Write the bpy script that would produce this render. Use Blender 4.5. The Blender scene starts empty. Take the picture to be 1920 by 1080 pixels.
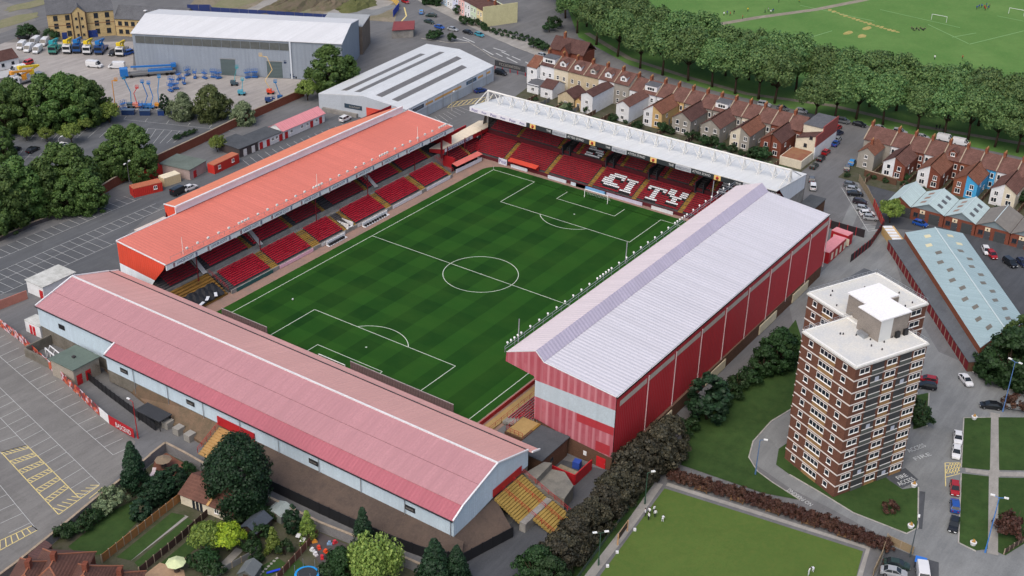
import bpy, bmesh, math, random
from mathutils import Vector, Matrix
from mathutils.geometry import tessellate_polygon
random.seed(7)
R = math.radians
scene = bpy.context.scene
col = scene.collection
# ---------------------------------------------------------------- camera
CAM = Vector((-218.506, -157.592, 144.253)); YAW, PITCH, ROLL, FPX = 0.5964, 0.5021, 0.02391, 2367.56
_f = Vector((math.cos(YAW)*math.cos(PITCH), math.sin(YAW)*math.cos(PITCH), -math.sin(PITCH)))
_r = Vector((math.sin(YAW), -math.cos(YAW), 0)); _u = _r.cross(_f)
RX = _r*math.cos(ROLL) + _u*math.sin(ROLL); UX = -_r*math.sin(ROLL) + _u*math.cos(ROLL); FX = _f
cd = bpy.data.cameras.new('camera'); cam = bpy.data.objects.new('camera', cd); col.objects.link(cam)
cam.matrix_world = Matrix(((RX.x, UX.x, -FX.x, CAM.x), (RX.y, UX.y, -FX.y, CAM.y), (RX.z, UX.z, -FX.z, CAM.z), (0, 0, 0, 1)))
cd.sensor_width = 36; cd.lens = FPX*36/1920; cd.clip_start = 1; cd.clip_end = 4000
scene.camera = cam
# ---------------------------------------------------------------- sky, sun, exposure
w = bpy.data.worlds.new('World'); scene.world = w; w.use_nodes = True
nt = w.node_tree; bg = nt.nodes['Background']; sky = nt.nodes.new('ShaderNodeTexSky'); sky.sky_type = 'NISHITA'
SUN_EL, SUN_AZ = R(55), R(186)     # azimuth of the sun measured counter-clockwise from +X
sky.sun_disc = False; sky.sun_elevation = SUN_EL; sky.sun_rotation = R(90) - SUN_AZ
sky.air_density = 1.0; sky.dust_density = 5.0; sky.ozone_density = 1.0
nt.links.new(sky.outputs[0], bg.inputs[0]); bg.inputs[1].default_value = 0.15
sl = bpy.data.lights.new('sun', 'SUN'); sl.energy = 0.6; sl.angle = R(50); sl.color = (1, 0.95, 0.88)
so = bpy.data.objects.new('sun', sl); col.objects.link(so)
so.rotation_euler = Vector((math.cos(SUN_AZ)*math.cos(SUN_EL), math.sin(SUN_AZ)*math.cos(SUN_EL), math.sin(SUN_EL))).to_track_quat('Z', 'Y').to_euler()
scene.view_settings.view_transform = 'Standard'; scene.view_settings.look = 'None'
scene.view_settings.exposure = 0.42; scene.view_settings.gamma = 1.0; scene.view_settings.use_curve_mapping = False
# ---------------------------------------------------------------- helpers
def V(*a): return Vector(a)
def P(u, v, z=0.0):                      # a spot in the photograph -> the point of the place at height z
    d = FX + RX*((u-960)/FPX) - UX*((v-540)/FPX)
    return CAM + d*((z-CAM.z)/d.z)
def lin(c):
    c = c/255.0
    return c/12.92 if c <= 0.04045 else ((c+0.055)/1.055)**2.4
def C(r, g, b): return (lin(r), lin(g), lin(b), 1)
MATS = {}
def M(key, rgb=None, rough=0.75, var=0.18, scale=0.35, kind='', metal=0.0, rgb2=None, ax=0, per=1.0, bump=0.0, fine=3.0):
    """procedural material: base colour with two scales of noise, optional ribs / bricks / tiles / leaf variation"""
    if key in MATS: return MATS[key]
    m = bpy.data.materials.new(key); m.use_nodes = True; MATS[key] = m
    n = m.node_tree; N = n.nodes; L = n.links; b = N['Principled BSDF']
    b.inputs['Roughness'].default_value = rough; b.inputs['Metallic'].default_value = metal
    b.inputs['Specular IOR Level'].default_value = 0.08 if rough >= .85 else 0.35
    base = C(*rgb)
    if kind == 'plain':
        b.inputs['Base Color'].default_value = base; return m
    tc = N.new('ShaderNodeTexCoord'); 
    def noise(sc, det=4, src=None, rough_=0.6):
        x = N.new('ShaderNodeTexNoise'); x.inputs['Scale'].default_value = sc; x.inputs['Detail'].default_value = det
        x.inputs['Roughness'].default_value = rough_
        L.new(src or tc.outputs['Object'], x.inputs['Vector']); return x.outputs['Fac']
    def math_(op, a, c=None):
        x = N.new('ShaderNodeMath'); x.operation = op
        for i, q in enumerate((a, c)):
            if q is None: continue
            if isinstance(q, (int, float)): x.inputs[i].default_value = q
            else: L.new(q, x.inputs[i])
        return x.outputs[0]
    def mixc(fac, a, c, mode='MIX'):
        x = N.new('ShaderNodeMix'); x.data_type = 'RGBA'; x.blend_type = mode
        if isinstance(fac, (int, float)): x.inputs[0].default_value = fac
        else: L.new(fac, x.inputs[0])
        for s, q in ((x.inputs[6], a), (x.inputs[7], c)):
            if isinstance(q, tuple): s.default_value = q
            else: L.new(q, s)
        return x.outputs[2]
    def ramp(src, lo, hi):
        x = N.new('ShaderNodeMapRange'); x.inputs[1].default_value = lo; x.inputs[2].default_value = hi
        L.new(src, x.inputs[0]); return x.outputs[0]
    c2 = C(*rgb2) if rgb2 else tuple(list(x*(1-2*var) for x in base[:3])+[1])
    hi = tuple([min(1, x*(1+var)) for x in base[:3]]+[1])
    big = ramp(noise(scale), 0.32, 0.68)
    colr = mixc(big, hi if not rgb2 else base, c2)
    if kind == 'leaf':
        oi = N.new('ShaderNodeObjectInfo')
        geo = N.new('ShaderNodeNewGeometry')
        colr = mixc(math_('MULTIPLY', geo.outputs['Random Per Island'], 1.0), base, c2)
        bw = N.new('ShaderNodeHueSaturation'); L.new(colr, bw.inputs['Color'])
        bw.inputs['Saturation'].default_value = 1.0
        L.new(math_('ADD', math_('MULTIPLY', oi.outputs['Random'], 0.4), 0.85), bw.inputs['Value'])
        L.new(math_('ADD', math_('MULTIPLY', oi.outputs['Random'], 0.02), 0.492), bw.inputs['Hue'])
        colr = bw.outputs[0]
        b.inputs['Roughness'].default_value = 0.6
        tr = N.new('ShaderNodeBsdfTranslucent'); L.new(colr, tr.inputs[0])
        ms = N.new('ShaderNodeMixShader'); ms.inputs[0].default_value = 0.25
        L.new(colr, b.inputs['Base Color']); L.new(b.outputs[0], ms.inputs[1]); L.new(tr.outputs[0], ms.inputs[2])
        L.new(ms.outputs[0], N['Material Output'].inputs[0]); return m
    det = noise(fine, 3)
    colr = mixc(0.35, colr, mixc(ramp(det, 0.3, 0.7), tuple([x*0.72 for x in base[:3]]+[1]), tuple([min(1, x*1.22) for x in base[:3]]+[1])))
    hgt = None
    sx = N.new('ShaderNodeSeparateXYZ'); L.new(tc.outputs['Object'], sx.inputs[0])
    if kind == 'rib':                    # corrugated sheet: ribs every `per` metres across axis ax, faint sheet joints
        a = sx.outputs[ax]
        wv = math_('SINE', math_('MULTIPLY', a, 2*math.pi/per)); hgt = wv
        if rgb2: colr = mixc(ramp(wv, .1, .7), colr, c2)
        ln = math_('LESS_THAN', math_('FRACT', math_('MULTIPLY', a, 1/(per*4))), 0.07)
        colr = mixc(math_('MULTIPLY', ln, 0.12), colr, tuple([x*0.45 for x in base[:3]]+[1]))
        sh = N.new('ShaderNodeTexNoise'); mp = N.new('ShaderNodeMapping'); L.new(tc.outputs['Object'], mp.inputs[0])
        s3 = [0.03, 0.03, 0.03]; s3[ax] = 0.9; mp.inputs['Scale'].default_value = s3
        L.new(mp.outputs[0], sh.inputs[0]); sh.inputs['Scale'].default_value = 1.0; sh.inputs['Detail'].default_value = 3
        colr = mixc(ramp(sh.outputs['Fac'], 0.42, 0.72), colr, tuple([x*0.9 for x in base[:3]]+[1]))
    if kind == 'brick':
        mp = N.new('ShaderNodeCombineXYZ'); L.new(math_('ADD', sx.outputs[0], sx.outputs[1]), mp.inputs[0]); L.new(sx.outputs[2], mp.inputs[1])
        bt = N.new('ShaderNodeTexBrick'); L.new(mp.outputs[0], bt.inputs['Vector']); bt.inputs['Scale'].default_value = 2.0
        bt.inputs['Mortar Size'].default_value = 0.015
        bt.inputs['Color1'].default_value = base; bt.inputs['Color2'].default_value = tuple([x*0.6 for x in base[:3]]+[1])
        bt.inputs['Mortar'].default_value = tuple([min(1, x*1.3+0.03) for x in base[:3]]+[1])
        colr = mixc(0.6, colr, bt.outputs['Color'])
    if kind == 'tile':                   # roof tiles: courses down the slope and blotchy ageing
        wv = math_('SINE', math_('MULTIPLY', sx.outputs[2], 2*math.pi/0.28)); hgt = wv
        wx = math_('SINE', math_('MULTIPLY', math_('ADD', sx.outputs[0], sx.outputs[1]), 2*math.pi/0.42))
        colr = mixc(math_('MULTIPLY', ramp(math_('ADD', wv, wx), 0.6, 2.0), 0.35), colr, tuple([x*0.4 for x in base[:3]]+[1]))
        colr = mixc(ramp(noise(2.2, 5), 0.45, 0.75), colr, tuple([x*0.62 for x in base[:3]]+[1]))
    if kind == 'grass':
        colr = mixc(ramp(noise(0.05, 3), 0.35, 0.7), colr, c2)
        colr = mixc(math_('MULTIPLY', ramp(noise(0.9, 6, None, .7), 0.45, 0.72), 0.45), colr, (min(1, base[0]*1.25), base[1]*.95, base[2]*1.05, 1))
        colr = mixc(math_('MULTIPLY', ramp(noise(0.25, 5, None, .65), 0.5, 0.7), 0.4), colr, tuple([x*.68 for x in base[:3]]+[1]))
        hgt = noise(5, 3)
    if kind == 'mown':                   # the pitch: mowing bands along the length crossed by wider bands
        sa = math_('LESS_THAN', math_('FRACT', math_('MULTIPLY', math_('ADD', sx.outputs[1], 100.0), 1/9.8)), 0.5)
        sb = math_('LESS_THAN', math_('FRACT', math_('MULTIPLY', math_('ADD', sx.outputs[0], 100.0), 1/11.0)), 0.5)
        k = math_('ADD', math_('MULTIPLY', sa, 0.62), math_('MULTIPLY', math_('MULTIPLY', sb, 0.38), math_('ADD', math_('MULTIPLY', ramp(sx.outputs[1], -22, 8), .8), .2)))
        colr = mixc(k, mixc(0.3, base, colr), c2)
        colr = mixc(math_('MULTIPLY', ramp(noise(0.09, 4), 0.4, 0.75), 0.45), colr, tuple([base[0]*1.6, base[1]*1.05, base[2]*1.1, 1]))
        colr = mixc(math_('MULTIPLY', ramp(noise(4.0, 4), 0.35, 0.7), 0.25), colr, tuple([base[0]*.6, base[1]*.6, base[2]*.6, 1]))
        hgt = noise(8, 2)
    if kind == 'tarmac':
        colr = mixc(math_('MULTIPLY', ramp(noise(0.11, 5), 0.45, 0.7), 0.55), colr, c2)
        mp = N.new('ShaderNodeMapping'); L.new(tc.outputs['Object'], mp.inputs[0]); mp.inputs['Rotation'].default_value = (0, 0, .6); mp.inputs['Scale'].default_value = (.05, .5, 1)
        colr = mixc(math_('MULTIPLY', ramp(noise(1.0, 5, mp.outputs[0], 0.7), 0.45, 0.75), 0.5), colr, tuple([min(1, x*1.35) for x in base[:3]]+[1]))
        colr = mixc(math_('MULTIPLY', ramp(noise(0.35, 7, None, 0.8), 0.52, 0.72), 0.5), colr, tuple([x*0.62 for x in base[:3]]+[1]))
        pt = N.new('ShaderNodeTexVoronoi'); pt.distance = 'CHEBYCHEV'; pt.inputs['Scale'].default_value = .075; L.new(tc.outputs['Object'], pt.inputs['Vector'])
        sp = N.new('ShaderNodeSeparateColor'); L.new(pt.outputs['Color'], sp.inputs[0])
        colr = mixc(math_('MULTIPLY', math_('GREATER_THAN', sp.outputs[0], .72), 0.16), colr, tuple([x*0.55 for x in base[:3]]+[1]))
        hgt = noise(20, 2)
    if kind == 'earth':
        colr = mixc(ramp(noise(0.6, 6, None, 0.75), 0.5, 0.72), colr, c2); hgt = noise(3, 4)
    if hgt is not None and bump:
        bp = N.new('ShaderNodeBump'); bp.inputs['Strength'].default_value = bump; bp.inputs['Distance'].default_value = 0.05
        L.new(hgt, bp.inputs['Height']); L.new(bp.outputs[0], b.inputs['Normal'])
    L.new(colr, b.inputs['Base Color'])
    return m
def glass():
    m = M('window glass', (38, 44, 52), rough=0.12, kind='plain'); return m
class MB:
    """collects faces (world or local metres) and links them as one mesh object"""
    def __init__(s): s.v = []; s.f = []; s.m = []
    def face(s, pts, mi=0):
        i = len(s.v); s.v += [Vector(p) for p in pts]; s.f.append(tuple(range(i, i+len(pts)))); s.m.append(mi); return s
    def obox(s, o, ax, ay, az, mi=0):
        o, ax, ay, az = Vector(o), Vector(ax), Vector(ay), Vector(az)
        if ax.cross(ay).dot(az) < 0: ax, ay = ay, ax
        p = [o, o+ax, o+ax+ay, o+ay]; q = [a+az for a in p]; i = len(s.v); s.v += p+q
        for f in ((3, 2, 1, 0), (4, 5, 6, 7), (0, 1, 5, 4), (1, 2, 6, 5), (2, 3, 7, 6), (3, 0, 4, 7)):
            s.f.append(tuple(i+k for k in f)); s.m.append(mi)
        return s
    def box(s, x0, x1, y0, y1, z0, z1, mi=0):
        return s.obox((x0, y0, z0), (x1-x0, 0, 0), (0, y1-y0, 0), (0, 0, z1-z0), mi)
    def cbox(s, c, sx, sy, sz, rz=0, mi=0):
        ca, sa = math.cos(rz), math.sin(rz); ax = Vector((ca, sa, 0))*sx; ay = Vector((-sa, ca, 0))*sy
        return s.obox(Vector(c)-ax/2-ay/2, ax, ay, (0, 0, sz), mi)
    def prism(s, poly, z0, z1, mi=0, cap=None):
        pts = [Vector((p[0], p[1])) for p in poly]
        if sum(a.x*b.y-a.y*b.x for a, b in zip(pts, pts[1:]+pts[:1])) < 0: pts.reverse()
        n = len(pts); i = len(s.v)
        s.v += [Vector((p.x, p.y, z0)) for p in pts]+[Vector((p.x, p.y, z1)) for p in pts]
        s.f.append(tuple(range(i+n-1, i-1, -1))); s.m.append(mi); s.f.append(tuple(range(i+n, i+2*n))); s.m.append(mi if cap is None else cap)
        for k in range(n):
            s.f.append((i+k, i+(k+1) % n, i+n+(k+1) % n, i+n+k)); s.m.append(mi)
        return s
    def slab(s, pts, t=0.15, mi=0):      # a flat polygon (any tilt) with thickness t below it
        pts = [Vector(p) for p in pts]; nrm = (pts[1]-pts[0]).cross(pts[2]-pts[0]).normalized()
        if nrm.z < 0: pts.reverse(); nrm = -nrm
        n = len(pts); i = len(s.v); s.v += [p-nrm*t for p in pts]+pts
        s.f.append(tuple(range(i+n-1, i-1, -1))); s.m.append(mi); s.f.append(tuple(range(i+n, i+2*n))); s.m.append(mi)
        for k in range(n): s.f.append((i+k, i+(k+1) % n, i+n+(k+1) % n, i+n+k)); s.m.append(mi)
        return s
    def tube(s, a, b, r, n=6, r2=None, mi=0):
        a, b = Vector(a), Vector(b); d = (b-a).normalized(); x = d.orthogonal().normalized(); y = d.cross(x); r2 = r if r2 is None else r2
        i = len(s.v)
        for q, rr in ((a, r), (b, r2)):
            for k in range(n): t = 2*math.pi*k/n; s.v.append(q+x*(rr*math.cos(t))+y*(rr*math.sin(t)))
        for k in range(n): s.f.append((i+k, i+(k+1) % n, i+n+(k+1) % n, i+n+k)); s.m.append(mi)
        s.f.append(tuple(range(i+n-1, i-1, -1))); s.m.append(mi); s.f.append(tuple(range(i+n, i+2*n))); s.m.append(mi); return s
    def ball(s, c, r, n=6, m=4, sz=1.0, mi=0):
        c = Vector(c); i = len(s.v); s.v.append(c+Vector((0, 0, r*sz)))
        for a in range(1, m):
            for k in range(n):
                t = math.pi*a/m; q = 2*math.pi*k/n
                s.v.append(c+Vector((r*math.sin(t)*math.cos(q), r*math.sin(t)*math.sin(q), r*sz*math.cos(t))))
        s.v.append(c-Vector((0, 0, r*sz))); e = len(s.v)-1
        for k in range(n):
            s.f.append((i, i+1+k, i+1+(k+1) % n)); s.m.append(mi)
            b = i+1+(m-2)*n; s.f.append((e, b+(k+1) % n, b+k)); s.m.append(mi)
            for a in range(m-2):
                q = i+1+a*n; s.f.append((q+k, q+n+k, q+n+(k+1) % n, q+(k+1) % n)); s.m.append(mi)
        return s
    def mesh(s, name, mats, off=None, smooth=False):
        me = bpy.data.meshes.new(name); off = off or Vector((0, 0, 0))
        me.from_pydata([tuple(p-off) for p in s.v], [], s.f)
        for m in (mats if isinstance(mats, (list, tuple)) else [mats]): me.materials.append(m)
        if any(s.m): me.polygons.foreach_set('material_index', s.m)
        if smooth: me.polygons.foreach_set('use_smooth', [True]*len(s.f))
        me.update(); return me
    def build(s, name, mats, parent=None, smooth=False, kind=None):
        return link(s.mesh(name, mats, wloc(parent), smooth), name, parent, kind=kind)
def wloc(o):
    v = Vector((0, 0, 0))
    while o is not None: v += o.location; o = o.parent
    return v
def link(me, name, parent=None, loc=None, rz=0.0, kind=None, scale=None):
    o = bpy.data.objects.new(name, me); col.objects.link(o)
    if parent is not None: o.parent = parent
    if loc is not None: o.location = Vector(loc)-wloc(parent)
    if rz: o.rotation_euler.z = rz
    if scale: o.scale = (scale,)*3 if isinstance(scale, (int, float)) else scale
    if kind: o['kind'] = kind
    return o
def tag(o, label, cat, group=None):
    o['label'] = label; o['category'] = cat
    if group: o['group'] = group
    return o
def thing(name, label, cat, loc=(0, 0, 0), group=None):
    o = bpy.data.objects.new(name, None); col.objects.link(o); o.location = loc; o.empty_display_size = 0.5
    return tag(o, label, cat, group)
def struct(o): o['kind'] = 'structure'; return o
def copytree(o, parent=None):
    c = o.copy(); col.objects.link(c); c.parent = parent
    for ch in o.children: copytree(ch, c)
    return c
PROTO = []
def proto_done():                         # prototypes stay out of the scene: only their copies are placed
    for o in PROTO:
        for ch in list(o.children_recursive): bpy.data.objects.remove(ch)
        bpy.data.objects.remove(o)
    PROTO.clear()
# ---- text as flat meshes
_TX = {}
def text_mesh(s, mat):
    k = (s, mat.name)
    if k not in _TX:
        cu = bpy.data.curves.new('lettering', 'FONT'); cu.body = s; cu.size = 1.0; cu.extrude = 0.01; cu.resolution_u = 2
        cu.align_x = 'CENTER'; cu.align_y = 'CENTER'
        o = bpy.data.objects.new('lettering', cu); col.objects.link(o)
        me = bpy.data.meshes.new_from_object(o.evaluated_get(bpy.context.evaluated_depsgraph_get())); me.name = 'lettering'
        bpy.data.objects.remove(o); me.materials.clear(); me.materials.append(mat); _TX[k] = me
        xs = [v.co.x for v in me.vertices]; me['w'] = max(xs)-min(xs)
    return _TX[k]
def write(s, c, xd, ud, h, mat, parent, width=None, name='lettering', mesh=None):
    """lettering centred at c, running along xd, upright along ud, cap height about h"""
    me = mesh or text_mesh(s, mat); xd = Vector(xd).normalized(); ud = Vector(ud); ud = (ud-xd*ud.dot(xd)).normalized(); nd = xd.cross(ud)
    sx = (width/me['w']) if width else h/0.7; sy = h/0.7
    o = bpy.data.objects.new(name, me); col.objects.link(o); o.parent = parent
    c = Vector(c)-wloc(parent)
    o.matrix_local = Matrix(((xd.x*sx, ud.x*sy, nd.x, c.x), (xd.y*sx, ud.y*sy, nd.y, c.y), (xd.z*sx, ud.z*sy, nd.z, c.z), (0, 0, 0, 1)))
    return o
def scribble(c, xd, ud, h, mat, parent, width, seed=1):
    """writing too blurred to read in the photograph: a run of letter-sized strokes"""
    rnd = random.Random(seed); q = MB(); x = 0.0
    while x < 5.5:
        w_ = rnd.uniform(.28, .5)
        q.box(x, x+.12, -.35, .35, 0, .02)
        for y in rnd.sample((-.35, -.06, .23), 2): q.box(x+.12, x+w_, y, y+.12, 0, .02)
        if rnd.random() < .5: q.box(x+w_-.1, x+w_, -.35, .35, .021, .03)
        x += w_+.14
    for p in q.v: p.x -= x/2
    me = q.mesh('lettering', mat); me['w'] = x
    return write('', c, xd, ud, h, mat, parent, width=width, mesh=me)
# ---- windows and doors, set on a wall; local frame: x along the wall, -y outward, z up
_WN = {}
def window(parent, p, n, wd=1.2, h=1.3, frame='white', cols=2, name='window', glassm=None, transom=0.0):
    """p = bottom centre on the wall face, n = outward horizontal normal"""
    key = (round(wd, 2), round(h, 2), frame, cols, transom, glassm.name if glassm else '')
    if key not in _WN:
        fm = {'white': M('window frame white', (232, 232, 230), kind='plain', rough=.5), 'dark': M('window frame dark', (52, 54, 58), kind='plain'),
              'blue': M('window frame blue', (60, 92, 140), kind='plain')}[frame]
        f = MB(); t = 0.09; d = 0.07
        f.box(-wd/2, wd/2, -d, 0.02, 0, t); f.box(-wd/2, wd/2, -d, 0.02, h-t, h)
        for k in range(cols+1):
            x = -wd/2+t/2+(wd-t)*k/cols; f.box(x-t/2, x+t/2, -d, 0.02, t, h-t)
        if transom: f.box(-wd/2+t, wd/2-t, -d, 0.02, h*transom-t/2, h*transom+t/2)
        f.box(-wd/2-0.08, wd/2+0.08, -0.14, 0.02, -0.08, -0.002)
        g = MB(); g.box(-wd/2+t, wd/2-t, -0.028, 0.01, t, h-t)
        _WN[key] = (f.mesh('window', fm), g.mesh('pane', glassm or glass()))
    a, b = _WN[key]; rz = math.atan2(n[1], n[0])+math.pi/2
    o = link(a, name, parent, loc=p, rz=rz); g = link(b, 'pane', o); return o
_DR = {}
def door(parent, p, n, wd=1.0, h=2.1, rgb=(170, 40, 45), name='door'):
    key = (round(wd, 2), round(h, 2), rgb)
    if key not in _DR:
        m = M('door %d %d %d' % rgb, rgb, rough=.5, var=.08)
        f = MB(); f.box(-wd/2, wd/2, -0.05, 0.03, 0, h); f.box(-wd/2+.12, wd/2-.12, -0.08, -0.05, h*.12, h*.45); f.box(-wd/2+.12, wd/2-.12, -0.08, -0.05, h*.55, h*.9)
        hd = MB(); hd.box(wd/2-.16, wd/2-.08, -0.13, -0.05, h*.47, h*.53)
        _DR[key] = (f.mesh('door', m), hd.mesh('handle', M('handle', (190, 190, 190), kind='plain', metal=.8, rough=.3)))
    a, b = _DR[key]; o = link(a, name, parent, loc=p, rz=math.atan2(n[1], n[0])+math.pi/2); link(b, 'handle', o); return o
SHEETN = [0]
def sheet(name, pts, z, mat, parent=None):
    """a ground surface: a polygon of photo spots (u, v) or world Vectors at height z"""
    SHEETN[0] += 1; z += .0011*SHEETN[0]
    mb = MB(); q = [P(*p) if not isinstance(p, Vector) else p for p in pts]; q = [Vector((p.x, p.y, z)) for p in q]
    nrm = sum(a.x*b.y-a.y*b.x for a, b in zip(q, q[1:]+q[:1]))
    if nrm < 0: q.reverse()
    tr = [t if (q[t[1]]-q[t[0]]).cross(q[t[2]]-q[t[0]]).z > 0 else (t[0], t[2], t[1]) for t in tessellate_polygon([q])]
    me = bpy.data.meshes.new(name); me.from_pydata([tuple(p) for p in q], [], tr); me.materials.append(mat)
    return struct(link(me, name))
def paint(name, segs, z, mat, wd=0.13, parent=None):
    """painted lines: each segment is (a, b) of photo spots or Vectors"""
    mb = MB()
    for s in segs:
        a, b = (P(*q) if not isinstance(q, Vector) else q for q in s[:2]); ww = s[2] if len(s) > 2 else wd
        d = Vector((b.x-a.x, b.y-a.y, 0))
        if d.length < 1e-4: continue
        d.normalize(); n = Vector((-d.y, d.x, 0))*ww/2
        a = Vector((a.x, a.y, z)); b = Vector((b.x, b.y, z)); mb.face([a-n, b-n, b+n, a+n])
    return struct(mb.build(name, mat, parent))
def comb(a0, a1, b0, b1, n, ends=True):
    """n bays between line a0-a1 and line b0-b1: the dividing strokes (spots are on the ground)"""
    A0, A1, B0, B1 = (P(*q) if not isinstance(q, Vector) else q for q in (a0, a1, b0, b1))
    return [(A0.lerp(A1, k/n), B0.lerp(B1, k/n)) for k in range(n+1)]
WHITE_LINE = M('white line paint', (182, 184, 182), var=.12, scale=2.0, rough=.8)
YELLOW_LINE = M('yellow line paint', (214, 196, 130), var=.12, scale=2.0, rough=.8)
# ================================================================ ground
TARMAC = M('tarmac', (109, 110, 111), kind='tarmac', rgb2=(94, 95, 97), scale=.05, bump=.2, rough=.9)
TARMAC_PALE = M('worn pale tarmac', (122, 121, 118), kind='tarmac', rgb2=(101, 100, 99), scale=.07, bump=.2, rough=.9)
TARMAC_DARK = M('dark tarmac', (80, 83, 87), kind='tarmac', rgb2=(64, 67, 71), scale=.08, bump=.2, rough=.9)
CONCRETE = M('stained concrete', (126, 129, 129), kind='tarmac', rgb2=(102, 105, 107), scale=.09, bump=.15, rough=.9)
YARD = M('yard concrete', (158, 154, 150), kind='tarmac', rgb2=(132, 129, 127), scale=.05, bump=.15, rough=.9)
PAVE = M('paving slabs', (150, 148, 143), kind='tarmac', rgb2=(128, 126, 122), scale=.3, rough=.9)
LAWN = M('lawn grass', (60, 84, 44), kind='grass', rgb2=(44, 64, 34), scale=.4, bump=.5, rough=.95)
PARKG = M('park grass', (98, 130, 72), kind='grass', rgb2=(76, 114, 58), scale=.03, bump=.3, rough=.95)
EARTH = M('bare earth', (140, 130, 116), kind='earth', rgb2=(98, 98, 72), scale=.1, bump=.5, rough=.95)
def big(name, x0, x1, y0, y1, z, mat):
    return struct(MB().face([(x0, y0, z), (x1, y0, z), (x1, y1, z), (x0, y1, z)]).build(name, mat))
big('ground', -700, 1500, -900, 1300, 0.0, TARMAC)
sheet('park_grass', [(1085, 70), (1180, 122), (1330, 168), (1560, 222), (1760, 262), (1920, 296), (2500, 420), (2900, -420), (1180, -420), (1050, -20)], .03, PARKG)
def path(name, pts, wd, z, mat):
    q = [P(*p) if not isinstance(p, Vector) else p for p in pts]; l = []; r = []
    for i, p in enumerate(q):
        d = (q[min(i+1, len(q)-1)]-q[max(i-1, 0)]); d.z = 0; d.normalize(); n = Vector((-d.y, d.x, 0))*wd/2
        l.append(p+n); r.append(p-n)
    mb = MB()
    for i in range(len(q)-1): mb.face([Vector((a.x, a.y, z)) for a in (r[i], r[i+1], l[i+1], l[i])])
    return struct(mb.build(name, mat))
PATHM = M('park path', (138, 132, 118), kind='tarmac', rgb2=(120, 116, 104), rough=.95)
path('park_path', [(1100, 62), (1180, 110), (1290, 145), (1400, 176), (1560, 198), (1720, 236), (1920, 270), (2100, 310)], 2.4, .05, PATHM)
path('park_path', [(1300, 54), (1345, 46), (1420, 33), (1530, 18), (1620, 0), (1700, -25)], 3.0, .05, PATHM)
SAND = M('bare sandy patch', (176, 158, 104), kind='earth', rgb2=(120, 128, 70), scale=.5, rough=.95)
def blot(name, u, v, rx, ry, z, mat, n=11):
    c = P(u, v); mb = MB(); pts = []
    for k in range(n):
        t = 2*math.pi*k/n; q = random.uniform(.75, 1.15); pts.append((c.x+rx*q*math.cos(t), c.y+ry*q*math.sin(t), z))
    mb.face(pts); return struct(mb.build(name, mat))
for k in range(18):
    t = k/17; blot('worn_patch', 1556+126*t, 19+41*t+6*t*(1-t), 1.3+.5*math.sin(k*2.1), .9, .05, SAND)
for u, v in ((1626, 53), (1590, 62), (1616, 68)): blot('worn_patch', u, v, 3, 1.4, .05, SAND)
# faint pitch markings on the park
FAINT = M('faded line paint', (122, 160, 104), var=.1)
paint('park_pitch_line', [((1650, 18), (1800, 52)), ((1785, 70), (1830, 62)), ((1818, 83), (1920, 58)), ((1740, 46), (1816, 82)), ((1870, 30), (1920, 40)), ((1520, 70), (1560, 58)), ((1500, 10), (1640, 40))], .06, FAINT, .35)
# ---- streets, car parks and yards
LOT = M('car park tarmac', (94, 97, 100), kind='tarmac', rgb2=(80, 83, 87), scale=.06, bump=.2, rough=.9)
sheet('left_car_park', [(-200, 620), (0, 552), (60, 545), (225, 508), (218, 455), (306, 383), (520, 290), (720, 208), (640, 212), (450, 292), (250, 366), (0, 464), (-200, 530)], .012, LOT)
sheet('upper_car_park', [(-200, 320), (-60, 245), (190, 209), (330, 212), (500, 216), (290, 308), (150, 390), (-200, 460)], .012, LOT)
sheet('street', [(700, -60), (790, 0), (860, 55), (960, 95), (1040, 130), (1010, 140), (905, 100), (790, 80), (735, 50), (690, -40)], .02, TARMAC)
sheet('works_yard', [(-60, 120), (0, 80), (250, 78), (250, 132), (575, 150), (575, 176), (520, 196), (470, 206), (190, 206), (-60, 240)], .03, YARD)
sheet('waste_ground', [(470, -70), (700, -70), (745, 20), (740, 42), (640, 34), (350, 16), (400, -40)], .03, EARTH)
sheet('waste_ground', [(-150, -50), (60, 20), (75, 60), (0, 100), (-150, 120)], .025, TARMAC_PALE)
sheet('supporters_car_park', [(-160, 540), (0, 608), (70, 664), (120, 715), (180, 775), (254, 828), (232, 884), (180, 930), (120, 980), (60, 1040), (0, 1085), (-200, 1180)], .02, TARMAC_PALE)
sheet('tower_forecourt', [(1622, 420), (1660, 428), (1700, 560), (1760, 660), (1830, 690), (1990, 740), (1990, 1120), (1640, 1120), (1660, 1010), (1560, 955), (1480, 915), (1400, 860), (1415, 800), (1480, 765), (1520, 740), (1490, 620), (1480, 575), (1560, 490)], .02, CONCRETE)
sheet('dark_service_yard', [(1000, 850), (1130, 880), (1170, 860), (1060, 1000), (1000, 1080), (860, 1120), (880, 1040), (960, 980), (1010, 900)], .02, TARMAC_DARK)
sheet('workshop_yard', [(1620, 330), (1700, 330), (1990, 480), (1990, 700), (1905, 590), (1800, 440), (1690, 430), (1640, 430), (1650, 400)], .02, TARMAC_DARK)
GREEN = M('bowling green turf', (86, 106, 52), kind='grass', rgb2=(74, 96, 46), scale=.12, bump=.15, rough=.95)
sheet('bowling_green', [(1246, 916), (1430, 974), (1618, 1034), (1590, 1140), (1080, 1140), (1140, 1060)], .05, GREEN)
path('bowling_green_path', [(1236, 906), (1180, 985), (1110, 1075), (1080, 1115)], 1.6, .06, PAVE)
path('bowling_green_path', [(1250, 908), (1430, 965), (1628, 1028), (1600, 1120)], 1.0, .055, PAVE)
sheet('green_bank', [(1180, 890), (1216, 892), (1228, 908), (1170, 985), (1075, 1110), (960, 1110), (1080, 1000)], .04, LAWN)
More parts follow.
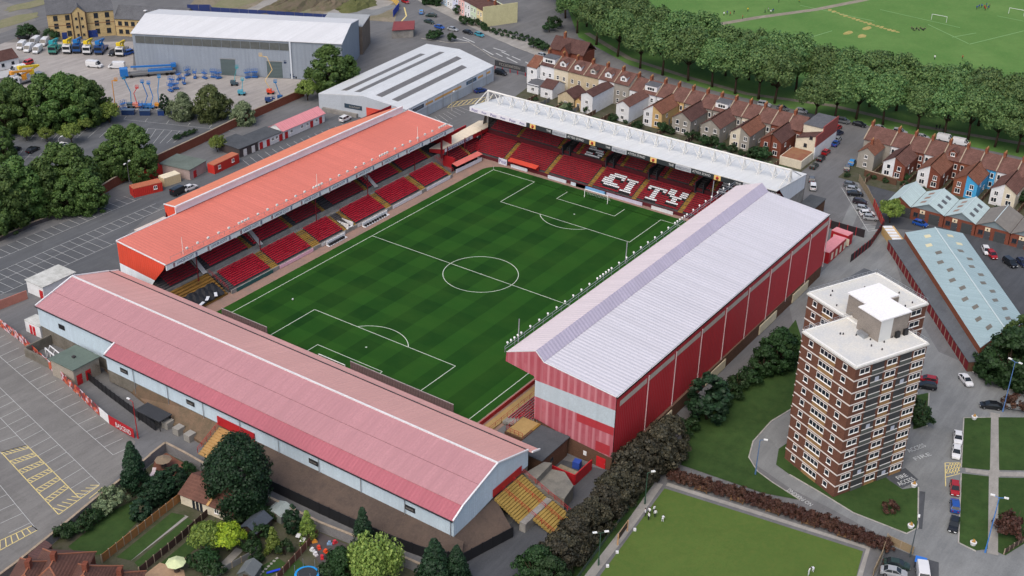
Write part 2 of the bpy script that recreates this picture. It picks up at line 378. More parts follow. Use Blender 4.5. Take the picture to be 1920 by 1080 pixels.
lawns = [
 [(1276, 872), (1284, 790), (1340, 740), (1420, 690), (1492, 600), (1520, 690), (1486, 766), (1446, 790), (1412, 828), (1404, 858), (1420, 884), (1450, 906), (1500, 938), (1430, 925)],
 [(1455, 872), (1460, 842), (1500, 815), (1640, 876), (1668, 902), (1692, 918), (1722, 914), (1721, 990), (1700, 1001), (1600, 962), (1540, 925), (1480, 890)],
 [(1807, 784), (1858, 783), (1856, 882), (1802, 877)], [(1872, 783), (1990, 784), (1990, 884), (1873, 882)],
 [(1802, 888), (1854, 894), (1852, 1030), (1830, 1033), (1797, 1018)], [(1872, 896), (1990, 898), (1990, 1010), (1920, 1020), (1885, 1042), (1871, 1036)],
 [(1716, 742), (1742, 737), (1738, 798), (1712, 806)],
 [(1812, 690), (1838, 706), (1890, 730), (1990, 748), (1990, 660), (1840, 650)],
]
for q in lawns: sheet('lawn', q, .09, LAWN)
KERB = M('kerb concrete', (160, 158, 152), rough=.9, scale=.8)
def kerb(pts, name='kerb', h=.12, wd=.25):
    q = [P(*p) for p in pts]; mb = MB()
    for a, b in zip(q, q[1:]):
        d = b-a; d.z = 0; n = Vector((-d.y, d.x, 0)).normalized()*wd
        mb.obox(a-n/2, d, n, (0, 0, h))
    return struct(mb.build(name, KERB))
kerb([(1486, 766), (1446, 790), (1412, 828), (1404, 858), (1420, 884), (1450, 906), (1500, 938)])
kerb([(1480, 890), (1540, 925), (1600, 962), (1700, 1001), (1721, 990), (1722, 914)])
kerb([(1807, 784), (1802, 877)]); kerb([(1802, 888), (1797, 1018), (1830, 1034)]); kerb([(1858, 783), (1807, 784)])
kerb([(1812, 690), (1838, 706), (1890, 730), (1990, 748)]); kerb([(1738, 800), (1742, 737)])
path('lawn_path', [(1866, 775), (1864, 890), (1861, 1040)], 1.9, .1, PAVE); path('lawn_path', [(1810, 882), (1860, 889), (1990, 892)], 1.4, .104, PAVE)
# ---- the pitch and its track
TRACK = M('cinder track', (150, 122, 110), kind='earth', rgb2=(126, 112, 104), scale=.25, rough=.95)
PITCH_M = M('mown pitch turf', (40, 80, 28), kind='mown', rgb2=(22, 56, 20), scale=.2, bump=.25, rough=.95)
big('perimeter_track', -60, 59.6, -41, 41.6, .03, TRACK)
HL, HW = 53.29, 34.27
def rrect(x0, x1, y0, y1, r, z, n=6):
    pts = []
    for cx, cy, a0 in ((x1-r, y1-r, 0), (x0+r, y1-r, 90), (x0+r, y0+r, 180), (x1-r, y0+r, 270)):
        for k in range(n+1): a = R(a0+90*k/n); pts.append(Vector((cx+r*math.cos(a), cy+r*math.sin(a), z)))
    return pts
struct(MB().face(rrect(-57, 56.8, -36.2, 37.2, 6, .05)).build('pitch', PITCH_M))
PL = M('pitch line paint', (196, 206, 190), var=.1, scale=3)
seg = []
def rect(x0, y0, x1, y1): return [(V(x0, y0, 0), V(x1, y0, 0)), (V(x1, y0, 0), V(x1, y1, 0)), (V(x1, y1, 0), V(x0, y1, 0)), (V(x0, y1, 0), V(x0, y0, 0))]
seg += rect(-HL, -HW, HL, HW)+[(V(0, -HW, 0), V(0, HW, 0))]
for s in (-1, 1):
    seg += rect(s*HL, -20.16, s*(HL-16.5), 20.16)+rect(s*HL, -9.16, s*(HL-5.5), 9.16)
    c = s*(HL-11); a = math.acos(5.5/9.15)
    arc = [V(c-s*9.15*math.cos(-a+2*a*k/16), 9.15*math.sin(-a+2*a*k/16), 0) for k in range(17)]; seg += list(zip(arc, arc[1:]))
    seg.append((V(c-.2, 0, 0), V(c+.2, 0, 0), .4))
circ = [V(9.15*math.cos(2*math.pi*k/48), 9.15*math.sin(2*math.pi*k/48), 0) for k in range(49)]; seg += list(zip(circ, circ[1:]))
seg.append((V(-.2, 0, 0), V(.2, 0, 0), .4))
paint('pitch_marking', seg, .07, PL, .16)
# ---- car park markings
seg = []
def cp(l): seg.extend(l)
# front-left car park
cp([((0, 669), (212, 853)), ((0, 727), (187, 908)), ((0, 783), (50, 835)), ((0, 910), (70, 995)), ((0, 848), (4, 852))])
cp(comb((-40, 634), (212, 853), (-4, 618), (247, 837), 17)); cp(comb((-40, 745), (147, 933), (0, 727), (187, 908), 13)); cp(comb((-60, 790), (2, 848), (-20, 765), (50, 835), 4)); cp(comb((0, 910), (58, 980), (-42, 928), (16, 1000), 4)); cp([((-40, 634), (0, 669))])
paint('bay_marking', seg, .035, WHITE_LINE, .09)
seg = []
cp([((2, 848), (110, 965)), ((50, 835), (147, 932)), ((110, 965), (186, 910)), ((2, 848), (50, 835))])
for k in range(7):
    t = k/6.5; a = P(2, 848).lerp(P(110, 965), t); b = P(50, 835).lerp(P(147, 932), t)
    a2 = P(2, 848).lerp(P(110, 965), t+.055); b2 = P(50, 835).lerp(P(147, 932), t+.055)
    if k == 6: break
    cp([(a, b), (a2, b2)])
    for j in range(6): cp([(a.lerp(b, (j+.1)/6), a2.lerp(b2, (j+.9)/6))])
for j in range(9): t = j/9; cp([(P(98, 952).lerp(P(178, 905), t), P(110, 965).lerp(P(186, 910), min(1, t+.12)))])
cp([((167, 935), (190, 917)), ((183, 922), (192, 914))])
cp([((0, 1014), (60, 986)), ((60, 986), (70, 994)), ((0, 1032), (70, 994))]+comb((0, 1014), (60, 986), (0, 1032), (70, 994), 6))
paint('hatched_marking', seg, .038, YELLOW_LINE, .16)
seg = []
# car park behind the orange-roofed stand: rows run along the stand
for y in (98.2, 92.6, 88.6, 82.6): cp([(V(-75, y, 0), V(-42 if y < 83 else -20, y, 0))])
x = -74.0
while x < -20:
    cp([(V(x, 98.2, 0), V(x, 103.0, 0))]); cp([(V(x, 88.6, 0), V(x, 92.6, 0))])
    if x < -42: cp([(V(x, 82.6, 0), V(x, 88.6, 0))])
    x += 2.6
# small bays beside the huts
cp(comb((455, 300), (640, 232), (478, 318), (664, 246), 14)); cp([((478, 318), (664, 246))])
# upper-left car park
cp([((232, 224), (440, 246))]+[((232+40*k, 224+4*k), (237+40*k, 218+4*k)) for k in range(5)])
cp(comb((278, 241), (352, 247), (262, 270), (325, 268), 5)); cp([((278, 241), (352, 247))]); cp(comb((80, 236), (210, 238), (56, 262), (186, 258), 6))
cp(comb((0, 284), (150, 276), (-20, 306), (130, 296), 7)); cp([((-20, 292), (140, 297))])
# forecourt between second warehouse and far stand
for k in range(6): cp([((745+10*k, 232-7*k), (775+12*k, 224-6*k))])
cp(comb((800, 225), (860, 200), (815, 240), (880, 208), 8))
paint('bay_marking', seg, .03, WHITE_LINE, .1)
seg = []
for k in range(9): cp([((840+9*k, 200-1.2*k), (850+9*k, 192-1.2*k))])
cp([((838, 202), (915, 190)), ((848, 192), (925, 180))])
paint('hatched_marking', seg, .03, YELLOW_LINE, .22)
# main road top centre: kerb lines and worn lane marks
paint('road_marking', [((905, 92), (925, 103)), ((940, 97), (955, 104)), ((960, 106), (976, 113)), ((985, 116), (1000, 124)), ((855, 72), (880, 78)), ((868, 70), (890, 80)), ((925, 90), (948, 97)), ((950, 108), (970, 118)), ((930, 100), (942, 106))], .03, WHITE_LINE, .5)
kerb([(880, 80), (900, 92), (920, 106), (950, 118), (985, 128)]); kerb([(930, 72), (960, 86), (1010, 105)]); kerb([(790, 72), (840, 80), (880, 80)])
sheet('pavement', [(745, -20), (800, 10), (860, 40), (930, 74), (1010, 106), (1060, 100), (1000, 80), (900, 45), (830, 5), (780, -40)], .05, PAVE)
paint('road_marking', [((748, 45), (762, 30)), ((762, 30), (758, 14))], .03, YELLOW_LINE, .5)
# lane between far stand and second terrace
paint('bay_marking', [((1578, 352), (1628, 434)), ((1628, 434), (1652, 430))]+comb((1608, 404), (1624, 430), (1640, 404), (1654, 428), 3), .03, WHITE_LINE, .13)
path('worn_tarmac_strip', [(1600, 340), (1606, 380), (1585, 430), (1575, 460)], 3, .026, CONCRETE)
# workshop yard and tower road markings
paint('bay_marking', [((1840, 460), (1890, 470)), ((1890, 470), (1920, 500)), ((1890, 470), (1905, 450)), ((1880, 480), (1900, 505))], .03, WHITE_LINE, .13)
seg = []
cp([((1772, 868), (1800, 868)), ((1772, 868), (1773, 912))]+[((1773, 874+7*k), (1800, 870+6*k)) for k in range(4)])
for k in range(5): cp([((1774+5*k, 888), (1782+5*k, 868))])
paint('hatched_marking', seg, .03, YELLOW_LINE, .16)
sheet('resurfaced_patch', [(1722, 921), (1735, 923), (1729, 993), (1718, 991)], .06, TARMAC_DARK)
sheet('access_patch', [(1650, 896), (1698, 878), (1722, 900), (1692, 916)], .05, TARMAC_DARK)
RP = M('road lettering paint', (186, 190, 190), var=.15, scale=3)
def ground_text(s, u0, v0, u1, v1, h, z=.09):
    a, b = P(u0, v0), P(u1, v1); d = b-a; up = Vector((-d.y, d.x, 0))
    o = write(s, Vector(((a.x+b.x)/2, (a.y+b.y)/2, z)), d, up, h, RP, None, width=d.length, name='road_lettering'); struct(o)
ground_text('NO PARKING', 1522, 948, 1478, 918, 1.0)
ground_text('FIRE', 1682, 898, 1700, 891, 1.0); ground_text('ACCESS', 1684, 909, 1714, 898, 1.1)
ground_text('ACCESS', 1702, 847, 1734, 835, 1.1); ground_text('FIRE', 1714, 862, 1744, 852, 1.0)
# ================================================================ stadium
WHITE = M('white painted metal', (214, 216, 218), rough=.5, var=.06)
GREY = M('grey concrete', (138, 136, 132), rough=.9, scale=.6)
DKGREY = M('dark grey concrete', (74, 72, 74), rough=.9, scale=.6)
STEEL = M('galvanised steel', (160, 164, 168), rough=.4, metal=.6, kind='plain')
BLACK = M('black metal', (34, 35, 38), rough=.5, kind='plain')
RED = M('red paint', (168, 34, 42), rough=.5, var=.1)
OCHRE = M('ochre step paint', (140, 112, 58), rough=.9, var=.2, scale=.9)
BRICK = M('red brick', (122, 72, 58), kind='brick', scale=.5, rough=.9)
BRICK_BROWN = M('brown brick', (98, 74, 60), kind='brick', scale=.5, rough=.9)
SEAT_RED = M('red seat plastic', (180, 34, 54), rough=.45, var=.12, scale=.4)
SEAT_DK = M('dark red seat plastic', (140, 32, 44), rough=.5, var=.14, scale=.4)
SEAT_WHITE = M('white seat plastic', (216, 218, 222), rough=.45, var=.05)
LAMPG = M('lamp glass', (222, 224, 222), rough=.25, kind='plain')
def loft(mb, pa, pb, mi=0):             # strip between two polylines
    for k in range(len(pa)-1): mb.face([pa[k], pa[k+1], pb[k+1], pb[k]], mi)
class Frame:                             # s along the stand, t away from the pitch
    def __init__(s, o, S, T): s.o, s.S, s.T = Vector(o), Vector(S), Vector(T)
    def __call__(s, a, t, z): return s.o+s.S*a+s.T*t+Vector((0, 0, z))
def bx(mb, fr, s0, s1, t0, t1, z0, z1, mi=0):
    return mb.obox(fr(s0, t0, z0), fr.S*(s1-s0), fr.T*(t1-t0), (0, 0, z1-z0), mi)
def steps(fr, s0, s1, t0, z0, t1, z1, n, name, mat, parent, lift=0.0):
    mb = MB(); dt = (t1-t0)/n; dz = (z1-z0)/n
    for k in range(n): bx(mb, fr, s0, s1, t0+k*dt, t0+(k+1)*dt+.01, max(0, z0+(k-1)*dz-.3)+lift, z0+k*dz+lift)
    return mb.build(name, mat, parent)
def seats(fr, s0, s1, t0, z0, t1, z1, n, mats, parent, pick=None, name='seat_block', pitch=.5):
    mb = MB(); dt = (t1-t0)/n; dz = (z1-z0)/n; m = max(1, int((s1-s0)/pitch)); ds = (s1-s0)/m
    for k in range(n):
        t = t0+k*dt; z = z0+k*dz
        for j in range(m):
            mi = pick(k, j, n, m) if pick else 0
            a = s0+j*ds+ds*.07; w_ = ds*.86
            if mi == 0 and random.random() < .08:   # a tipped-up seat
                bx(mb, fr, a, a+w_, t+dt*.62, t+dt*.78, z+.12, z+.72, mi)
            else:
                bx(mb, fr, a, a+w_, t+dt*.42, t+dt*.74, z+.34, z+.42, mi)
                mb.face([fr(a, t+dt*.72, z+.3), fr(a+w_, t+dt*.72, z+.3), fr(a+w_, t+dt*.8, z+.66), fr(a, t+dt*.8, z+.66)], mi)
    return mb.build(name, mats, parent, kind='stuff')
def rail(mb, a, b, h=1.0, n=4, r=.035):
    a, b = Vector(a), Vector(b); up = Vector((0, 0, h))
    mb.tube(a+up, b+up, r, 4); mb.tube(a+up*.5, b+up*.5, r*.8, 4)
    for k in range(n+1): q = a.lerp(b, k/n); mb.tube(q, q+up, r, 4)
# ---------------------------------------------------------------- orange-roofed stand on the left touchline
ORANGE = M('faded orange roof sheet', (204, 116, 101), kind='rib', ax=0, per=.9, bump=.5, rough=.7, var=.07, scale=.06)
ORANGE2 = M('orange roof sheet', (210, 126, 98), kind='rib', ax=0, per=.9, bump=.4, rough=.7, var=.06, scale=.08)
ORWALL = M('orange red cladding', (206, 74, 52), kind='rib', ax=1, per=.7, bump=.5, rough=.6, var=.05)
PALEWALL = M('pale blue white cladding', (226, 233, 240), kind='rib', ax=1, per=.8, bump=.3, rough=.6, var=.05)
LX0, LX1 = -56.4, 49.7
T1 = thing('grandstand', 'long grandstand with faded orange roof and white fascia along the left touchline', 'grandstand', (-3, 52, 0))
b = MB(); b.slab([(LX0, 46, 11.5), (LX1, 46.2, 11.5), (LX1, 62.4, 12.6), (LX0, 62.3, 12.6)], .2); b.build('roof', ORANGE, T1)
b = MB(); b.slab([(-38.4, 62.32, 14.5), (47, 62.4, 14.5), (44, 64.2, 14.3), (22, 67.6, 14.1), (-38.4, 66.4, 14.1)], .15); back = b.build('upper_roof', ORANGE2, T1)
b = MB(); b.face([(-38.4, 62.36, 12.7), (47.5, 62.45, 12.7), (47.5, 62.45, 14.36), (-38.4, 62.36, 14.36)])
b.build('clerestory_band', PALEWALL, T1)
b = MB(); b.face([(-38.41, 62.4, 12.4), (-38.41, 62.4, 14.45), (-38.41, 66.4, 14.05), (-38.41, 66.2, 12.2), (-38.41, 65, 10.8)]); b.build('gable_end', ORWALL, T1)
b = MB()
for a, c in (((-38.4, 62.3, 14.5), (-38.4, 66.4, 14.1)), ((LX0, 46, 11.56), (LX0, 62.3, 12.66)), ((LX0, 62.35, 12.66), (-38.4, 62.35, 12.7)), ((LX1, 46.2, 11.56), (LX1, 62.4, 12.66)), ((-38.45, 62.3, 12.7), (-38.45, 62.3, 14.5))): b.tube(a, c, .16, 4)
b.tube((-38.4, 62.2, 14.5), (47, 62.3, 14.5), .34, 4); b.build('edge_trim', WHITE, T1)
b = MB(); b.face([(-56.38, 62.2, 0), (-38.4, 62.4, 0), (-38.4, 62.4, 12.4), (-56.38, 62.2, 12.4)]); b.face([(-38.4, 66.2, 0), (47, 66.4, 0), (47, 66.4, 14), (-38.4, 66.2, 14)])
b.face([(LX1-.1, 46.5, 4), (LX1-.1, 62, 0), (LX1-.1, 62, 12.4), (LX1-.1, 46.4, 11.3)]); b.build('back_wall', RED, T1)
b = MB(); b.face([(LX0+.02, 46.3, 11.3), (LX0+.02, 62.2, 12.4), (LX0+.02, 62.2, 7.0), (LX0+.02, 50.4, 6.2), (LX0+.02, 47, 10)]); b.build('end_cladding', ORWALL, T1)
b = MB(); b.face([(LX0+.02, 62.2, 6.98), (LX0+.02, 62.2, 0), (LX0+.02, 53.5, 0), (LX0+.02, 51.6, 4.6), (LX0+.02, 50.42, 6.18)]); b.build('end_cladding_lower', PALEWALL, T1)
q = MB(); q.box(-47.5, -38.6, 62.9, 66.5, 0, 10.6); q.build('rear_annex', M('pinkish annex', (188, 120, 124), var=.06), T1); q = MB(); q.box(-47.7, -38.6, 62.8, 66.7, 10.62, 10.8); q.build('rear_annex_roof', M('pale annex roof', (196, 186, 176), var=.1), T1)
# white fascia with its lettering
b = MB(); b.box(LX0, LX1, 45.8, 46.0, 10.15, 11.42); fas = b.build('fascia', M('fascia white', (226, 230, 234), rough=.5, var=.04), T1)
NAVY = M('navy lettering', (48, 56, 104), kind='plain'); MAROON = M('maroon emblem', (112, 40, 52), kind='plain')
for k in range(10):
    x = P(345+53.5*k, 483-26.6*k, 10.8).x if k < 9 else 45.0
    x = -51.2+10.35*k+.05*k*k*0
    write('LANCER SCOTT', (x+.35, 45.78, 10.78), (1, 0, 0), (0, 0, 1), .62, NAVY, fas, width=4.9)
    for sx, mm in ((-3.0, MAROON), (3.7, NAVY)):
        e = MB(); e.box(x+sx-.22, x+sx-.1, 45.74, 45.8, 10.3, 11.25); e.box(x+sx+.05, x+sx+.2, 45.74, 45.8, 10.3, 11.25); e.build('emblem', mm, fas)
# gutter, lamp rail, lamps and masts on the roof edge
b = MB(); b.box(LX0, LX1, 45.72, 45.98, 11.43, 11.53); b.build('gutter', M('gutter grey', (98, 102, 108), kind='plain'), T1)
b = MB(); b.tube((LX0+2, 46.6, 12.5), (LX1, 46.7, 12.5), .035, 4)
x = LX0+2
while x < LX1: b.tube((x, 46.6, 11.5), (x, 46.6, 12.5), .04, 4); x += 3.3
b.build('lamp_rail', STEEL, T1)
lampx = []; x = LX0+7
while x < LX1-1:
    lampx.append(x); x += 1.0 if (int((x+60)/26) != int((x+57)/26)) else 3.25
lm = MB(); lm.cbox((0, 0, 0), .5, .4, .42); lm.tube((0, .1, -.25), (0, .1, .05), .05, 4); LAMP = lm.mesh('flood_lamp', M('flood lamp casing', (206, 208, 205), kind='plain', rough=.35))
for x in lampx: link(LAMP, 'flood_lamp', T1, loc=(x, 46.6, 12.6))
for k in range(13):
    x = -51+8.1*k; link(LAMP, 'spot_lamp', T1, loc=(x, 46.3, 9.75))
for u, v in ((353, 497), (587, 370), (792, 285)):
    x = P(u, v-20, 12).x; q = MB(); q.tube((x, 46.9, 11.5), (x, 46.9, 15.9), .1, 6, .06); q.build('aerial_mast', M('mast pink white', (226, 206, 200), kind='plain'), T1)
# seating
F1 = Frame((0, 40.6, 0), (1, 0, 0), (0, 1, 0))
blk = [(443, 540, 512, 505), (525, 498, 588, 465), (605, 457, 647, 433), (675, 422, 728, 392), (740, 387, 793, 358), (803, 353, 847, 330)]
xs = [(P(a, b_, 1).x, P(c_, d, 1).x) for a, b_, c_, d in blk]
steps(F1, -43, 42, 0, .9, 6, 3.1, 10, 'lower_terrace', DKGREY, T1)
steps(F1, -56, 48.5, 7.2, 4.0, 21, 9.6, 20, 'upper_terrace', DKGREY, T1)
b = MB(); bx(b, F1, -43, 42, -.25, 0, 0, 1.0); bx(b, F1, -43, 42, 6, 7.2, 0, 3.1); bx(b, F1, -56, 48.5, 7.1, 7.2, 0, 4.3); b.build('terrace_wall', GREY, T1)
for i, (x0, x1) in enumerate(xs):
    seats(F1, x0, x1, .3, 1.0, 6, 3.1, 10, [SEAT_RED], T1)
    if i in (2, 3): pass
edges = [(-54, -45)]+[(xs[i][0]-.3, xs[i][1]+.1) for i in range(6)]+[]
for i, (x0, x1) in enumerate(edges):
    seats(F1, x0, x1, 7.5, 4.1, 21, 9.6, 20, [SEAT_DK if i in (0, 3, 4) else SEAT_RED], T1, name='upper_seat_block')
for i in range(6):
    x0 = xs[i][1]+.08; x1 = xs[i+1][0]-.08 if i < 5 else x0+1.2
    if i == 2:
        steps(F1, x0, x0+1.0, 0, .95, 6, 3.15, 12, 'aisle', OCHRE, T1, .03); b = MB(); bx(b, F1, x0+1.2, x1-1.3, -.2, 5.6, .3, 1.0); bx(b, F1, x0+1.4, x0+1.55, -.2, 5.6, 1.0, 2.2); bx(b, F1, x1-1.6, x1-1.45, -.2, 5.6, 1.0, 2.2); b.build('players_tunnel', WHITE, T1)
        steps(F1, x1-1.1, x1, 0, .95, 6, 3.15, 12, 'aisle', OCHRE, T1, .03)
    else: steps(F1, x0, max(x0+.8, x1), 0, .95, 6, 3.15, 12, 'aisle', OCHRE, T1, .03)
    steps(F1, x0+.1, x0+1.3, 7.2, 4.05, 21, 9.7, 24, 'aisle', OCHRE, T1, .05)
# pale raking walls beside the stairways down to the gangway
for u, v in ((395, 510), (495, 455), (705, 345), (640, 395)):
    x = P(u, v, 4.5).x if u != 640 else 0
    if u == 640: continue
    q = MB(); q.prism([(x-1.6, 48.0), (x-.9, 47.4), (x+.2, 58), (x-.5, 58)], 4.3, 5.2)
    i = len(q.v); 
    q2 = MB(); q2.face([(x-1.2, 47.2, 3.6), (x-.2, 57, 9.6), (x-.2, 57, 5.0)]); q2.face([(x+.1, 47.2, 3.6), (x+.9, 57, 9.6), (x+.9, 57, 5.0)]); q2.face([(x-1.2, 47.2, 4.0), (x+.1, 47.2, 4.0), (x+.9, 57, 10.0), (x-.2, 57, 10.0)])
    q2.build('stair_wall', M('pale render', (176, 174, 172), rough=.8), T1)
for x in (-47, -27, -7, 13, 33, 45.3):
    q = MB(); r_ = .22 if x > 40 else .09; q.box(x-r_, x+r_, 46.6, 46.6+2*r_, 3.0, 11.4); q.build('column', M('dark red column', (112, 24, 34), kind='plain'), T1)
q = MB(); x0, x1 = xs[5][1]+1.4, xs[5][1]+1.6
rail(q, (x1, 41, 1.2), (x1, 47, 3.6), 1.0, 5); rail(q, (x1+.8, 41, 1.2), (x1+.8, 47, 3.6), 1.0, 5); rail(q, (-43.4, 41, 1.2), (-43.4, 47, 3.6), 1.0, 5)
q.build('hand_rail', RED, T1)
# ---- advertising boards along the left touchline
BOARDS = [((205, 206, 210), 'HARP LAGER'), ((24, 60, 70), 'TWISTED'), ((226, 180, 196), 'CITY SOUND'), ((196, 200, 204), 'ASHTON GATE'), ((214, 216, 220), 'PARKING'), ((210, 214, 220), 'OFFICE')]
def board(label, p0, p1, z0, z1, rgb, txt, trgb=(60, 64, 96), name='advertising_board', th=.12, group='advertising boards round the pitch', size=.62):
    p0 = Vector((p0[0], p0[1], 0)); p1 = Vector((p1[0], p1[1], 0)); d = p1-p0; n = Vector((-d.y, d.x, 0)).normalized()
    t = thing(name, label, 'board', ((p0.x+p1.x)/2, (p0.y+p1.y)/2, z0), group)
    MB().obox((p0.x, p0.y, z0), d, n*th, (0, 0, z1-z0)).build('panel', M('board %d %d %d' % rgb, rgb, rough=.4, var=.05), t)
    if txt:
        tm = M('board ink %d %d %d' % trgb, trgb, kind='plain'); m = (p0+p1)/2; k = -n*.02
        write(txt, (m.x+k.x, m.y+k.y, (z0+z1)/2), d, (0, 0, 1), (z1-z0)*size, tm, t, width=min(d.length*.86, (z1-z0)*.62*len(txt)))
    return t
bi = ['dark green and teal low advertising board below the leftmost red seat block', 'pale pink low advertising board below the second red seat block', 'white advertising board with black lettering beside the players tunnel, nearer side', 'white advertising board with black lettering beyond the players tunnel', 'long white advertising board below the fifth red seat block', 'short pale advertising board below the last red seat block']
rg = [((30, 84, 84), 'TWOBAR', (190, 226, 220)), ((222, 176, 192), 'CITYWORKS', (236, 232, 236)), ((196, 196, 196), 'BLANKTA', (40, 40, 44)), ((200, 198, 196), 'UNBLACK', (40, 40, 44)), ((206, 208, 214), '', (60, 60, 60)), ((204, 206, 216), '', (60, 60, 60))]
for (x0, x1), l, (c_, s_, tc_) in zip(xs, bi, rg): board(l, (x0, 40.2), (x1, 40.2), .1, .95, c_, '', tc_)
for i, txt in ((2, 1), (3, 1)):
    x0, x1 = xs[i]; t = thing('dugout', 'white low dugout bench with black figures painted on, %s the players tunnel' % ('just left of' if i == 2 else 'just right of'), 'dugout', ((x0+x1)/2, 39.2, 0), 'team dugouts')
    MB().box(x0+1, x1-1, 38.6, 39.6, .05, .2).box(x0+1, x1-1, 39.5, 39.7, .2, 1.15).build('bench', WHITE, t)
    q = MB()
    for k in range(9): a = x0+1.3+(x1-x0-3)*k/9; q.box(a, a+.45, 38.7, 39.2, .2, .75)
    q.build('seat', BLACK, t)
# ---------------------------------------------------------------- clutter of the empty terrace corner
F1b = Frame((0, 40.6, 0), (1, 0, 0), (0, 1, 0))
T1c = thing('corner_terrace', 'bare ochre terrace steps in the corner beyond the leftmost red seats', 'terrace', (-49, 44, 0))
steps(Frame((0, 41, 0), (1, 0, 0), (0, 1, 0)), -57, -43.6, 0, .5, 6.6, 3.9, 9, 'step', M('ochre concrete', (136, 104, 52), kind='earth', rgb2=(104, 80, 48), scale=.5, rough=.95), T1c)
t = thing('tarpaulin', 'crumpled black tarpaulin with white banners on the ochre corner terrace', 'tarpaulin', (-48, 42, 1))
q = MB(); nx = 12
for i in range(nx):
    for j in range(3):
        f = lambda a, c: Vector((-56+a*.95, 40.9+c*1.2, .9+c*.62+.18*math.sin(a*2.1+c*1.7)))
        q.face([f(i, j), f(i+1, j), f(i+1, j+1), f(i, j+1)])
q.build('sheet', BLACK, t)
for k, (x, y) in enumerate(((-54.5, 41), (-52, 40.6), (-49.5, 41.4), (-47, 41.3))):
    MB().cbox((x, y, 1.45), 1.9, .7, .08, .3*k).build('banner', M('banner white', (206, 212, 220), kind='plain'), t)
# ---------------------------------------------------------------- pink-roofed covered end in the foreground
PINK = M('pink roof sheet', (172, 126, 131), kind='rib', ax=1, per=.8, bump=.55, rough=.65, var=.05, scale=.05)
PEACH = M('peach pink roof sheet', (204, 156, 149), kind='rib', ax=1, per=.8, bump=.5, rough=.65, var=.07, scale=.05)
ROSE = M('rose red roof sheet', (164, 94, 104), kind='rib', ax=1, per=.8, bump=.6, rough=.6, var=.06, scale=.07)
BLUEWHITE = M('pale blue cladding', (190, 208, 220), kind='rib', ax=1, per=.6, bump=.4, rough=.6, var=.05)
BLUEWHITEX = M('pale blue gable cladding', (190, 208, 220), kind='rib', ax=0, per=.6, bump=.4, rough=.6, var=.05)
YL, YR, YE = 58.3, -56.0, 32.9
T2 = thing('covered_terrace', 'long pink gabled roof covering the near end, pale blue cladding below', 'grandstand', (-72, 0, 0))
def strip(name, x0, z0, x1, z1, y0, y1, mat, t=.14): return MB().slab([(x0, y0, z0), (x1, y0, z1), (x1, y1, z1), (x0, y1, z0)], t).build(name, mat, T2)
strip('roof_lip', -59.9, 7.75, -62.4, 8.55, YR-.9, YL, PEACH); strip('pitch_side_roof', -62.45, 8.6, -71.9, 11.4, YR, YL, PEACH)
strip('outer_roof', -72.0, 11.4, -77.2, 9.95, YR, YL, PINK); strip('outer_roof', -77.25, 9.9, -82.1, 8.56, YR, YL, PINK); strip('outer_roof_extension', -81.9, 8.5, -84.9, 7.05, YR, YE, ROSE)
q = MB()
for pts in ([(-71.95, YR, 11.5), (-71.95, YL, 11.5)], [(-62.4, YR, 8.7), (-71.95, YR, 11.5)], [(-71.95, YR, 11.5), (-82, YR, 8.65)], [(-82, YR, 8.65), (-84.9, YR, 7.15)], [(-59.9, YR-.9, 7.8), (-62.4, YR-.9, 8.62)], [(-62.4, YL, 8.7), (-71.95, YL, 11.5)], [(-71.95, YL, 11.5), (-82.1, YL, 8.65)], [(-82, YE, 8.6), (-84.9, YE, 7.15)], [(-59.9, YL, 7.8), (-62.4, YL, 8.6)]):
    q.tube(pts[0], pts[1], .2, 4)
q.build('ridge_and_barge_trim', WHITE, T2)
q = MB()
for x, z, a, c_ in ((-82.25, 8.42, YE, YL), (-85.05, 6.95, YR, YE), (-62.42, 8.63, YR, YL)): q.tube((x, a, z), (x, c_, z), .13, 5)
q.build('gutter', BLACK, T2)
q = MB(); q.face([(-81.8, YE, 2.8), (-81.8, YL-.1, 3.6), (-81.8, YL-.1, 8.4), (-81.8, YE, 8.4)]); q.face([(-84.6, YR, 3.4), (-84.6, YE, 3.4), (-84.6, YE, 7.0), (-84.6, YR, 7.0)]); q.build('outer_wall', BLUEWHITE, T2)
q = MB(); q.face([(-62.2, YR+.1, 5.0), (-62.2, YR+.1, 8.5), (-71.95, YR+.1, 11.3), (-82, YR+.1, 8.45), (-84.7, YR+.1, 7.0), (-84.7, YR+.1, 3.4), (-79, YR+.1, 3.8), (-73, YR+.1, 4.6)]); q.build('gable_wall', BLUEWHITEX, T2); q = MB(); q.face([(-62.2, YL-.1, 0), (-62.2, YL-.1, 8.5), (-71.95, YL-.1, 11.3), (-81.8, YL-.1, 8.45), (-81.8, YL-.1, 3.6)]); q.build('gable_wall', BLUEWHITEX, T2); q = MB(); q.face([(-81.8, YE, 2.8), (-81.8, YE, 8.3), (-84.6, YE, 7.0), (-84.6, YE, 2.8)]); q.build('gable_wall', BLUEWHITEX, T2)
q = MB(); q.face([(-84.55, YR, .5), (-84.55, YE, .5), (-84.55, YE, 3.4), (-84.55, YR, 3.4)]); q.face([(-81.7, YE, 0), (-81.7, YL-.2, 0), (-81.7, YL-.2, 3.6), (-81.7, YE, 2.8)]); q.face([(-62.2, YR+.15, 0), (-62.2, YR+.15, 5), (-84.5, YR+.15, 3.4), (-84.5, YR+.15, .5)])
q.build('plinth_wall', M('weathered concrete', (120, 116, 108), kind='earth', rgb2=(92, 88, 80), scale=.4, rough=.95), T2)
steps(Frame((-60, 0, 0), (0, -1, 0), (-1, 0, 0)), -57, 55, 0, .4, 20, 7.0, 24, 'terracing', GREY, T2)
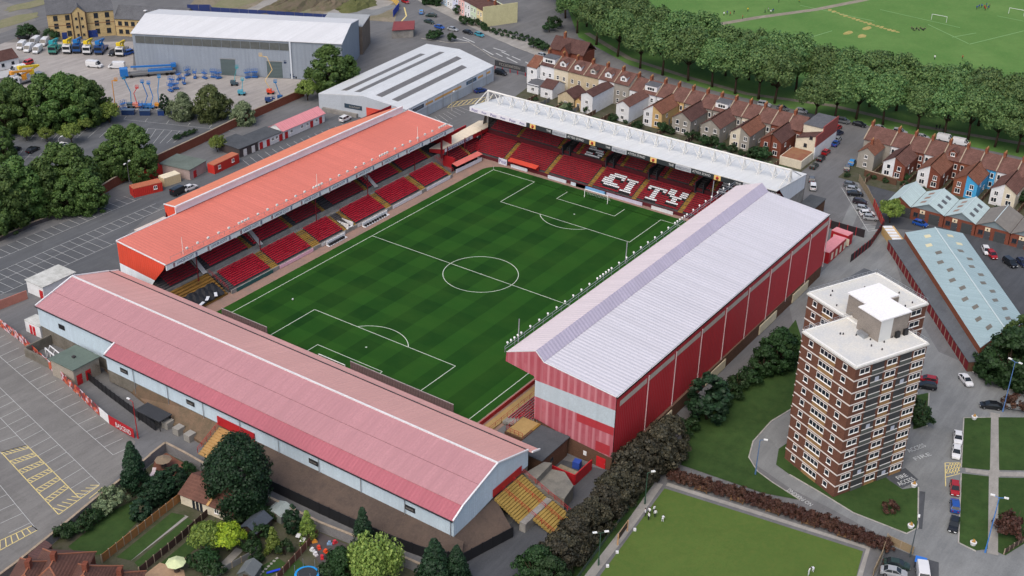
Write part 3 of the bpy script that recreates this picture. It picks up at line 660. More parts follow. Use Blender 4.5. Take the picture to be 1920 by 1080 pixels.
for u, v in ((124, 622), (116, 0)):
    if v: q = MB(); q.box(-81.95, -81.85, 49.5, 51.4, 5.4, 6.5); q.build('black_panel', BLACK, T2)
for y in (8.2, 27.5, -24, -46.5): 
    q = MB(); q.box(-84.74, -84.66, y-1.1, y+1.1, 4.6, 5.6); o = q.build('black_panel', BLACK, T2)
    scribble((-84.78, y, 5.1), (0, -1, 0), (0, 0, 1), .35, GREY, o, 1.7, int(y)+90)
for k in range(9):
    y = YR+10*k+.6; q = MB(); q.tube((-84.8, y, .8), (-84.8, y, 6.9), .07, 5); q.build('downpipe', STEEL, T2)
# concertina of boards along the front of the covered end, on the track
t = thing('front_fence', 'row of reddish upright boards along the left part of the near goal line fence', 'fence', (-57.5, 27, 0), 'near goal line fence panels')
def upboards(label, y0, y1, n, x, z0, z1, mat, th=.1):
    t = thing('fence', label, 'fence', (x, (y0+y1)/2, 0))
    me = MB().box(-th/2, th/2, -(y1-y0)/n*.46, (y1-y0)/n*.46, z0, z1).mesh('panel', mat)
    for k in range(n): o = link(me, 'panel', t, loc=(x, y0+(y1-y0)*(k+.5)/n, 0)); o.rotation_euler.z = .12*(-1)**k
    q = MB(); q.box(x-.05, x+.05, y0, y1, z1, z1+.12); q.build('top_rail', M('fence rail', (170, 160, 160), kind='plain'), t)
bpy.data.objects.remove(t)
PANELM = M('brownish fence panel', (116, 96, 96), rough=.8, var=.25, scale=1.2)
upboards('row of brownish upright boards left of the near goal', 16.9, 30.8, 20, -54.9, 0, 5.0, PANELM)
upboards('long row of brownish upright boards right of the near goal', -33.4, -6.7, 40, -54.9, 0, 5.3, PANELM)
a, c_ = V(-55, 16, 0), V(-55, -6, 0)
t = thing('fence', 'low grey mesh fence behind the near goal', 'fence', (-55.4, (a.y+c_.y)/2, 0))
q = MB(); rail(q, (-55.4, c_.y, 0), (-55.4, a.y, 0), 3.1, 16, .05); q.build('rail', STEEL, t); MB().box(-55.43, -55.38, c_.y, a.y, .1, 2.7).build('panel', M('grey board', (120, 122, 128), var=.1), t)
# ---------------------------------------------------------------- white-roofed stand with red cladding on the right touchline
WROOF = M('pale lilac roof sheet', (196, 195, 202), kind='rib', ax=0, per=1.0, bump=.6, rough=.5, var=.03, scale=.08)
WROOF2 = M('pinkish white roof sheet', (216, 204, 206), kind='rib', ax=0, per=1.0, bump=.5, rough=.5, var=.03, scale=.08)
LILAC = M('lilac grey roof sheet', (176, 170, 188), kind='rib', ax=0, per=1.0, bump=.5, rough=.5, var=.05, scale=.2)
REDCLAD = M('red profiled cladding', (182, 50, 58), kind='rib', ax=0, per=.7, bump=.7, rough=.5, var=.06, scale=.1)
REDEND = M('faded red cladding', (162, 74, 86), kind='rib', ax=1, per=1.5, bump=.3, rough=.6, var=.1, scale=.2, rgb2=(186, 124, 132))
REDPATCH = M('newer red cladding', (168, 54, 62), kind='rib', ax=1, per=1.6, bump=.3, rough=.6, var=.05)
T3 = thing('grandstand', 'tall grandstand with pale lilac roof and red profiled cladding behind', 'grandstand', (0, -56, 0))
XA, XB, DS = -48.8, 49.0, -.7
def dprof(x): s = DS*(x-XA)/(XB-XA); return lambda y, z: Vector((x, y+s, z))
fa, fb = dprof(XA), dprof(XB)
def dstrip(name, y0, z0, y1, z1, mat, t=.15): return MB().slab([fa(y0, z0), fa(y1, z1), fb(y1, z1), fb(y0, z0)], t).build(name, mat, T3)
dstrip('front_canopy', -41.5, 17.5, -48.05, 20.05, WROOF2); dstrip('roof_upstand', -48.1, 20.1, -50.0, 18.3, LILAC); dstrip('main_roof', -50.0, 18.25, -65.9, 16.75, WROOF)
q = MB(); q.box(-20, -18, -60, -58.5, 17.4, 17.6); 
q = MB(); loft(q, [fa(-66.0, 3), fa(-66.0, 16.5)], [fb(-66.0, 3), fb(-66.0, 16.5)]); q.build('back_cladding', REDCLAD, T3)
q = MB(); q.obox(fa(-65.85, 16.45), fb(-65.85, 16.45)-fa(-65.85, 16.45), (0, -.35, 0), (0, 0, .3)); q.build('eaves_gutter', BLACK, T3)
q = MB(); q.tube(fa(-66.1, 16.8), fb(-66.1, 16.8), .07, 4); q.tube(fa(-65.9, 16.78), fa(-50, 18.3), .1, 4); q.tube(fa(-50, 18.3), fa(-48.1, 20.1), .1, 4); q.tube(fa(-48.1, 20.1), fa(-41.5, 17.5), .1, 4); q.build('edge_trim', WHITE, T3)
for k in range(9):                       # translucent strip high on the back wall, broken by downpipes
    x0 = XA+1.2+10.8*k; x1 = x0+10.0
    s0, s1 = (DS*(x-XA)/(XB-XA) for x in (x0, x1)); MB().face([(x0, -66.06+s0, 14.1), (x1, -66.06+s1, 14.1), (x1, -66.06+s1, 15.3), (x0, -66.06+s0, 15.3)]).build('window_strip', M('translucent sheet', (186, 176, 166), rough=.4, var=.08), T3)
    q = MB(); q.tube((x1+.4, -66.2+s1, 2.6), (x1+.4, -66.2+s1, 15.6), .12, 5); q.build('downpipe', M('pale pipe', (192, 170, 172), kind='plain'), T3)
q = MB(); q.face([fa(-41.5, 17.4), fa(-41.3, 15.3), fa(-47.9, 14.4), fa(-48.2, 13.6), fa(-65.9, 13.8), fa(-65.9, 16.7), fa(-50, 18.2), fa(-48.1, 19.95)]); q.face([fa(-48.2, 10.0), fa(-48.3, 4.9), fa(-54.5, 3.9), fa(-65.9, 3.0), fa(-65.9, 10.0)]); q.build('end_cladding', REDEND, T3)
q = MB(); q.face([fa(-48.2, 13.6), fa(-48.2, 10.0), fa(-65.9, 10.0), fa(-65.9, 13.8)]); q.build('white_band', M('pale blue grey band', (176, 190, 198), kind='rib', ax=1, per=1.6, bump=.2, var=.04), T3)
xo = XA-.03
for y0, y1, z0, z1 in ((-57.8, -65.85, 8.2, 9.95), (-62.2, -65.3, 3.4, 5.6)): MB().face([(xo, y0, z0), (xo, y1, z0), (xo, y1, z1), (xo, y0, z1)]).build('patched_panel', REDPATCH, T3)
q = MB(); loft(q, [fa(-41.3, 15.3), fa(-47.9, 14.6)], [fb(-41.3, 15.3), fb(-47.9, 14.6)]); loft(q, [fa(-41.45, 17.4), fa(-41.3, 15.3)], [fb(-41.45, 17.4), fb(-41.3, 15.3)]); q.build('front_fascia', M('pale fascia', (200, 196, 200), var=.05), T3)
q = MB(); q.box(XA+.3, XB, -66.2, -66.0+DS, 0, 3.0); q.face([fa(-49, 0), fa(-65.9, 0), fa(-65.9, 3.02), fa(-54.5, 3.92), fa(-49, 4.9)]); q.box(XA+.05, XA+.3, -48.6, -48.2, 0, 15); q.build('brick_base', BRICK_BROWN, T3)
for x in (-36, -12, 14, 32): MB().box(x, x+9, -66.9, -66.2, .2, 2.4).build('cream_annex', M('cream render', (206, 194, 164), var=.08), T3)
F3 = Frame((0, -37.6, 0), (1, 0, 0), (0, -1, 0))
steps(F3, XA+.4, 49, 3, .8, 11, 3.6, 10, 'lower_terrace', GREY, T3); steps(F3, XA+.4, 49, 11.5, 4.8, 27, 12.5, 20, 'upper_terrace', GREY, T3)
for k in range(6): seats(F3, XA+1.5+16.2*k, XA+16.2+16.2*k, 3.2, .9, 11, 3.6, 10, [SEAT_RED], T3)
for k in range(6): seats(F3, XA+1.5+16.2*k, XA+16.2+16.2*k, 11.7, 4.9, 27, 12.5, 20, [SEAT_RED], T3, name='upper_seat_block', pitch=.6)
q = MB(); rail(q, (XA, -47.2, 4.8), (XA+18, -47.2, 4.8), 1.1, 9); rail(q, (XA-6, -40.6, .9), (XA+12, -40.6, .9), 1, 9); q.build('hand_rail', RED, T3)
# lamp rail along the canopy
q = MB(); q.tube(fa(-41.1, 18.5), fb(-41.1, 18.5), .05, 4); q.tube(fa(-41.1, 17.9), fb(-41.1, 17.9), .05, 4)
for k in range(31): a = fa(-41.1, 17.2).lerp(fb(-41.1, 17.2), k/30); q.tube(a, a+Vector((0, 0, 1.3)), .05, 4)
q.build('lamp_rail', STEEL, T3)
BL = MB().ball((0, 0, 0), .23, 7, 5).tube((0, 0, -.5), (0, 0, -.2), .06, 4).mesh('flood_lamp', LAMPG)
x = XA+.8; k = 0
while x < XB-3:
    link(BL, 'flood_lamp', T3, loc=(x, -41.1+DS*(x-XA)/(XB-XA), 19.0)); k += 1; x += 1.15 if k % 14 < 5 else 3.1
for x in (-44.5, -3.5, 37.5): q = MB(); q.tube((x, -41.2, 17.4), (x, -41.3, 22.6), .13, 6, .1); q.build('mast', STEEL, T3)
# ---------------------------------------------------------------- far stand: white cantilever roof, truss and CITY in white seats
WHITEROOF = M('white roof sheet', (212, 214, 213), kind='rib', ax=1, per=1.2, bump=.35, rough=.5, var=.03, scale=.1)
T4 = thing('grandstand', 'far grandstand with white cantilever roof, trussed beam and red seats spelling CITY', 'grandstand', (68, 0, 0))
F4 = Frame((58.6, 0, 0), (0, -1, 0), (1, 0, 0))       # s = -y
def rz(x): return 13.75-(x-60.8)*.108
b = MB(); b.slab([(60.8, 48.3, rz(60.8)), (60.0, -48.5, rz(60)), (79.6, -48.5, rz(79.6)), (79.6, 48.3, rz(79.6))], .2); b.build('roof', WHITEROOF, T4)
b = MB(); b.face([(79.5, -48.45, 0), (79.5, 48.2, 0), (79.5, 48.2, 11.5), (79.5, -48.45, 11.5)]); b.build('back_wall', DKGREY, T4)
b = MB(); b.face([(62, -48.4, rz(62)-.2), (79.5, -48.4, rz(79.5)-.2), (79.5, -48.4, 7.6), (68, -48.4, 8.0)]); b.build('end_sheeting', M('white end sheeting', (206, 212, 218), kind='rib', ax=0, per=1.5, bump=.4, var=.04), T4)
b = MB(); b.face([(69, -48.35, 0), (79.5, -48.35, 0), (79.5, -48.35, 7.6), (69, -48.35, 7.9)]); b.face([(66, 48.1, 4), (79.5, 48.1, 4), (79.5, 48.1, 11.4), (69.3, 48.1, 12.6)]); b.face([(60, 48.1, 0), (79.5, 48.1, 0), (79.5, 48.1, 4), (66, 48.1, 4)]); b.build('side_wall', GREY, T4)
# truss above the roof
b = MB(); ys = [48.0-96*k/22 for k in range(23)]; xt = 69.3; zt = 16.2; zb = rz(xt)+.1
def zc(y): return zt
b.tube((xt, 48.0, zt), (xt, -48, zt), .28, 6)
b.build('top_chord', M('white truss paint', (206, 206, 202), kind='plain'), T4)
vm = MB(); vm.tube((0, 0, 0), (0, 0, 3.4), .13, 5); vm.tube((0, 0, 3.3), (-1.3, 0, 0), .1, 4); vm.tube((0, 0, 3.3), (1.6, 0, -.1), .1, 4); VM = vm.mesh('truss_post', MATS['white truss paint'])
dm = MB(); dm.tube((0, 0, 0), (0, -96/22*.5, 3.3), .1, 4); dm.tube((0, -96/22*.5, 3.3), (0, -96/22, 0), .1, 4); DM = dm.mesh('truss_diagonal', MATS['white truss paint'])
for k, y in enumerate(ys):
    link(VM, 'truss_post', T4, loc=(xt, y, rz(xt)))
    if k < 22: link(DM, 'truss_diagonal', T4, loc=(xt, y, rz(xt)))
for y in (48, -48): q = MB(); q.tube((xt, y, 0), (xt, y, 16.3), .32, 8); q.tube((xt-.2, y, 16.2), (62.5, y, rz(62.5)), .14, 5); q.tube((xt+.2, y, 16.2), (77, y, rz(77)), .14, 5); q.build('main_column', MATS['white truss paint'], T4)
# fascia: white panels with Post, then black with white lettering and yellow robin squares
FZ1, FZ0 = 13.65, 12.35
def fx(y): return 60.7-.8*(48.3-y)/96.8
def fpanel(y0, y1, mat, name, o=.0):
    q = MB(); q.obox((fx(y0)-.1-o, y0, FZ0), (fx(y1)-fx(y0), y1-y0, 0), (.1, 0, 0), (0, 0, FZ1-FZ0)); return q.build(name, mat, T4)
fw = fpanel(48.3, 28.3, M('white board', (212, 214, 222), kind='plain'), 'white_fascia'); fk = fpanel(28.2, -48.5, M('black fascia', (44, 50, 54), var=.1), 'black_fascia')
PURPLE = M('purple lettering', (70, 64, 140), kind='plain')
def ftext(s, y, h, wd, mat, par): write(s, (fx(y)-.16, y, (FZ0+FZ1)/2), (0, -1, 0), (0, 0, 1), h, mat, par, width=wd)
for k in range(6): ftext('Post', 46.4-3.35*k, .85 if k % 2 == 0 else .6, 2.1 if k % 2 == 0 else 1.6, PURPLE, fw)
YEL = M('pale yellow square', (222, 190, 120), kind='plain')
for y in (26.0, 6.2, -13.0, -32.0):
    s = fpanel(y+.95, y-.95, YEL, 'robin_square', .06)
    q = MB(); q.ball((fx(y)-.2, y, 13.0), .42, 8, 6, 1.1); q.build('robin_mark', M('robin red', (150, 50, 40), kind='plain'), T4)
for y in (20.6, 1.2, -18.4, -38):
    ftext('THE', y, .6, 1.5, WHITE, fk); fpanel(y-1.3, y-5.9, M('pale grey board', (176, 180, 188), kind='plain'), 'pale_panel', .05); scribble((fx(y-3.6)-.22, y-3.6, (FZ0+FZ1)/2), (0, -1, 0), (0, 0, 1), .7, M('mid grey', (120, 126, 136), kind='plain'), fk, 4.0); ftext('ATYEO STAND', y-9.0, .62, 5.3, WHITE, fk)
# seating of the far stand
steps(F4, -47, 45, 0, .9, 7.8, 4.0, 11, 'lower_terrace', DKGREY, T4); steps(F4, -47.5, 48, 8.9, 4.9, 20, 9.8, 15, 'upper_terrace', DKGREY, T4)
b = MB(); bx(b, F4, -47, 47, -.2, 0, 0, .95); bx(b, F4, -47, 47, 7.8, 8.9, 0, 4.0); bx(b, F4, -47.5, 48, 8.8, 8.95, 0, 5.1); b.build('terrace_wall', M('dark red wall', (84, 26, 34), var=.1), T4)
ais = [-34.4, -19.8, -5.4, 8.6, 22.8, 37.2]
GL = {'S': ['.XXXXX', 'XXX.XX', 'XX....', 'XXXXX.', '...XXX', 'XX..XX', 'XXXXX.'], 'C': ['..XXXX', '.XXXXX', '.XX..X', 'XXX...', 'XXX...', 'XXXXX.', '.XXXXX'], 'I': ['XXXX', '.XX.', '.XX.', '.XX.', '.XX.', '.XX.', 'XXXX'], 'T': ['XXXXXX', 'X.XX.X', '..XX..', '..XX..', '..XX..', '..XX..', '.XXXX.'], 'Y': ['XX..XX', 'XX..XX', 'XX..XX', '.XXXX.', '..XX..', '..XX..', '.XXXX.']}
def letters(lst, n):                     # lst = (glyph, first column, columns per cell, first row)
    def pick(k, j, nr, m):
        dk = 0
        for g, c0, cw, r0 in lst:
            r = k-r0; rows = GL[g]; rr = len(rows)-1-r; c9 = int((j-c0)//cw)
            if 0 <= rr-1 < len(rows) and j >= c0 and c9 < len(rows[0]) and rows[rr-1][c9] == 'X' and not (0 <= rr < len(rows) and rows[rr][c9] == 'X'): dk = 2
            c_ = int((j-c0)//cw)
            if 0 <= rr < len(rows) and j >= c0 and c_ < len(rows[rr]) and rows[rr][c_] == 'X': return 1
        return dk
    return pick
lim = [-46.5]+ais+[45]
for i in range(7):
    s0, s1 = lim[i]+(.75 if i else 0), lim[i+1]-(.75 if i < 6 else 0)
    pk = None
    if i == 3: pk = letters([('C', 3, 1.9, 2), ('I', 16, 1.7, 1)], 11)
    if i == 4: pk = letters([('T', 2, 1.7, 1), ('Y', 14, 1.7, 2)], 11)
    seats(F4, s0, s1, .3, 1.0, 7.8, 4.0, 11, [SEAT_DK, SEAT_WHITE, BLACK], T4, pk)
    if i < 6: steps(F4, lim[i+1]-.65, lim[i+1]+.65, 0, .95, 7.8, 4.05, 16, 'aisle', OCHRE, T4, .03)
ups = [-46.5, -36, -21.7, -15.3, -7.2, -.8, 6.5, 12.9, 20.8, 27.2, 36, 46.5]
for i in range(11):
    if i in (3, 5, 7, 9, 11) and False: continue
    s0, s1 = ups[i]+.6, ups[i+1]-.6
    mid = (s0+s1)/2; small = (s1-s0) < 6
    if small:                            # dark stairwell between narrow flanks
        q = MB(); bx(q, F4, mid-1.1, mid+1.1, 7.7, 12.5, 4.0, 4.3); bx(q, F4, mid-1.3, mid-1.1, 8, 13.5, 4, 6.9); bx(q, F4, mid+1.1, mid+1.3, 8, 13.5, 4, 6.9); bx(q, F4, mid-1.3, mid+1.3, 13.3, 13.6, 4, 7.6); q.build('stairwell', M('dark stairwell', (52, 56, 62), var=.1), T4)
        for a0, a1 in ((s0, mid-1.4), (mid+1.4, s1)):
            if a1-a0 > .8: seats(F4, a0, a1, 9.1, 5.0, 20, 9.8, 15, [SEAT_DK], T4, name='upper_seat_block')
    else:
        pk = letters([('C', 2, 2, 1)], 15) if i in (4, 8) and False else None
        if i in (3,): pk = letters([('S', 3, 1.6, 0)], 15)
        if i in (9,): pk = letters([('S', 2, 1.8, 0)], 15)
        seats(F4, s0, s1, 9.1, 5.0, 20, 9.8, 15, [SEAT_DK, SEAT_WHITE, BLACK], T4, pk, name='upper_seat_block')
    if i: steps(F4, ups[i]-.5, ups[i]+.5, 8.9, 4.95, 20, 9.9, 20, 'aisle', OCHRE, T4, .05)
# boards and dugout in front of the far stand
for lab, u0, v0, u1, v1, rgb, tx in (('white and purple board reading Post beside the far dugout', 931, 306, 951, 308, (206, 208, 222), 'Post'),
    ('white board with dark lettering under the orange dugout roof', 957, 311, 990, 319, (200, 206, 214), ''),
    ('long pale board left of the far goal, below red seats', 1029, 330, 1062, 341, (196, 204, 212), ''),
    ('pale blue board just left of the far goal', 1070, 344, 1096, 353, (190, 206, 216), ''),
    ('blue and white patterned boards behind the far goal', 1074, 350, 1130, 368, (120, 170, 214), ''),
    ('pale lilac boards right of the far goal', 1132, 364, 1200, 386, (188, 186, 206), ''),
    ('white board near the far right corner of the pitch', 1222, 388, 1262, 400, (206, 210, 214), '')):
    a, c_ = P(u0, v0, .5), P(u1, v1, .5); board(lab, (57.8, a.y), (57.8, c_.y), .05, 1.0 if tx != 'Post' else 1.9, rgb, tx, (60, 56, 130))
t = thing('dugout', 'low dugout with orange red roof in front of the far stand, left part', 'dugout', (58, 26, 0), 'team dugouts')
a, c_ = P(958, 298, 2), P(1010, 314, 2)
MB().slab([(57.2, a.y, 2.0), (57.2, c_.y, 2.0), (58.9, c_.y, 2.5), (58.9, a.y, 2.5)], .12).build('roof', M('orange red roof', (190, 66, 48), var=.08), t); MB().box(58.6, 58.8, c_.y, a.y, 0, 2.3).build('back', RED, t)
# ---------------------------------------------------------------- small corner stand with cream roof
T5 = thing('corner_stand', 'small corner stand with cream roof and red gable between two big stands', 'grandstand', (56, 50, 0))
CREAMR = M('cream roof sheet', (222, 210, 188), kind='rib', ax=0, per=1, bump=.3, var=.04)
MB().slab([P(805, 278, 6.4), P(832, 279, 5.9), P(915, 238, 5.9), P(915, 226, 6.4), P(898, 226, 6.5)], .18).build('roof', CREAMR, T5)
p0, p1 = P(832, 279, 5.8), P(915, 238, 5.8); pb = P(805, 278, 6.3)
q = MB(); q.face([p0, p1, p1-V(0, 0, 1.3), p0-V(0, 0, 1.3)]); q.face([pb, p0, p0-V(0, 0, 1.7), pb+V(0, 0, -1.2)]); o = q.build('fascia', RED, T5)
d = p1-p0; q = MB(); n_ = Vector((d.y, -d.x, 0)).normalized()*.05; q.obox(p0+d*.02+n_-V(0, 0, 1.2), d*.62, n_, (0, 0, 1.0)); o2 = q.build('sign_panel', M('sign white', (206, 208, 218), kind='plain'), T5)
scribble(p0+d*.33+n_*3-V(0, 0, .7), d, (0, 0, 1), .6, NAVY, o2, d.length*.5)
FC = Frame((0, 41.6, 0), (1, 0, 0), (0, 1, 0)); cx0, cx1 = p0.x+1.5, min(p1.x, 64)
steps(FC, cx0, cx1, 2.6, 1.2, 9.5, 4.6, 11, 'terrace', DKGREY, T5); seats(FC, cx0+.2, (cx0+cx1)/2-.5, 2.8, 1.3, 9.5, 4.6, 11, [SEAT_DK], T5); seats(FC, (cx0+cx1)/2+.5, cx1-.2, 2.8, 1.3, 9.5, 4.6, 11, [SEAT_DK], T5)
steps(FC, (cx0+cx1)/2-.5, (cx0+cx1)/2+.5, 2.6, 1.25, 9.5, 4.7, 14, 'aisle', OCHRE, T5, .02)
MB().box(cx0-.4, cx0, 43.6, 52, 0, 3.2).box(cx0, cx1, 52, 52.3, 0, 6).build('wall', RED, T5)
q = MB()
for x in (cx0, (cx0+cx1)/2, cx1): q.box(x-.12, x+.12, 46.2, 46.45, 2.5, 6)
q.build('column', M('dark red column', (112, 24, 34), kind='plain'), T5)
a, c_ = P(857, 312, 2.3), P(905, 289, 2.3)
t = thing('dugout', 'pink roofed dugout in the far left corner of the pitch', 'dugout', (a.x, a.y, 0), 'team dugouts')
MB().slab([a, c_, c_+V(.3, 2.0, .3), a+V(.3, 2.0, .3)], .12).build('roof', M('pink red roof', (204, 108, 100), var=.06), t)
MB().obox((a.x, a.y+.3, .1), c_-a, (0, .12, 0), (0, 0, 1.1)).build('front_board', M('sign white', (206, 208, 218), kind='plain'), t); MB().obox((a.x, a.y+1.9, .1), c_-a, (0, .1, 0), (0, 0, 2.3)).build('back', BLACK, t)
# ---------------------------------------------------------------- goals, corner flags, footballs, red fence along right touchline
def goal(label, x, s):
    t = thing('goal', label, 'goal', (x, 0, 0), 'goals'); gm = M('goal white', (226, 228, 226), kind='plain')
    q = MB(); q.tube((x, -3.66, 0), (x, -3.66, 2.44), .1, 6); q.tube((x, 3.66, 0), (x, 3.66, 2.44), .1, 6); q.tube((x, -3.66, 2.44), (x, 3.66, 2.44), .1, 6); q.build('frame', gm, t)
    q = MB()
    for k in range(9): y = -3.66+7.32*k/8; q.tube((x, y, 2.44), (x+s*1.9, y, 0), .015, 3)
    for k in range(4): z = 2.44*(k+1)/5; q.tube((x+s*1.9*(1-z/2.44), -3.66, z), (x+s*1.9*(1-z/2.44), 3.66, z), .015, 3)
    q.build('net', gm, t)
goal('white goal in front of the CITY seats', HL, 1); goal('white goal at the near end, partly behind the pink roof', -HL, -1)
for k, (x, y, l) in enumerate(((HL, HW, 'far left'), (HL, -HW, 'far right'), (-HL, HW, 'near left'))):
    t = thing('corner_flag', 'small corner flag on the %s corner of the pitch' % l, 'flag', (x, y, 0), 'corner flags'); q = MB(); q.tube((x, y, 0), (x, y, 1.5), .03, 5); q.build('pole', WHITE, t); MB().face([(x, y, 1.5), (x+.4, y+.1, 1.4), (x+.4, y+.1, 1.15), (x, y, 1.15)]).build('flag', RED, t)
for u, v, l in ((549, 563, 'near left part of the pitch'), (640, 424, 'grass beside the left touchline')):
    p = P(u, v); o = MB().ball((p.x, p.y, .3), .22, 8, 6).build('football', WHITE); tag(o, 'white football lying on the %s' % l, 'ball', 'footballs')
t = thing('fence', 'low red fence along the right touchline below the lilac roof', 'fence', (0, -37.4, 0)); q = MB(); q.box(-56, 58, -37.5, -37.4, .05, 1.0); q.build('panel', RED, t)
p = P(942, 780); q = MB(); q.box(-56, -30, -40.2, -38.2, .05, .3)
tag(q.build('ochre_platform', M('ochre concrete2', (158, 132, 84), var=.12), None), 'ochre painted concrete strip beside the right touchline, near corner', 'platform')
# ================================================================ buildings
ROOFTILE = M('brown red roof tile', (108, 80, 73), kind='tile', rough=.9, var=.2, scale=.5, bump=.4)
ROOFTILE2 = M('dark brown roof tile', (92, 69, 65), kind='tile', rough=.9, var=.2, scale=.5, bump=.4)
ROOFTILE3 = M('orange brown roof tile', (124, 86, 71), kind='tile', rough=.9, var=.2, scale=.6, bump=.4)
SLATE = M('grey slate', (92, 94, 98), kind='tile', rough=.8, var=.15, scale=.5, bump=.3)
RENDER = {'white': M('white render', (214, 216, 218), rough=.9, var=.06, scale=.7), 'grey': M('grey pebbledash', (150, 146, 138), rough=.95, var=.1, scale=.7, fine=9),
  'beige': M('beige render', (186, 172, 144), rough=.9, var=.1, scale=.7), 'ochre': M('ochre render', (196, 166, 116), rough=.9, var=.08, scale=.7),
  'cream': M('cream render wall', (208, 200, 180), rough=.9, var=.07, scale=.7), 'brick': BRICK, 'orangebrick': M('orange brick', (136, 84, 64), kind='brick', scale=.5, rough=.9),
  'blue': M('bright blue render', (66, 158, 208), rough=.8, var=.05), 'paleblue': M('pale blue render', (176, 200, 220), rough=.8, var=.05), 'pink': M('pink render', (222, 176, 172), rough=.8, var=.05),
  'mint': M('pale green render', (196, 212, 184), rough=.8, var=.05), 'lilac': M('pale lilac render', (200, 204, 226), rough=.8, var=.05), 'olive': M('pale olive render', (196, 192, 152), rough=.9, var=.08, scale=.4), 'yellow': M('pale yellow render', (220, 204, 156), rough=.8, var=.05)}
COPING = M('stone coping', (156, 142, 124), rough=.9, scale=1.0)
POT = M('clay chimney pot', (178, 140, 92), rough=.8, scale=2.0)
def chimney(par, x, y, z0, z1, n=4, dx=1.3, name='chimney'):
    o = MB().box(x-dx/2, x+dx/2, y-.35, y+.35, z0, z1).box(x-dx/2-.06, x+dx/2+.06, y-.41, y+.41, z1-.25, z1-.12).build(name, RENDER['orangebrick'], par)
    for k in range(n):
        q = MB(); px = x-dx/2+dx*(k+.5)/n; q.tube((px, y-.12, z1-.12), (px, y-.12, z1+.5), .13, 6, .1); q.build('chimney_pot', POT, o)
def gable_house(label, y0, y1, xr, ez=5.9, rzg=8.8, half=5.0, wall='white', out=None, roof=None, dormer=None, ends=(), group=None, chim=True, stor=2, cat='house'):
    """terraced house: ridge along y; rear faces -x. out=(side, length, eave, ridge, wall) - a half-gabled rear wing on the party wall"""
    roof = roof or ROOFTILE; t = thing('terraced_house', label, cat, (xr, (y0+y1)/2, 0), group)
    xa, xb = xr-half, xr+half
    wmb = MB(); wm = RENDER[wall]
    wmb.box(xa, xb, y0+.02, y1-.02, 0, ez); wmb.face([(xa, y1-.02, ez), (xb, y1-.02, ez), (xr, y1-.02, rzg-.15)]); wmb.face([(xa, y0+.02, ez), (xr, y0+.02, rzg-.15), (xb, y0+.02, ez)]); wmb.build('wall', wm, t)
    k = (rzg-ez)/half
    r = MB(); r.slab([(xa-.35, y0, ez-.35*k+.1), (xr, y0, rzg+.1), (xr, y1, rzg+.1), (xa-.35, y1, ez-.35*k+.1)], .14); r.slab([(xb+.35, y0, ez-.35*k+.1), (xb+.35, y1, ez-.35*k+.1), (xr, y1, rzg+.1), (xr, y0, rzg+.1)], .14); ro = r.build('roof', roof, t)
    c_ = MB()
    c_.obox((xa-.3, y1-.16, ez-.2), (half+.3, 0, rzg-ez+.4), (0, .3, 0), (0, 0, .3)); c_.obox((xr, y1-.16, rzg+.2), (half+.3, 0, -(rzg-ez+.4)), (0, .3, 0), (0, 0, .3)); c_.build('party_wall_coping', COPING, t)
    if chim: chimney(ro, xr, y1-.35 if chim is True else chim, rzg-.6, rzg+1.3)
    N_ = (-1, 0); o_y0, o_y1 = y0, y1
    if out:
        side, ln, oe, og, ow = out; wd = (y1-y0)*.64; ya, yb = (y1-wd, y1) if side > 0 else (y0, y0+wd); ys = y1 if side > 0 else y0     # ys: shared ridge line
        yo = ya if side > 0 else yb
        x0 = xa-ln; m = RENDER[ow]; q = MB(); s = .02 if side > 0 else -.02
        q.prism([(x0, ya), (xa+.1, ya), (xa+.1, yb), (x0, yb)], 0, oe); q.face([(x0, ys-s, oe), (x0, yo, oe), (x0, ys-s, og-.1)]); q.face([(x0, ys-s, oe), (x0, ys-s, og-.1), (xa, ys-s, og-.1), (xa, ys-s, oe)])
        q.build('rear_wing_wall', m, t)
        dv = -side*.3; kk = (og-oe)/wd
        q = MB(); q.slab([(x0-.25, ys, og+.08), (xa+2.0, ys, og+.08), (xa+2.0, yo+dv, oe-.3*kk+.08), (x0-.25, yo+dv, oe-.3*kk+.08)], .12); q.build('rear_wing_roof', random.choice([ROOFTILE, ROOFTILE2, ROOFTILE3]) if roof is not SLATE else SLATE, t)
        q = MB(); q.tube((x0-.2, ys, og+.12), (xa+1.5, ys, og+.12), .12, 4); q.build('ridge_tile', COPING, t)
        ym = (ya+yb)/2
        window(t, (x0, ym+random.uniform(-.4, .4), oe-1.9), N_, 1.1, 1.35, cols=1 if random.random() < .4 else 2); window(t, (x0, ym+random.uniform(-.5, .5), .9), N_, 1.5, 1.4, cols=2)
        nn = (0, -1) if side > 0 else (0, 1)
        window(t, (x0+ln*.3, yo, 3.2), nn, .9, 1.1, cols=1); window(t, (x0+ln*.7, yo, .9), nn, 1.0, 1.2, cols=1); door(t, (x0+ln*.5, yo, 0), nn, .9, 2.0, (120, 124, 128))
        yw = (y0+ya)/2 if side > 0 else (yb+y1)/2
        window(t, (xa, yw, 3.4), N_, .9, 1.5, cols=1); window(t, (xa, yw, .8), N_, .95, 1.5, cols=1)
        q = MB(); q.tube((xa-.12, yw+.7, 0), (xa-.12, yw+.7, ez), .06, 5); q.build('downpipe', BLACK, t)
    else:
        w_ = y1-y0
        for fl in range(stor):
            z = .9+2.7*fl
            window(t, (xa, y0+w_*.28, z), N_, 1.0, 1.35, cols=1, transom=.5); window(t, (xa, y0+w_*.72, z), N_, 1.0, 1.35, cols=1, transom=.5)
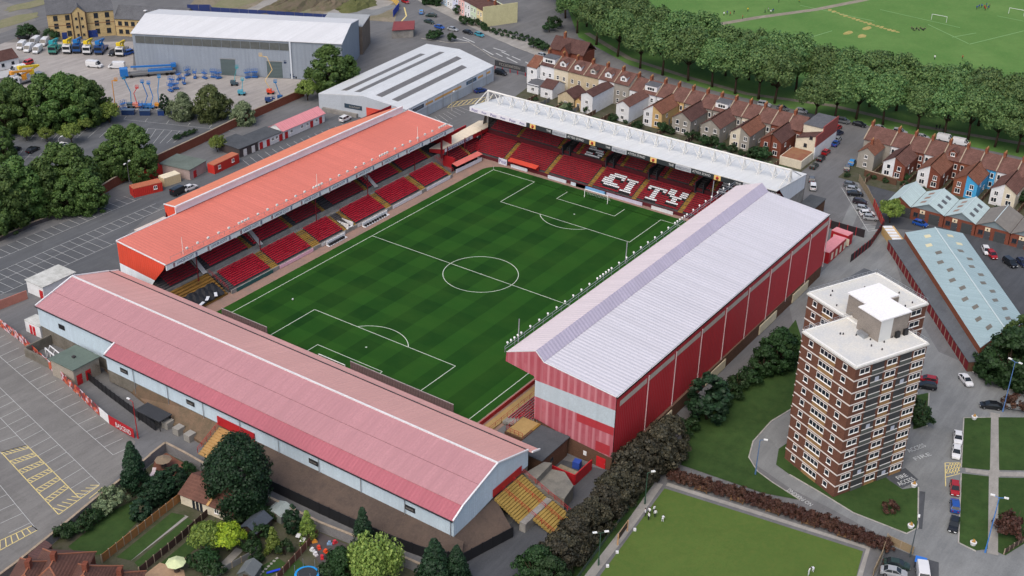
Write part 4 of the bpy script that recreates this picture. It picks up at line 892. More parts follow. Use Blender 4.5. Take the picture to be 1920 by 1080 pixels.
    if dormer:
        kind, dm = dormer; ym = (y0+y1)/2; w_ = (y1-y0)*(.42 if kind == 'gable' else .85); zb = ez+.5; xd = xa+1.0; zt = zb+(1.5 if kind == 'gable' else 1.9)
        q = MB(); q.box(xd, xd+3.2, ym-w_/2, ym+w_/2, zb-.3, zt)
        if kind == 'gable': q.face([(xd, ym+w_/2, zt), (xd, ym-w_/2, zt), (xd, ym, zt+.7)])
        d = q.build('dormer', RENDER[dm], t)
        q = MB()
        if kind == 'gable': q.slab([(xd-.2, ym-w_/2-.15, zt-.1), (xd+3.5, ym-w_/2-.15, zt-.1), (xd+3.5, ym, zt+.8), (xd-.2, ym, zt+.8)], .1); q.slab([(xd-.2, ym+w_/2+.15, zt-.1), (xd-.2, ym, zt+.8), (xd+3.5, ym, zt+.8), (xd+3.5, ym+w_/2+.15, zt-.1)], .1)
        else: q.slab([(xd-.2, ym-w_/2-.1, zt+.05), (xd+3.6, ym-w_/2-.1, zt+.2), (xd+3.6, ym+w_/2+.1, zt+.2), (xd-.2, ym+w_/2+.1, zt+.05)], .12)
        q.build('dormer_roof', roof if kind == 'gable' else SLATE, d)
        window(d, (xd, ym, zb+.25), N_, min(1.2, w_*.7) if kind == 'gable' else w_*.6, 1.1, cols=2 if kind == 'gable' else 3)
    for e in ends: pass
    return t
# ---- first terrace, older three-storey cottages behind the left half of the far stand
A1 = [63.4, 57.8, 52.3, 46.2, 40.6, 34.7, 29.2]
la1 = [('white end cottage with wide white dormer at the left end of the terrace', 'white', ('box', 'white')), ('cream cottage with narrow arched dormer, second from the terrace left end', 'cream', ('gable', 'white')),
       ('beige cottage with white gabled dormer beside the narrow arched one', 'beige', ('gable', 'white')), ('ochre cottage with dark small dormer in the middle of the tall cottages', 'beige', ('gable', 'grey')),
       ('white cottage with white twin-light dormer above a tall white wing', 'white', ('gable', 'white')), ('grey stone cottage with white dormer before the roofline steps down', 'grey', ('gable', 'white'))]
for i, (l, w_, d) in enumerate(la1): gable_house(l, A1[i+1], A1[i], 125.6, 7.4, 10.0, 5.0, w_, None, ROOFTILE if i else ROOFTILE2, d, stor=2, group='tall cottages of the first terrace')
t = thing('house_wing', 'low white house end with its gable towards the road at the terrace left end', 'house', (124, 66, 0))
MB().box(119, 129, 63.5, 67.5, 0, 6.4).face([(119, 67.5, 6.4), (129, 67.5, 6.4), (124, 67.5, 8.8)]).build('wall', RENDER['white'], t); MB().slab([(118.7, 67.7, 6.3), (118.7, 63.5, 6.3), (124, 63.5, 9.0), (124, 67.7, 9.0)], .12).slab([(129.3, 67.7, 6.3), (124, 67.7, 9.0), (124, 63.5, 9.0), (129.3, 63.5, 6.3)], .12).build('roof', ROOFTILE3, t)
window(t, (119, 65.5, 4), (-1, 0), .9, 1.3, cols=1); window(t, (119, 65.5, 1), (-1, 0), .9, 1.3, cols=1)
def annex(label, x0, x1, y0, y1, ez, rz_, wall, roof, axis='x', name='house_extension', wins=1, cat='extension', mono=False):
    t = thing(name, label, cat, ((x0+x1)/2, (y0+y1)/2, 0)); q = MB(); q.box(x0, x1, y0, y1, 0, ez); r = MB()
    if mono: r.slab([(x0-.2, y0-.2, ez+.05), (x1, y0-.2, rz_), (x1, y1+.2, rz_), (x0-.2, y1+.2, ez+.05)], .12); q.face([(x0, y0, ez), (x1, y0, ez), (x1, y0, rz_-.15)]); q.face([(x0, y1, ez), (x1, y1, rz_-.15), (x1, y1, ez)])
    elif axis == 'x':
        ym = (y0+y1)/2; q.face([(x0, y0, ez), (x0, ym, rz_-.1), (x0, y1, ez)]); q.face([(x1, y0, ez), (x1, y1, ez), (x1, ym, rz_-.1)])
        r.slab([(x0-.2, y0-.25, ez-.1), (x1+.2, y0-.25, ez-.1), (x1+.2, ym, rz_), (x0-.2, ym, rz_)], .12); r.slab([(x0-.2, y1+.25, ez-.1), (x0-.2, ym, rz_), (x1+.2, ym, rz_), (x1+.2, y1+.25, ez-.1)], .12)
    else:
        xm = (x0+x1)/2; q.face([(x0, y1, ez), (xm, y1, rz_-.1), (x1, y1, ez)]); q.face([(x0, y0, ez), (x1, y0, ez), (xm, y0, rz_-.1)])
        r.slab([(x0-.25, y0-.2, ez-.1), (xm, y0-.2, rz_), (xm, y1+.2, rz_), (x0-.25, y1+.2, ez-.1)], .12); r.slab([(x1+.25, y0-.2, ez-.1), (x1+.25, y1+.2, ez-.1), (xm, y1+.2, rz_), (xm, y0-.2, rz_)], .12)
    q.build('wall', RENDER[wall] if isinstance(wall, str) else wall, t); r.build('roof', roof, t)
    for k in range(wins):
        yy = y0+(y1-y0)*(k+.5)/wins; window(t, (x0, yy, .9), (-1, 0), 1.1, 1.2)
        if ez > 4.5: window(t, (x0, yy, 3.3), (-1, 0), 1.0, 1.1)
    return t
annex('low white rear extension with brown pitched roof near the terrace left end', 111.5, 119, 52.4, 57, 3.6, 5.4, 'white', ROOFTILE2, 'y')
annex('small white flat-topped rear extension beside the road end', 112.5, 119, 58.5, 63, 3.0, 3.5, 'white', SLATE, 'y')
annex('low rear extension with white and beige gable and brown roof', 108.5, 116, 42.3, 48.3, 3.6, 5.6, 'beige', ROOFTILE2, 'x')
annex('tall white rear wing with brown sloping roof behind the white cottage', 107.8, 120.5, 34.9, 39.2, 6.2, 7.2, 'white', ROOFTILE2, 'x', wins=1)
annex('tan low rear lean-to beside the tall white wing', 109, 116, 39.6, 42.0, 3.0, 4.2, 'ochre', ROOFTILE3, 'x')
annex('white rear wing with red brown sloping roof and french window', 108.5, 121, 22.0, 26.6, 5.6, 7.0, 'white', ROOFTILE, 'x')
A2 = [29.2, 24.6, 19.5, 14.6, 9.5, 4.5, -.4, -5.3, -10.2, -15.1, -20.0, -24.9, -29.8]
la2 = ['house behind the lone white rear wing, red brown roof', 'house with box dormer above grey slate wing, right of the lone white wing', 'house whose rear wing half is white with a brown roof', 'house whose rear wing half is ochre with grey slate roof',
 'house with plain grey left wing half and a blue tinted window', 'house with grey wing half and exposed brick flank', 'house with wide white box dormer above pebbledash wing', 'house with grey pebbledash wing half beside the bushy garden',
 'house with off-white left wing half below the middle chimney', 'house with grey right wing half next to the brick pair', 'house with red brick left wing half near the terrace right end', 'house with red brick right wing half and small dormer, beside the cream end house']
wl2 = ['white', 'white', 'white', 'ochre', 'grey', 'grey', 'grey', 'grey', 'cream', 'grey', 'brick', 'brick']
for i in range(12):
    l = la2[i]; sh = (i % 2 == 0)      # shared ridge on the lower-y side for even houses
    out = None if i < 2 else (-1 if sh else 1, 10.8, 5.2, 7.4, wl2[i])
    if i == 11: out = (1, 10.0, 5.2, 7.4, 'brick')
    dm = ('box', 'white') if i in (1, 6) else None
    gable_house('terraced '+l, A2[i+1], A2[i], 126.2, 6.2, 8.9, 5.2, wl2[i], out, SLATE if i == 3 and False else ROOFTILE, dm, group='paired houses of the first terrace')
# end house: flat grey roof, red and white side wall
t = thing('end_house', 'cream end house with flat grey roof and red brick and white side wall', 'house', (124, -33, 0))
MB().box(117.2, 133, -36.0, -29.9, 0, 5.4).face([(117.2, -36, 5.4), (117.2, -30, 5.4), (117.2, -36, 7.2)]).box(122, 133, -36, -29.9, 5.4, 8.2).build('wall', RENDER['cream'], t)
MB().box(116.9, 133.2, -36.3, -36.0, 4.0, 7.4).box(122, 133.2, -36.3, -36.0, 7.4, 8.8).build('brick_side', M('brick red side', (146, 74, 70), kind='brick'), t); MB().box(116.9, 133.2, -36.28, -36.02, 0, 3.98).build('white_side', RENDER['white'], t)
MB().box(121.8, 133.2, -35.9, -29.8, 8.21, 8.35).build('flat_roof', SLATE, t); MB().slab([(117, -35.9, 7.2), (121.9, -35.9, 7.3), (121.9, -30, 5.6), (117, -30, 5.5)], .1).build('rear_roof', ROOFTILE2, t)
for z, y in ((3.2, -33), (.9, -32.5), (5.9, -34.5)): window(t, (117.2, y, z), (-1, 0), 1.0, 1.1, 'dark', 1)
t = thing('garage', 'low cream garage with mossy red flat roof beside the end house', 'garage', (112, -32, 0)); MB().box(107.6, 116.4, -36.2, -29.4, 0, 2.6).build('wall', RENDER['cream'], t); MB().box(107.9, 116.1, -35.9, -29.7, 2.61, 2.75).build('roof', M('mossy red roof', (138, 104, 74), kind='earth', rgb2=(128, 70, 56), scale=.5), t)
# ---- second terrace, right of the lane
B = [-46.8, -53.0, -54.9, -59.9, -64.9, -70.0, -75.1, -80.3, -85.4, -90.6, -95.8, -101]
lb = [('end house with hipped brown roof and grey walls beside the lane', 'grey'), None, ('house with white left wing half, first pair of the second terrace', 'white'), ('house with brick right wing half, first pair of the second terrace', 'brick'),
      ('house with white left wing half, second pair of the second terrace', 'white'), ('house with brick right wing half and tall brick dormer', 'brick'), ('house with brown brick wing half beside the bright blue one', 'orangebrick'), ('house with bright blue right wing half', 'blue'),
      ('house with white left wing half near the right picture edge', 'white'), ('house with cream right wing half at the right picture edge', 'cream'), ('house at the far right end of the second terrace', 'white')]
for i, it in enumerate(lb):
    if not it: continue
    l, w_ = it; y1, y0 = B[i], B[i+1]
    if i == 0: y0 = -54.9
    out = None if i == 0 else (-1 if i % 2 == 0 else 1, 10.2, 4.8, 6.9, w_)
    gable_house('terraced '+l, y0, y1, 132.6, 5.9, 8.6, 5.0, w_, out, ROOFTILE, ('gable', 'brick') if i == 5 else None, group='houses of the second terrace')
t = annex('grey rear wing with hipped brown roof beside the lane', 119.5, 127.7, -53.2, -48.4, 5.0, 6.8, 'grey', ROOFTILE3, 'x', wins=1)
chimney(t, 123, -50.8, 6, 8.2, 2, .8)
# ---- painted terrace at the top of the picture
tp = [(745+0, 0)]
e0, e1 = P(905, 51), P(985, 38)         # end wall
ax = (P(870, 31)-P(905, 51)); ax.z = 0; ax.normalize(); bx_ = Vector((ax.y, -ax.x, 0)); 
if bx_.dot(e1-e0) < 0: bx_ = -bx_
cols = ['yellow', 'mint', 'white', 'pink', 'lilac', 'white', 'paleblue', 'cream', 'white']
lt = ['pale yellow narrow end house with blank olive end wall at the top street', 'pale green painted house next to the yellow end house', 'white painted house between the green and pink houses', 'pink painted house in the top street', 'pale lilac painted house next to the pink one', 'white house partly behind bushes in the top street', 'pale blue house at the top edge of the picture', 'cream house beyond the pale blue one, top edge', 'white house beyond the cream one, top edge']
for i, (c_, l) in enumerate(zip(cols, lt)):
    w_ = 5.0; o = e0+ax*(i*w_); t = thing('painted_house', l, 'house', o, 'painted houses of the top street'); dp = 11; h = 6.4
    q = MB(); q.obox(o+ax*.02, ax*(w_-.04), bx_*dp, (0, 0, h)); q.build('front_wall', RENDER[c_], t)
    a, b_ = o+V(0, 0, h-.2), o+ax*w_+V(0, 0, h-.2); m = bx_*dp; r_ = V(0, 0, 2.0)
    q = MB(); q.slab([a-bx_*.2+V(0, 0, .2), b_-bx_*.2+V(0, 0, .2), b_+m*.5+r_, a+m*.5+r_], .12); q.slab([a+m, b_+m, b_+m*.5+r_, a+m*.5+r_], .12); ro = q.build('roof', ROOFTILE2, t)
    cc = a+m*.5+r_+ax*.4; chimney(ro, cc.x, cc.y, cc.z-.5, cc.z+1.2, 3, .9)
    n = -bx_
    for f in (1.0, 3.9): 
        for s in (.28, .72): window(t, o+ax*(w_*s)+V(0, 0, f), n, .9, 1.4, cols=1, transom=.5)
    if i == 0: q = MB(); q.obox(e0-ax*.25, ax*.22, bx_*(dp+4), (0, 0, h+1.4)); q.build('end_wall', RENDER['olive'], t)
# ---- brick lodge near the park corner
t = thing('lodge', 'red brick lodge with steep brown roofs beside the park trees', 'lodge', P(1060, 115)); a = P(1032, 112); b_ = P(1092, 126); d = b_-a; d.z = 0; n = Vector((-d.y, d.x, 0)).normalized()
if n.x < 0: n = -n
q = MB(); q.obox(a, d, n*8, (0, 0, 4.5)); q.build('wall', BRICK, t); r_ = V(0, 0, 8); e = V(0, 0, 4.3); dn = d.normalized()*.5
q = MB(); q.slab([a-n*.5-dn+e, b_-n*.5+dn+e, b_+n*4+dn+r_, a+n*4-dn+r_], .15); q.slab([a+n*8.5-dn+e, b_+n*8.5+dn+e, b_+n*4+dn+r_, a+n*4-dn+r_], .15); q.build('roof', ROOFTILE2, t)
m = a+d*.5; q = MB(); q.obox(m-d.normalized()*1.6-n*1.6, d.normalized()*3.2, n*3, (0, 0, 4.6)); q.face([m-d.normalized()*1.6-n*1.6+V(0, 0, 4.6), m+d.normalized()*1.6-n*1.6+V(0, 0, 4.6), m-n*1.6+V(0, 0, 6.8)]); g_ = q.build('gable_bay', BRICK, t)
q = MB(); dd = d.normalized(); q.slab([m-dd*2-n*1.9+V(0, 0, 4.3), m-dd*2+n*3+V(0, 0, 4.3), m+n*3+V(0, 0, 7), m-n*1.9+V(0, 0, 7)], .12); q.slab([m+dd*2-n*1.9+V(0, 0, 4.3), m-n*1.9+V(0, 0, 7), m+n*3+V(0, 0, 7), m+dd*2+n*3+V(0, 0, 4.3)], .12); q.build('bay_roof', ROOFTILE2, t)
window(g_, m-n*1.62+V(0, 0, 1.2), -n, 1.4, 1.5); chimney(t, (a+n*4+d*.25).x, (a+n*4+d*.25).y, 7, 9.6, 3, 1.0)
# ---- big grey warehouse
GW = M('grey profiled cladding', (138, 148, 160), kind='rib', ax=1, per=1.2, bump=.4, rough=.55, var=.04)
GWR = M('white grey roof sheet', (204, 206, 208), kind='rib', ax=1, per=1.4, bump=.3, rough=.5, var=.03)
t = thing('warehouse', 'big grey warehouse with white roof and high translucent window band', 'warehouse', (70, 150, 0))
e0, e1 = V(48.2, 179.7, 0), V(83.0, 117.6, 0); d = (e1-e0); dn = d.normalized(); n = Vector((-dn.y, dn.x, 0)); n = n if n.x > 0 else -n
up = lambda p, z: Vector((p.x, p.y, z))
W1, W2 = n*14.6, n*28
q = MB(); q.face([up(e0, 0), up(e1, 0), up(e1, 12.9), up(e0, 12.9)]); q.face([up(e1, 0), up(e1+W2, 0), up(e1+W2, 12.9), up(e1+W1, 15.2), up(e1, 12.9)]); q.face([up(e0, 0), up(e0, 12.9), up(e0+W1, 15.2), up(e0+W2, 12.9), up(e0+W2, 0)]); q.face([up(e0+W2, 0), up(e0+W2, 12.9), up(e1+W2, 12.9), up(e1+W2, 0)]); wall = q.build('wall', GW, t)
q = MB(); q.slab([up(e0-n*.4-dn*.4, 13.0), up(e1-n*.4+dn*.3, 13.0), up(e1+W1+dn*.3, 15.4), up(e0+W1-dn*.4, 15.4)], .2); q.slab([up(e0+W2-dn*.4, 13.0), up(e1+W2+dn*.3, 13.0), up(e1+W1+dn*.3, 15.4), up(e0+W1-dn*.4, 15.4)], .2); q.build('roof', GWR, t)
TRANS = M('translucent grey band', (92, 96, 95), rough=.35, var=.14, scale=.8)
for k in range(16):
    a = e0+dn*(1+3.28*k); q = MB(); q.obox(up(a, 9.7)-n*.12, dn*3.1, n*.1, (0, 0, 2.4)); q.build('window_panel', TRANS, t)
q = MB(); a = e0+dn*53.6; q.obox(up(a, 0)-n*.4, dn*.5, n*.4, (0, 0, 12.8)); q.build('drain_post', M('pale post', (196, 204, 212), kind='plain'), t)
for u, v, wd in ((430, 140, 5.0), (515, 147, 5.2)):
    p = P(u, v); s = (p-e0).dot(dn); a = e0+dn*(s-wd/2); q = MB(); q.obox(up(a, 0)-n*.1, dn*wd, n*.08, (0, 0, 5.6)); o = q.build('roller_door', M('dark green grey door', (84, 98, 100), kind='rib', ax=2, per=.5, bump=.5, var=.05), t)
    q = MB(); q.obox(up(a-dn*.2, 5.6)-n*.16, dn*(wd+.4), n*.15, (0, 0, .3)); q.build('door_head', STEEL, o)
t = thing('warehouse', 'lower pale grey building behind the right end of the big warehouse', 'warehouse', up(e1+n*34, 0)); a = e1+n*28.5-dn*14
q = MB(); q.obox(a, dn*15, n*14, (0, 0, 10)); q.build('wall', M('brown grey end wall', (112, 100, 90), var=.15), t); q = MB(); q.obox(a-dn*.2+V(0, 0, 10.02), dn*15.4, n*14.2, (0, 0, .25)); q.build('roof', M('mid grey roof sheet', (156, 160, 162), var=.06), t)
# ---- white striped warehouse
t = thing('warehouse', 'low white warehouse with dark skylight stripes behind the orange roofed stand', 'warehouse', (88, 91, 0))
EZ, RZ = 5.4, 7.3
c1, c2, c3, c4 = P(597, 175, EZ), P(762, 206, EZ), P(926, 123, EZ), P(800, 82, EZ); r1, r2 = (c1+c2)/2+V(0, 0, RZ-EZ), (c3+c4)/2+V(0, 0, RZ-EZ)
WR2 = M('white warehouse roof', (198, 202, 204), kind='rib', ax=1, per=1.1, bump=.25, rough=.5, var=.05)
q = MB(); q.slab([c2, c3, r2, r1], .2); q.slab([c1, r1, r2, c4], .2); q.build('roof', WR2, t)
g0 = lambda p: Vector((p.x, p.y, 0)); q = MB()
q.face([g0(c1), g0(c2), c2, r1, c1]); q.face([g0(c2), g0(c3), c3, c2]); q.face([g0(c3), g0(c4), c4, r2, c3]); q.face([g0(c4), g0(c1), c1, c4]); q.build('wall', M('grey blue cladding', (170, 178, 186), kind='rib', ax=0, per=1, bump=.3, var=.04), t)
SKY = M('dirty skylight sheet', (104, 102, 100), rough=.4, var=.12, scale=.5)
for A, B_, D in ((c2, c3, 1), (c1, c4, -1)):
    for f0, f1, s0, s1 in ((.34, .48, .07, .82), (.68, .82, .06, .9)):
        p = lambda f, s: (A.lerp(r1, f)).lerp(B_.lerp(r2, f), s)+V(0, 0, .04)
        MB().slab([p(f0, s0), p(f0, s1), p(f1, s1), p(f1, s0)], .06).build('skylight_strip', SKY, t)
for A, B_ in ((c2, c3),):                # blue and orange sign band on the near wall
    dn2 = (B_-A); n2 = Vector((dn2.y, -dn2.x, 0)).normalized()*.06
    q = MB(); q.obox(A+dn2*.02+n2-V(0, 0, 2.4), dn2*.95, n2, (0, 0, 2.0)); sg = q.build('pale_band', M('pale sign band', (196, 202, 210), kind='plain'), t)
    for s0, s1, rgb in ((.06, .18, (62, 74, 92)), (.66, .78, (56, 92, 120))):
        MB().obox(A+dn2*s0+n2*2.2-V(0, 0, 1.9), dn2*(s1-s0), n2, (0, 0, 1.2)).build('sign', M('sign %d' % rgb[0], rgb, kind='plain'), sg)
        scribble(A+dn2*(s0+s1)/2+n2*3.6-V(0, 0, 1.3), dn2, (0, 0, 1), .7, GREY, sg, dn2.length*(s1-s0)*.7, 3)
    for s0, s1 in ((.2, .28), (.3, .6), (.8, .86), (.9, .95)): MB().obox(A+dn2*s0+n2*2.2-V(0, 0, 1.7), dn2*(s1-s0), n2, (0, 0, .7)).build('orange_stripe', M('orange stripe', (206, 158, 92), var=.05), sg)
    for k in range(6): q = MB(); p = A+dn2*(.05+.17*k)+n2*4; q.tube(g0(p), p, .08, 5); q.build('downpipe', STEEL, t)
dn2 = c2-c1; n2 = Vector((dn2.y, -dn2.x, 0)).normalized()*.06; n2 = n2 if n2.x < 0 else -n2
MB().obox(c1+dn2*.3+n2-V(0, 0, 3.0), dn2*.2, n2, (0, 0, 1.4)).build('dark_sign', M('dark teal sign', (44, 62, 76), kind='plain'), t); scribble(c1+dn2*.42+n2*2.5-V(0, 0, 2.3), dn2, (0, 0, 1), .6, GREY, t, dn2.length*.13, 4)
MB().obox(g0(c1+dn2*.55)+n2, dn2*.17, n2, (0, 0, 3.8)).build('roller_door', M('orange red door', (206, 76, 62), kind='rib', ax=2, per=.4, bump=.5, var=.05), t)
MB().obox(g0(c1+dn2*.05)+n2, dn2*.4, n2*16, (0, 0, 1.2)).build('loading_dock', GREY, t)
t = thing('store_building', 'small dark red roofed store beside the big warehouse end', 'building', P(760, 66)); a, b_ = P(735, 72), P(775, 70); dd = b_-a
q = MB(); q.obox(a, dd, V(6, 4, 0), (0, 0, 3.2)); q.build('wall', GREY, t); q = MB(); q.slab([a+V(-.5, -.5, 3.2), b_+V(0, -.5, 3.2), b_+V(6, 4, 4.2), a+V(6, 4, 4.2)], .15); q.build('roof', M('dark red roof', (122, 60, 62), var=.1), t)
t = thing('advert_hoarding', 'long dark advertising hoarding on a red frame beside the road', 'hoarding', P(956, 135)); a, b_ = P(928, 130), P(985, 143); dd = b_-a; nn = Vector((dd.y, -dd.x, 0)).normalized()
MB().obox(a+V(0, 0, 1.4), dd, nn*.15, (0, 0, 2.0)).build('panel', M('hoarding dark', (58, 60, 64), var=.3, scale=.9), t); scribble((a+b_)/2+nn*.2+V(0, 0, 2.4), dd, (0, 0, 1), .9, GREY, t, dd.length*.7, 5)
q = MB()
for k in range(5): p = a.lerp(b_, k/4); q.tube(p, p+V(0, 0, 1.4), .15, 5)
q.build('leg', RED, t)
# ---- yellow brick offices
YB = M('yellow brick', (188, 166, 122), kind='brick', scale=.4, rough=.9)
def office(label, u0, v0, u1, v1, dp, ez, rz_, wins, bay=None):
    a, b_ = P(u0, v0), P(u1, v1); dd = b_-a; dd.z = 0; n = Vector((-dd.y, dd.x, 0)).normalized(); n = n if n.x > 0 else -n; t = thing('office_building', label, 'offices', (a+b_)/2, 'yellow brick offices')
    q = MB(); q.obox(a, dd, n*dp, (0, 0, ez)); q.face([a+V(0, 0, ez), a+n*dp+V(0, 0, ez), a+n*dp/2+V(0, 0, rz_-.1)]); q.face([b_+V(0, 0, ez), b_+n*dp/2+V(0, 0, rz_-.1), b_+n*dp+V(0, 0, ez)]); q.build('wall', YB, t)
    dn = dd.normalized()*.15; q = MB(); e = V(0, 0, ez-.15); r = V(0, 0, rz_); q.slab([a-n*.4-dn+e, b_-n*.4+dn+e, b_+n*dp/2+dn+r, a+n*dp/2-dn+r], .15); q.slab([a+n*(dp+.4)-dn+e, b_+n*(dp+.4)+dn+e, b_+n*dp/2+dn+r, a+n*dp/2-dn+r], .15); q.build('roof', SLATE, t)
    for s, z, w_, h in wins: window(t, a+dd*s+V(0, 0, z), -n, w_, h, 'dark', 2)
    q = MB(); q.obox(a-n*.04+V(0, 0, ez*.52), dd, n*.03, (0, 0, .25)); q.build('string_course', M('brown brick band', (132, 100, 70), kind='plain'), t)
    if bay:
        s0, s1 = bay; p0, p1 = a+dd*s0-n*1.2, a+dd*s1-n*1.2; pm = (p0+p1)/2; q = MB(); q.obox(p0, p1-p0, n*1.2, (0, 0, ez)); q.face([p0+V(0, 0, ez), p1+V(0, 0, ez), pm+V(0, 0, ez+2.2)]); o = q.build('gable_bay', YB, t)
        q = MB(); q.slab([p0-dn-n*.2+V(0, 0, ez), pm-n*.2+V(0, 0, ez+2.4), pm+n*5+V(0, 0, ez+2.4), p0+n*5-dn+V(0, 0, ez)], .12); q.slab([p1+dn-n*.2+V(0, 0, ez), p1+n*5+dn+V(0, 0, ez), pm+n*5+V(0, 0, ez+2.4), pm-n*.2+V(0, 0, ez+2.4)], .12); q.build('bay_roof', SLATE, o)
        for s in (.3, .7):
            for z in (1.2, 4.2, 7.2): window(o, p0+(p1-p0)*s-n*.01+V(0, 0, z), -n, .8, .8, 'dark', 1)
        for s in (0.02, .5, .98): q = MB(); p = p0+(p1-p0)*s-n*.12; q.tube(p, p+V(0, 0, ez+.3), .2, 5); q.build('dark_pilaster', M('dark pilaster', (70, 52, 44), kind='plain'), o)
    return t, a, dd, n
w3 = [(s, z, 1.5, 1.8) for s in (.12, .3, .73, .9) for z in (1.2, 4.2, 7.0)]
t, a, dd, n = office('three-storey yellow brick offices with slate roof and gabled bay, top left', 95, 76, 218, 66, 13, 9.6, 13.2, w3, (.36, .58))
MB().obox(a-dd.normalized()*.06+n*5.6+V(0, 0, 1), n*1.8, dd.normalized()*.05, (0, 0, 8)).build('stair_window', M('dark blue glazing', (46, 64, 90), kind='plain', rough=.2), t)
for s, rgb in ((.22, (40, 60, 120)), (.6, (36, 60, 128)), (.68, (36, 60, 128))): door(t, a+dd*s, -n, 1.8, 2.6, rgb)
t, a, dd, n = office('lower yellow brick wing with slate roof beside the big warehouse', 219, 67, 352, 74, 11, 6.6, 10.0, [(s, z, 1.4, 1.5) for s in (.07, .16, .25, .34, .45, .56) for z in (1.0, 4.0)])
for s in (.4, .55): p = a+dd*s+n*3.2; MB().cbox((p.x, p.y, 8.9), 1.2, 1.0, .15, .4).build('roof_light', WHITE, t)
t = thing('hoarding', 'long dark blue hoarding fence behind the big warehouse', 'fence', P(480, 30)); pts = [P(352, 22), P(395, 22), P(398, 27), P(640, 42)]
for k in range(3):
    A, B_ = pts[k], pts[k+1]; m = max(1, int((B_-A).length/3.5))
    for j in range(m): p0, p1 = A.lerp(B_, j/m), A.lerp(B_, (j+.97)/m); dd = p1-p0; nn = Vector((-dd.y, dd.x, 0)).normalized()*.1; MB().obox(p0, dd, nn, (0, 0, 2.8)).build('panel', M('dark blue hoarding', (44, 60, 112), var=.06), t)
t = thing('hoarding', 'yellow hoarding with blue end panel at the road corner by the waste ground', 'fence', P(735, 10)); pts = [P(715, -12), P(735, 2), P(748, 14)]
for A, B_ in zip(pts, pts[1:]):
    for j in range(4): p0, p1 = A.lerp(B_, j/4), A.lerp(B_, (j+.97)/4); dd = p1-p0; nn = Vector((-dd.y, dd.x, 0)).normalized()*.1; MB().obox(p0, dd, nn, (0, 0, 2.4)).build('panel', M('yellow hoarding', (206, 170, 90), var=.06), t)
p0, p1 = P(748, 17), P(737, 32); dd = p1-p0; MB().obox(p0, dd, Vector((-dd.y, dd.x, 0)).normalized()*.1, (0, 0, 2.6)).build('blue_panel', M('royal blue board', (40, 66, 160), var=.06), t)
# ---- white gatehouse at the left picture edge
t = thing('gatehouse', 'white gatehouse with dark brown roof at the left picture edge', 'building', P(10, 125)); a, b_ = P(-30, 140), P(37, 124); dd = b_-a; n = Vector((-dd.y, dd.x, 0)).normalized(); n = n if n.x > 0 else -n
q = MB(); q.obox(a, dd, n*7, (0, 0, 3.4)); q.face([b_+V(0, 0, 3.4), b_+n*7+V(0, 0, 3.4), b_+n*3.5+V(0, 0, 5.4)]); q.build('wall', RENDER['white'], t); q = MB(); q.slab([a-n*.4+V(0, 0, 3.2), b_-n*.4+V(0, 0, 3.2), b_+n*3.5+V(0, 0, 5.6), a+n*3.5+V(0, 0, 5.6)], .12); q.slab([a+n*7.4+V(0, 0, 3.2), b_+n*7.4+V(0, 0, 3.2), b_+n*3.5+V(0, 0, 5.6), a+n*3.5+V(0, 0, 5.6)], .12); q.build('roof', ROOFTILE2, t)
for s in (.55, .83): window(t, a+dd*s+V(0, 0, 1.2), -n, 1.0, 1.0, 'dark', 1)
t = thing('shed', 'flat grey shed at the left picture edge below the gatehouse', 'shed', P(5, 160)); a, b_ = P(-25, 168), P(16, 160); dd = b_-a; q = MB(); q.obox(a, dd, V(5, 5, 0), (0, 0, 2.8)); q.build('wall', GREY, t); q = MB(); q.obox(a+V(-.2, -.2, 2.82), dd*1.02, V(5.3, 5.3, 0), (0, 0, .15)); q.build('roof', M('pale flat roof', (166, 168, 168), var=.08), t)
# ---- huts and containers in the alley behind the orange-roofed stand
PINKROOF = M('pink hut roof', (206, 136, 142), kind='rib', ax=0, per=.8, bump=.4, var=.05); DKROOF = M('dark felt roof', (78, 82, 86), rough=.9, var=.12, scale=.4); GREENROOF = M('grey green felt roof', (102, 112, 106), rough=.9, var=.12, scale=.3)
def hut(label, u0, v0, u1, v1, dp, h, wall, roof, pitched=False, doors=(), wins=(), name='hut', group=None, over=.25, cat='hut'):
    a, b_ = P(u0, v0), P(u1, v1); dd = b_-a; n = Vector((-dd.y, dd.x, 0)).normalized(); t = thing(name, label, cat, (a+b_)/2, group); dn = dd.normalized()*over; z = V(0, 0, h)
    q = MB(); q.obox(a, dd, n*dp, (0, 0, h))
    if pitched: q.face([a+z, a+n*dp+z, a+n*dp/2+z+V(0, 0, 1.5)]); q.face([b_+z, b_+n*dp/2+z+V(0, 0, 1.5), b_+n*dp+z])
    q.build('wall', wall, t); q = MB()
    if pitched: q.slab([a-n*.35-dn+z, b_-n*.35+dn+z, b_+n*dp/2+dn+z+V(0, 0, 1.7), a+n*dp/2-dn+z+V(0, 0, 1.7)], .12); q.slab([a+n*(dp+.35)-dn+z, b_+n*(dp+.35)+dn+z, b_+n*dp/2+dn+z+V(0, 0, 1.7), a+n*dp/2-dn+z+V(0, 0, 1.7)], .12)
    else: q.obox(a-n*over-dn+z+V(0, 0, .01), dd+dn*2, n*(dp+2*over), (0, 0, .16))
    q.build('roof', roof, t)
    for s, rgb in doors: door(t, a+dd*s, -n, 1.3, 2.1, rgb)
    for s in wins: window(t, a+dd*s+V(0, 0, 1.1), -n, 1.0, 1.0, 'white', 2)
    return t
RD = (178, 36, 40)
hut('long white hut with pink pitched roof and red doors in the alley', 531, 262, 609, 228, 5.5, 2.7, RENDER['white'], PINKROOF, True, [(.08, RD), (.68, RD), (.9, RD)], [.2, .45, .58, .8])
hut('white and red hut with flat dark roof next to the pink roofed hut', 486, 281, 529, 263, 6.5, 2.6, RENDER['white'], DKROOF, False, [(.1, RD), (.4, RD), (.95, RD)], [.6, .78])
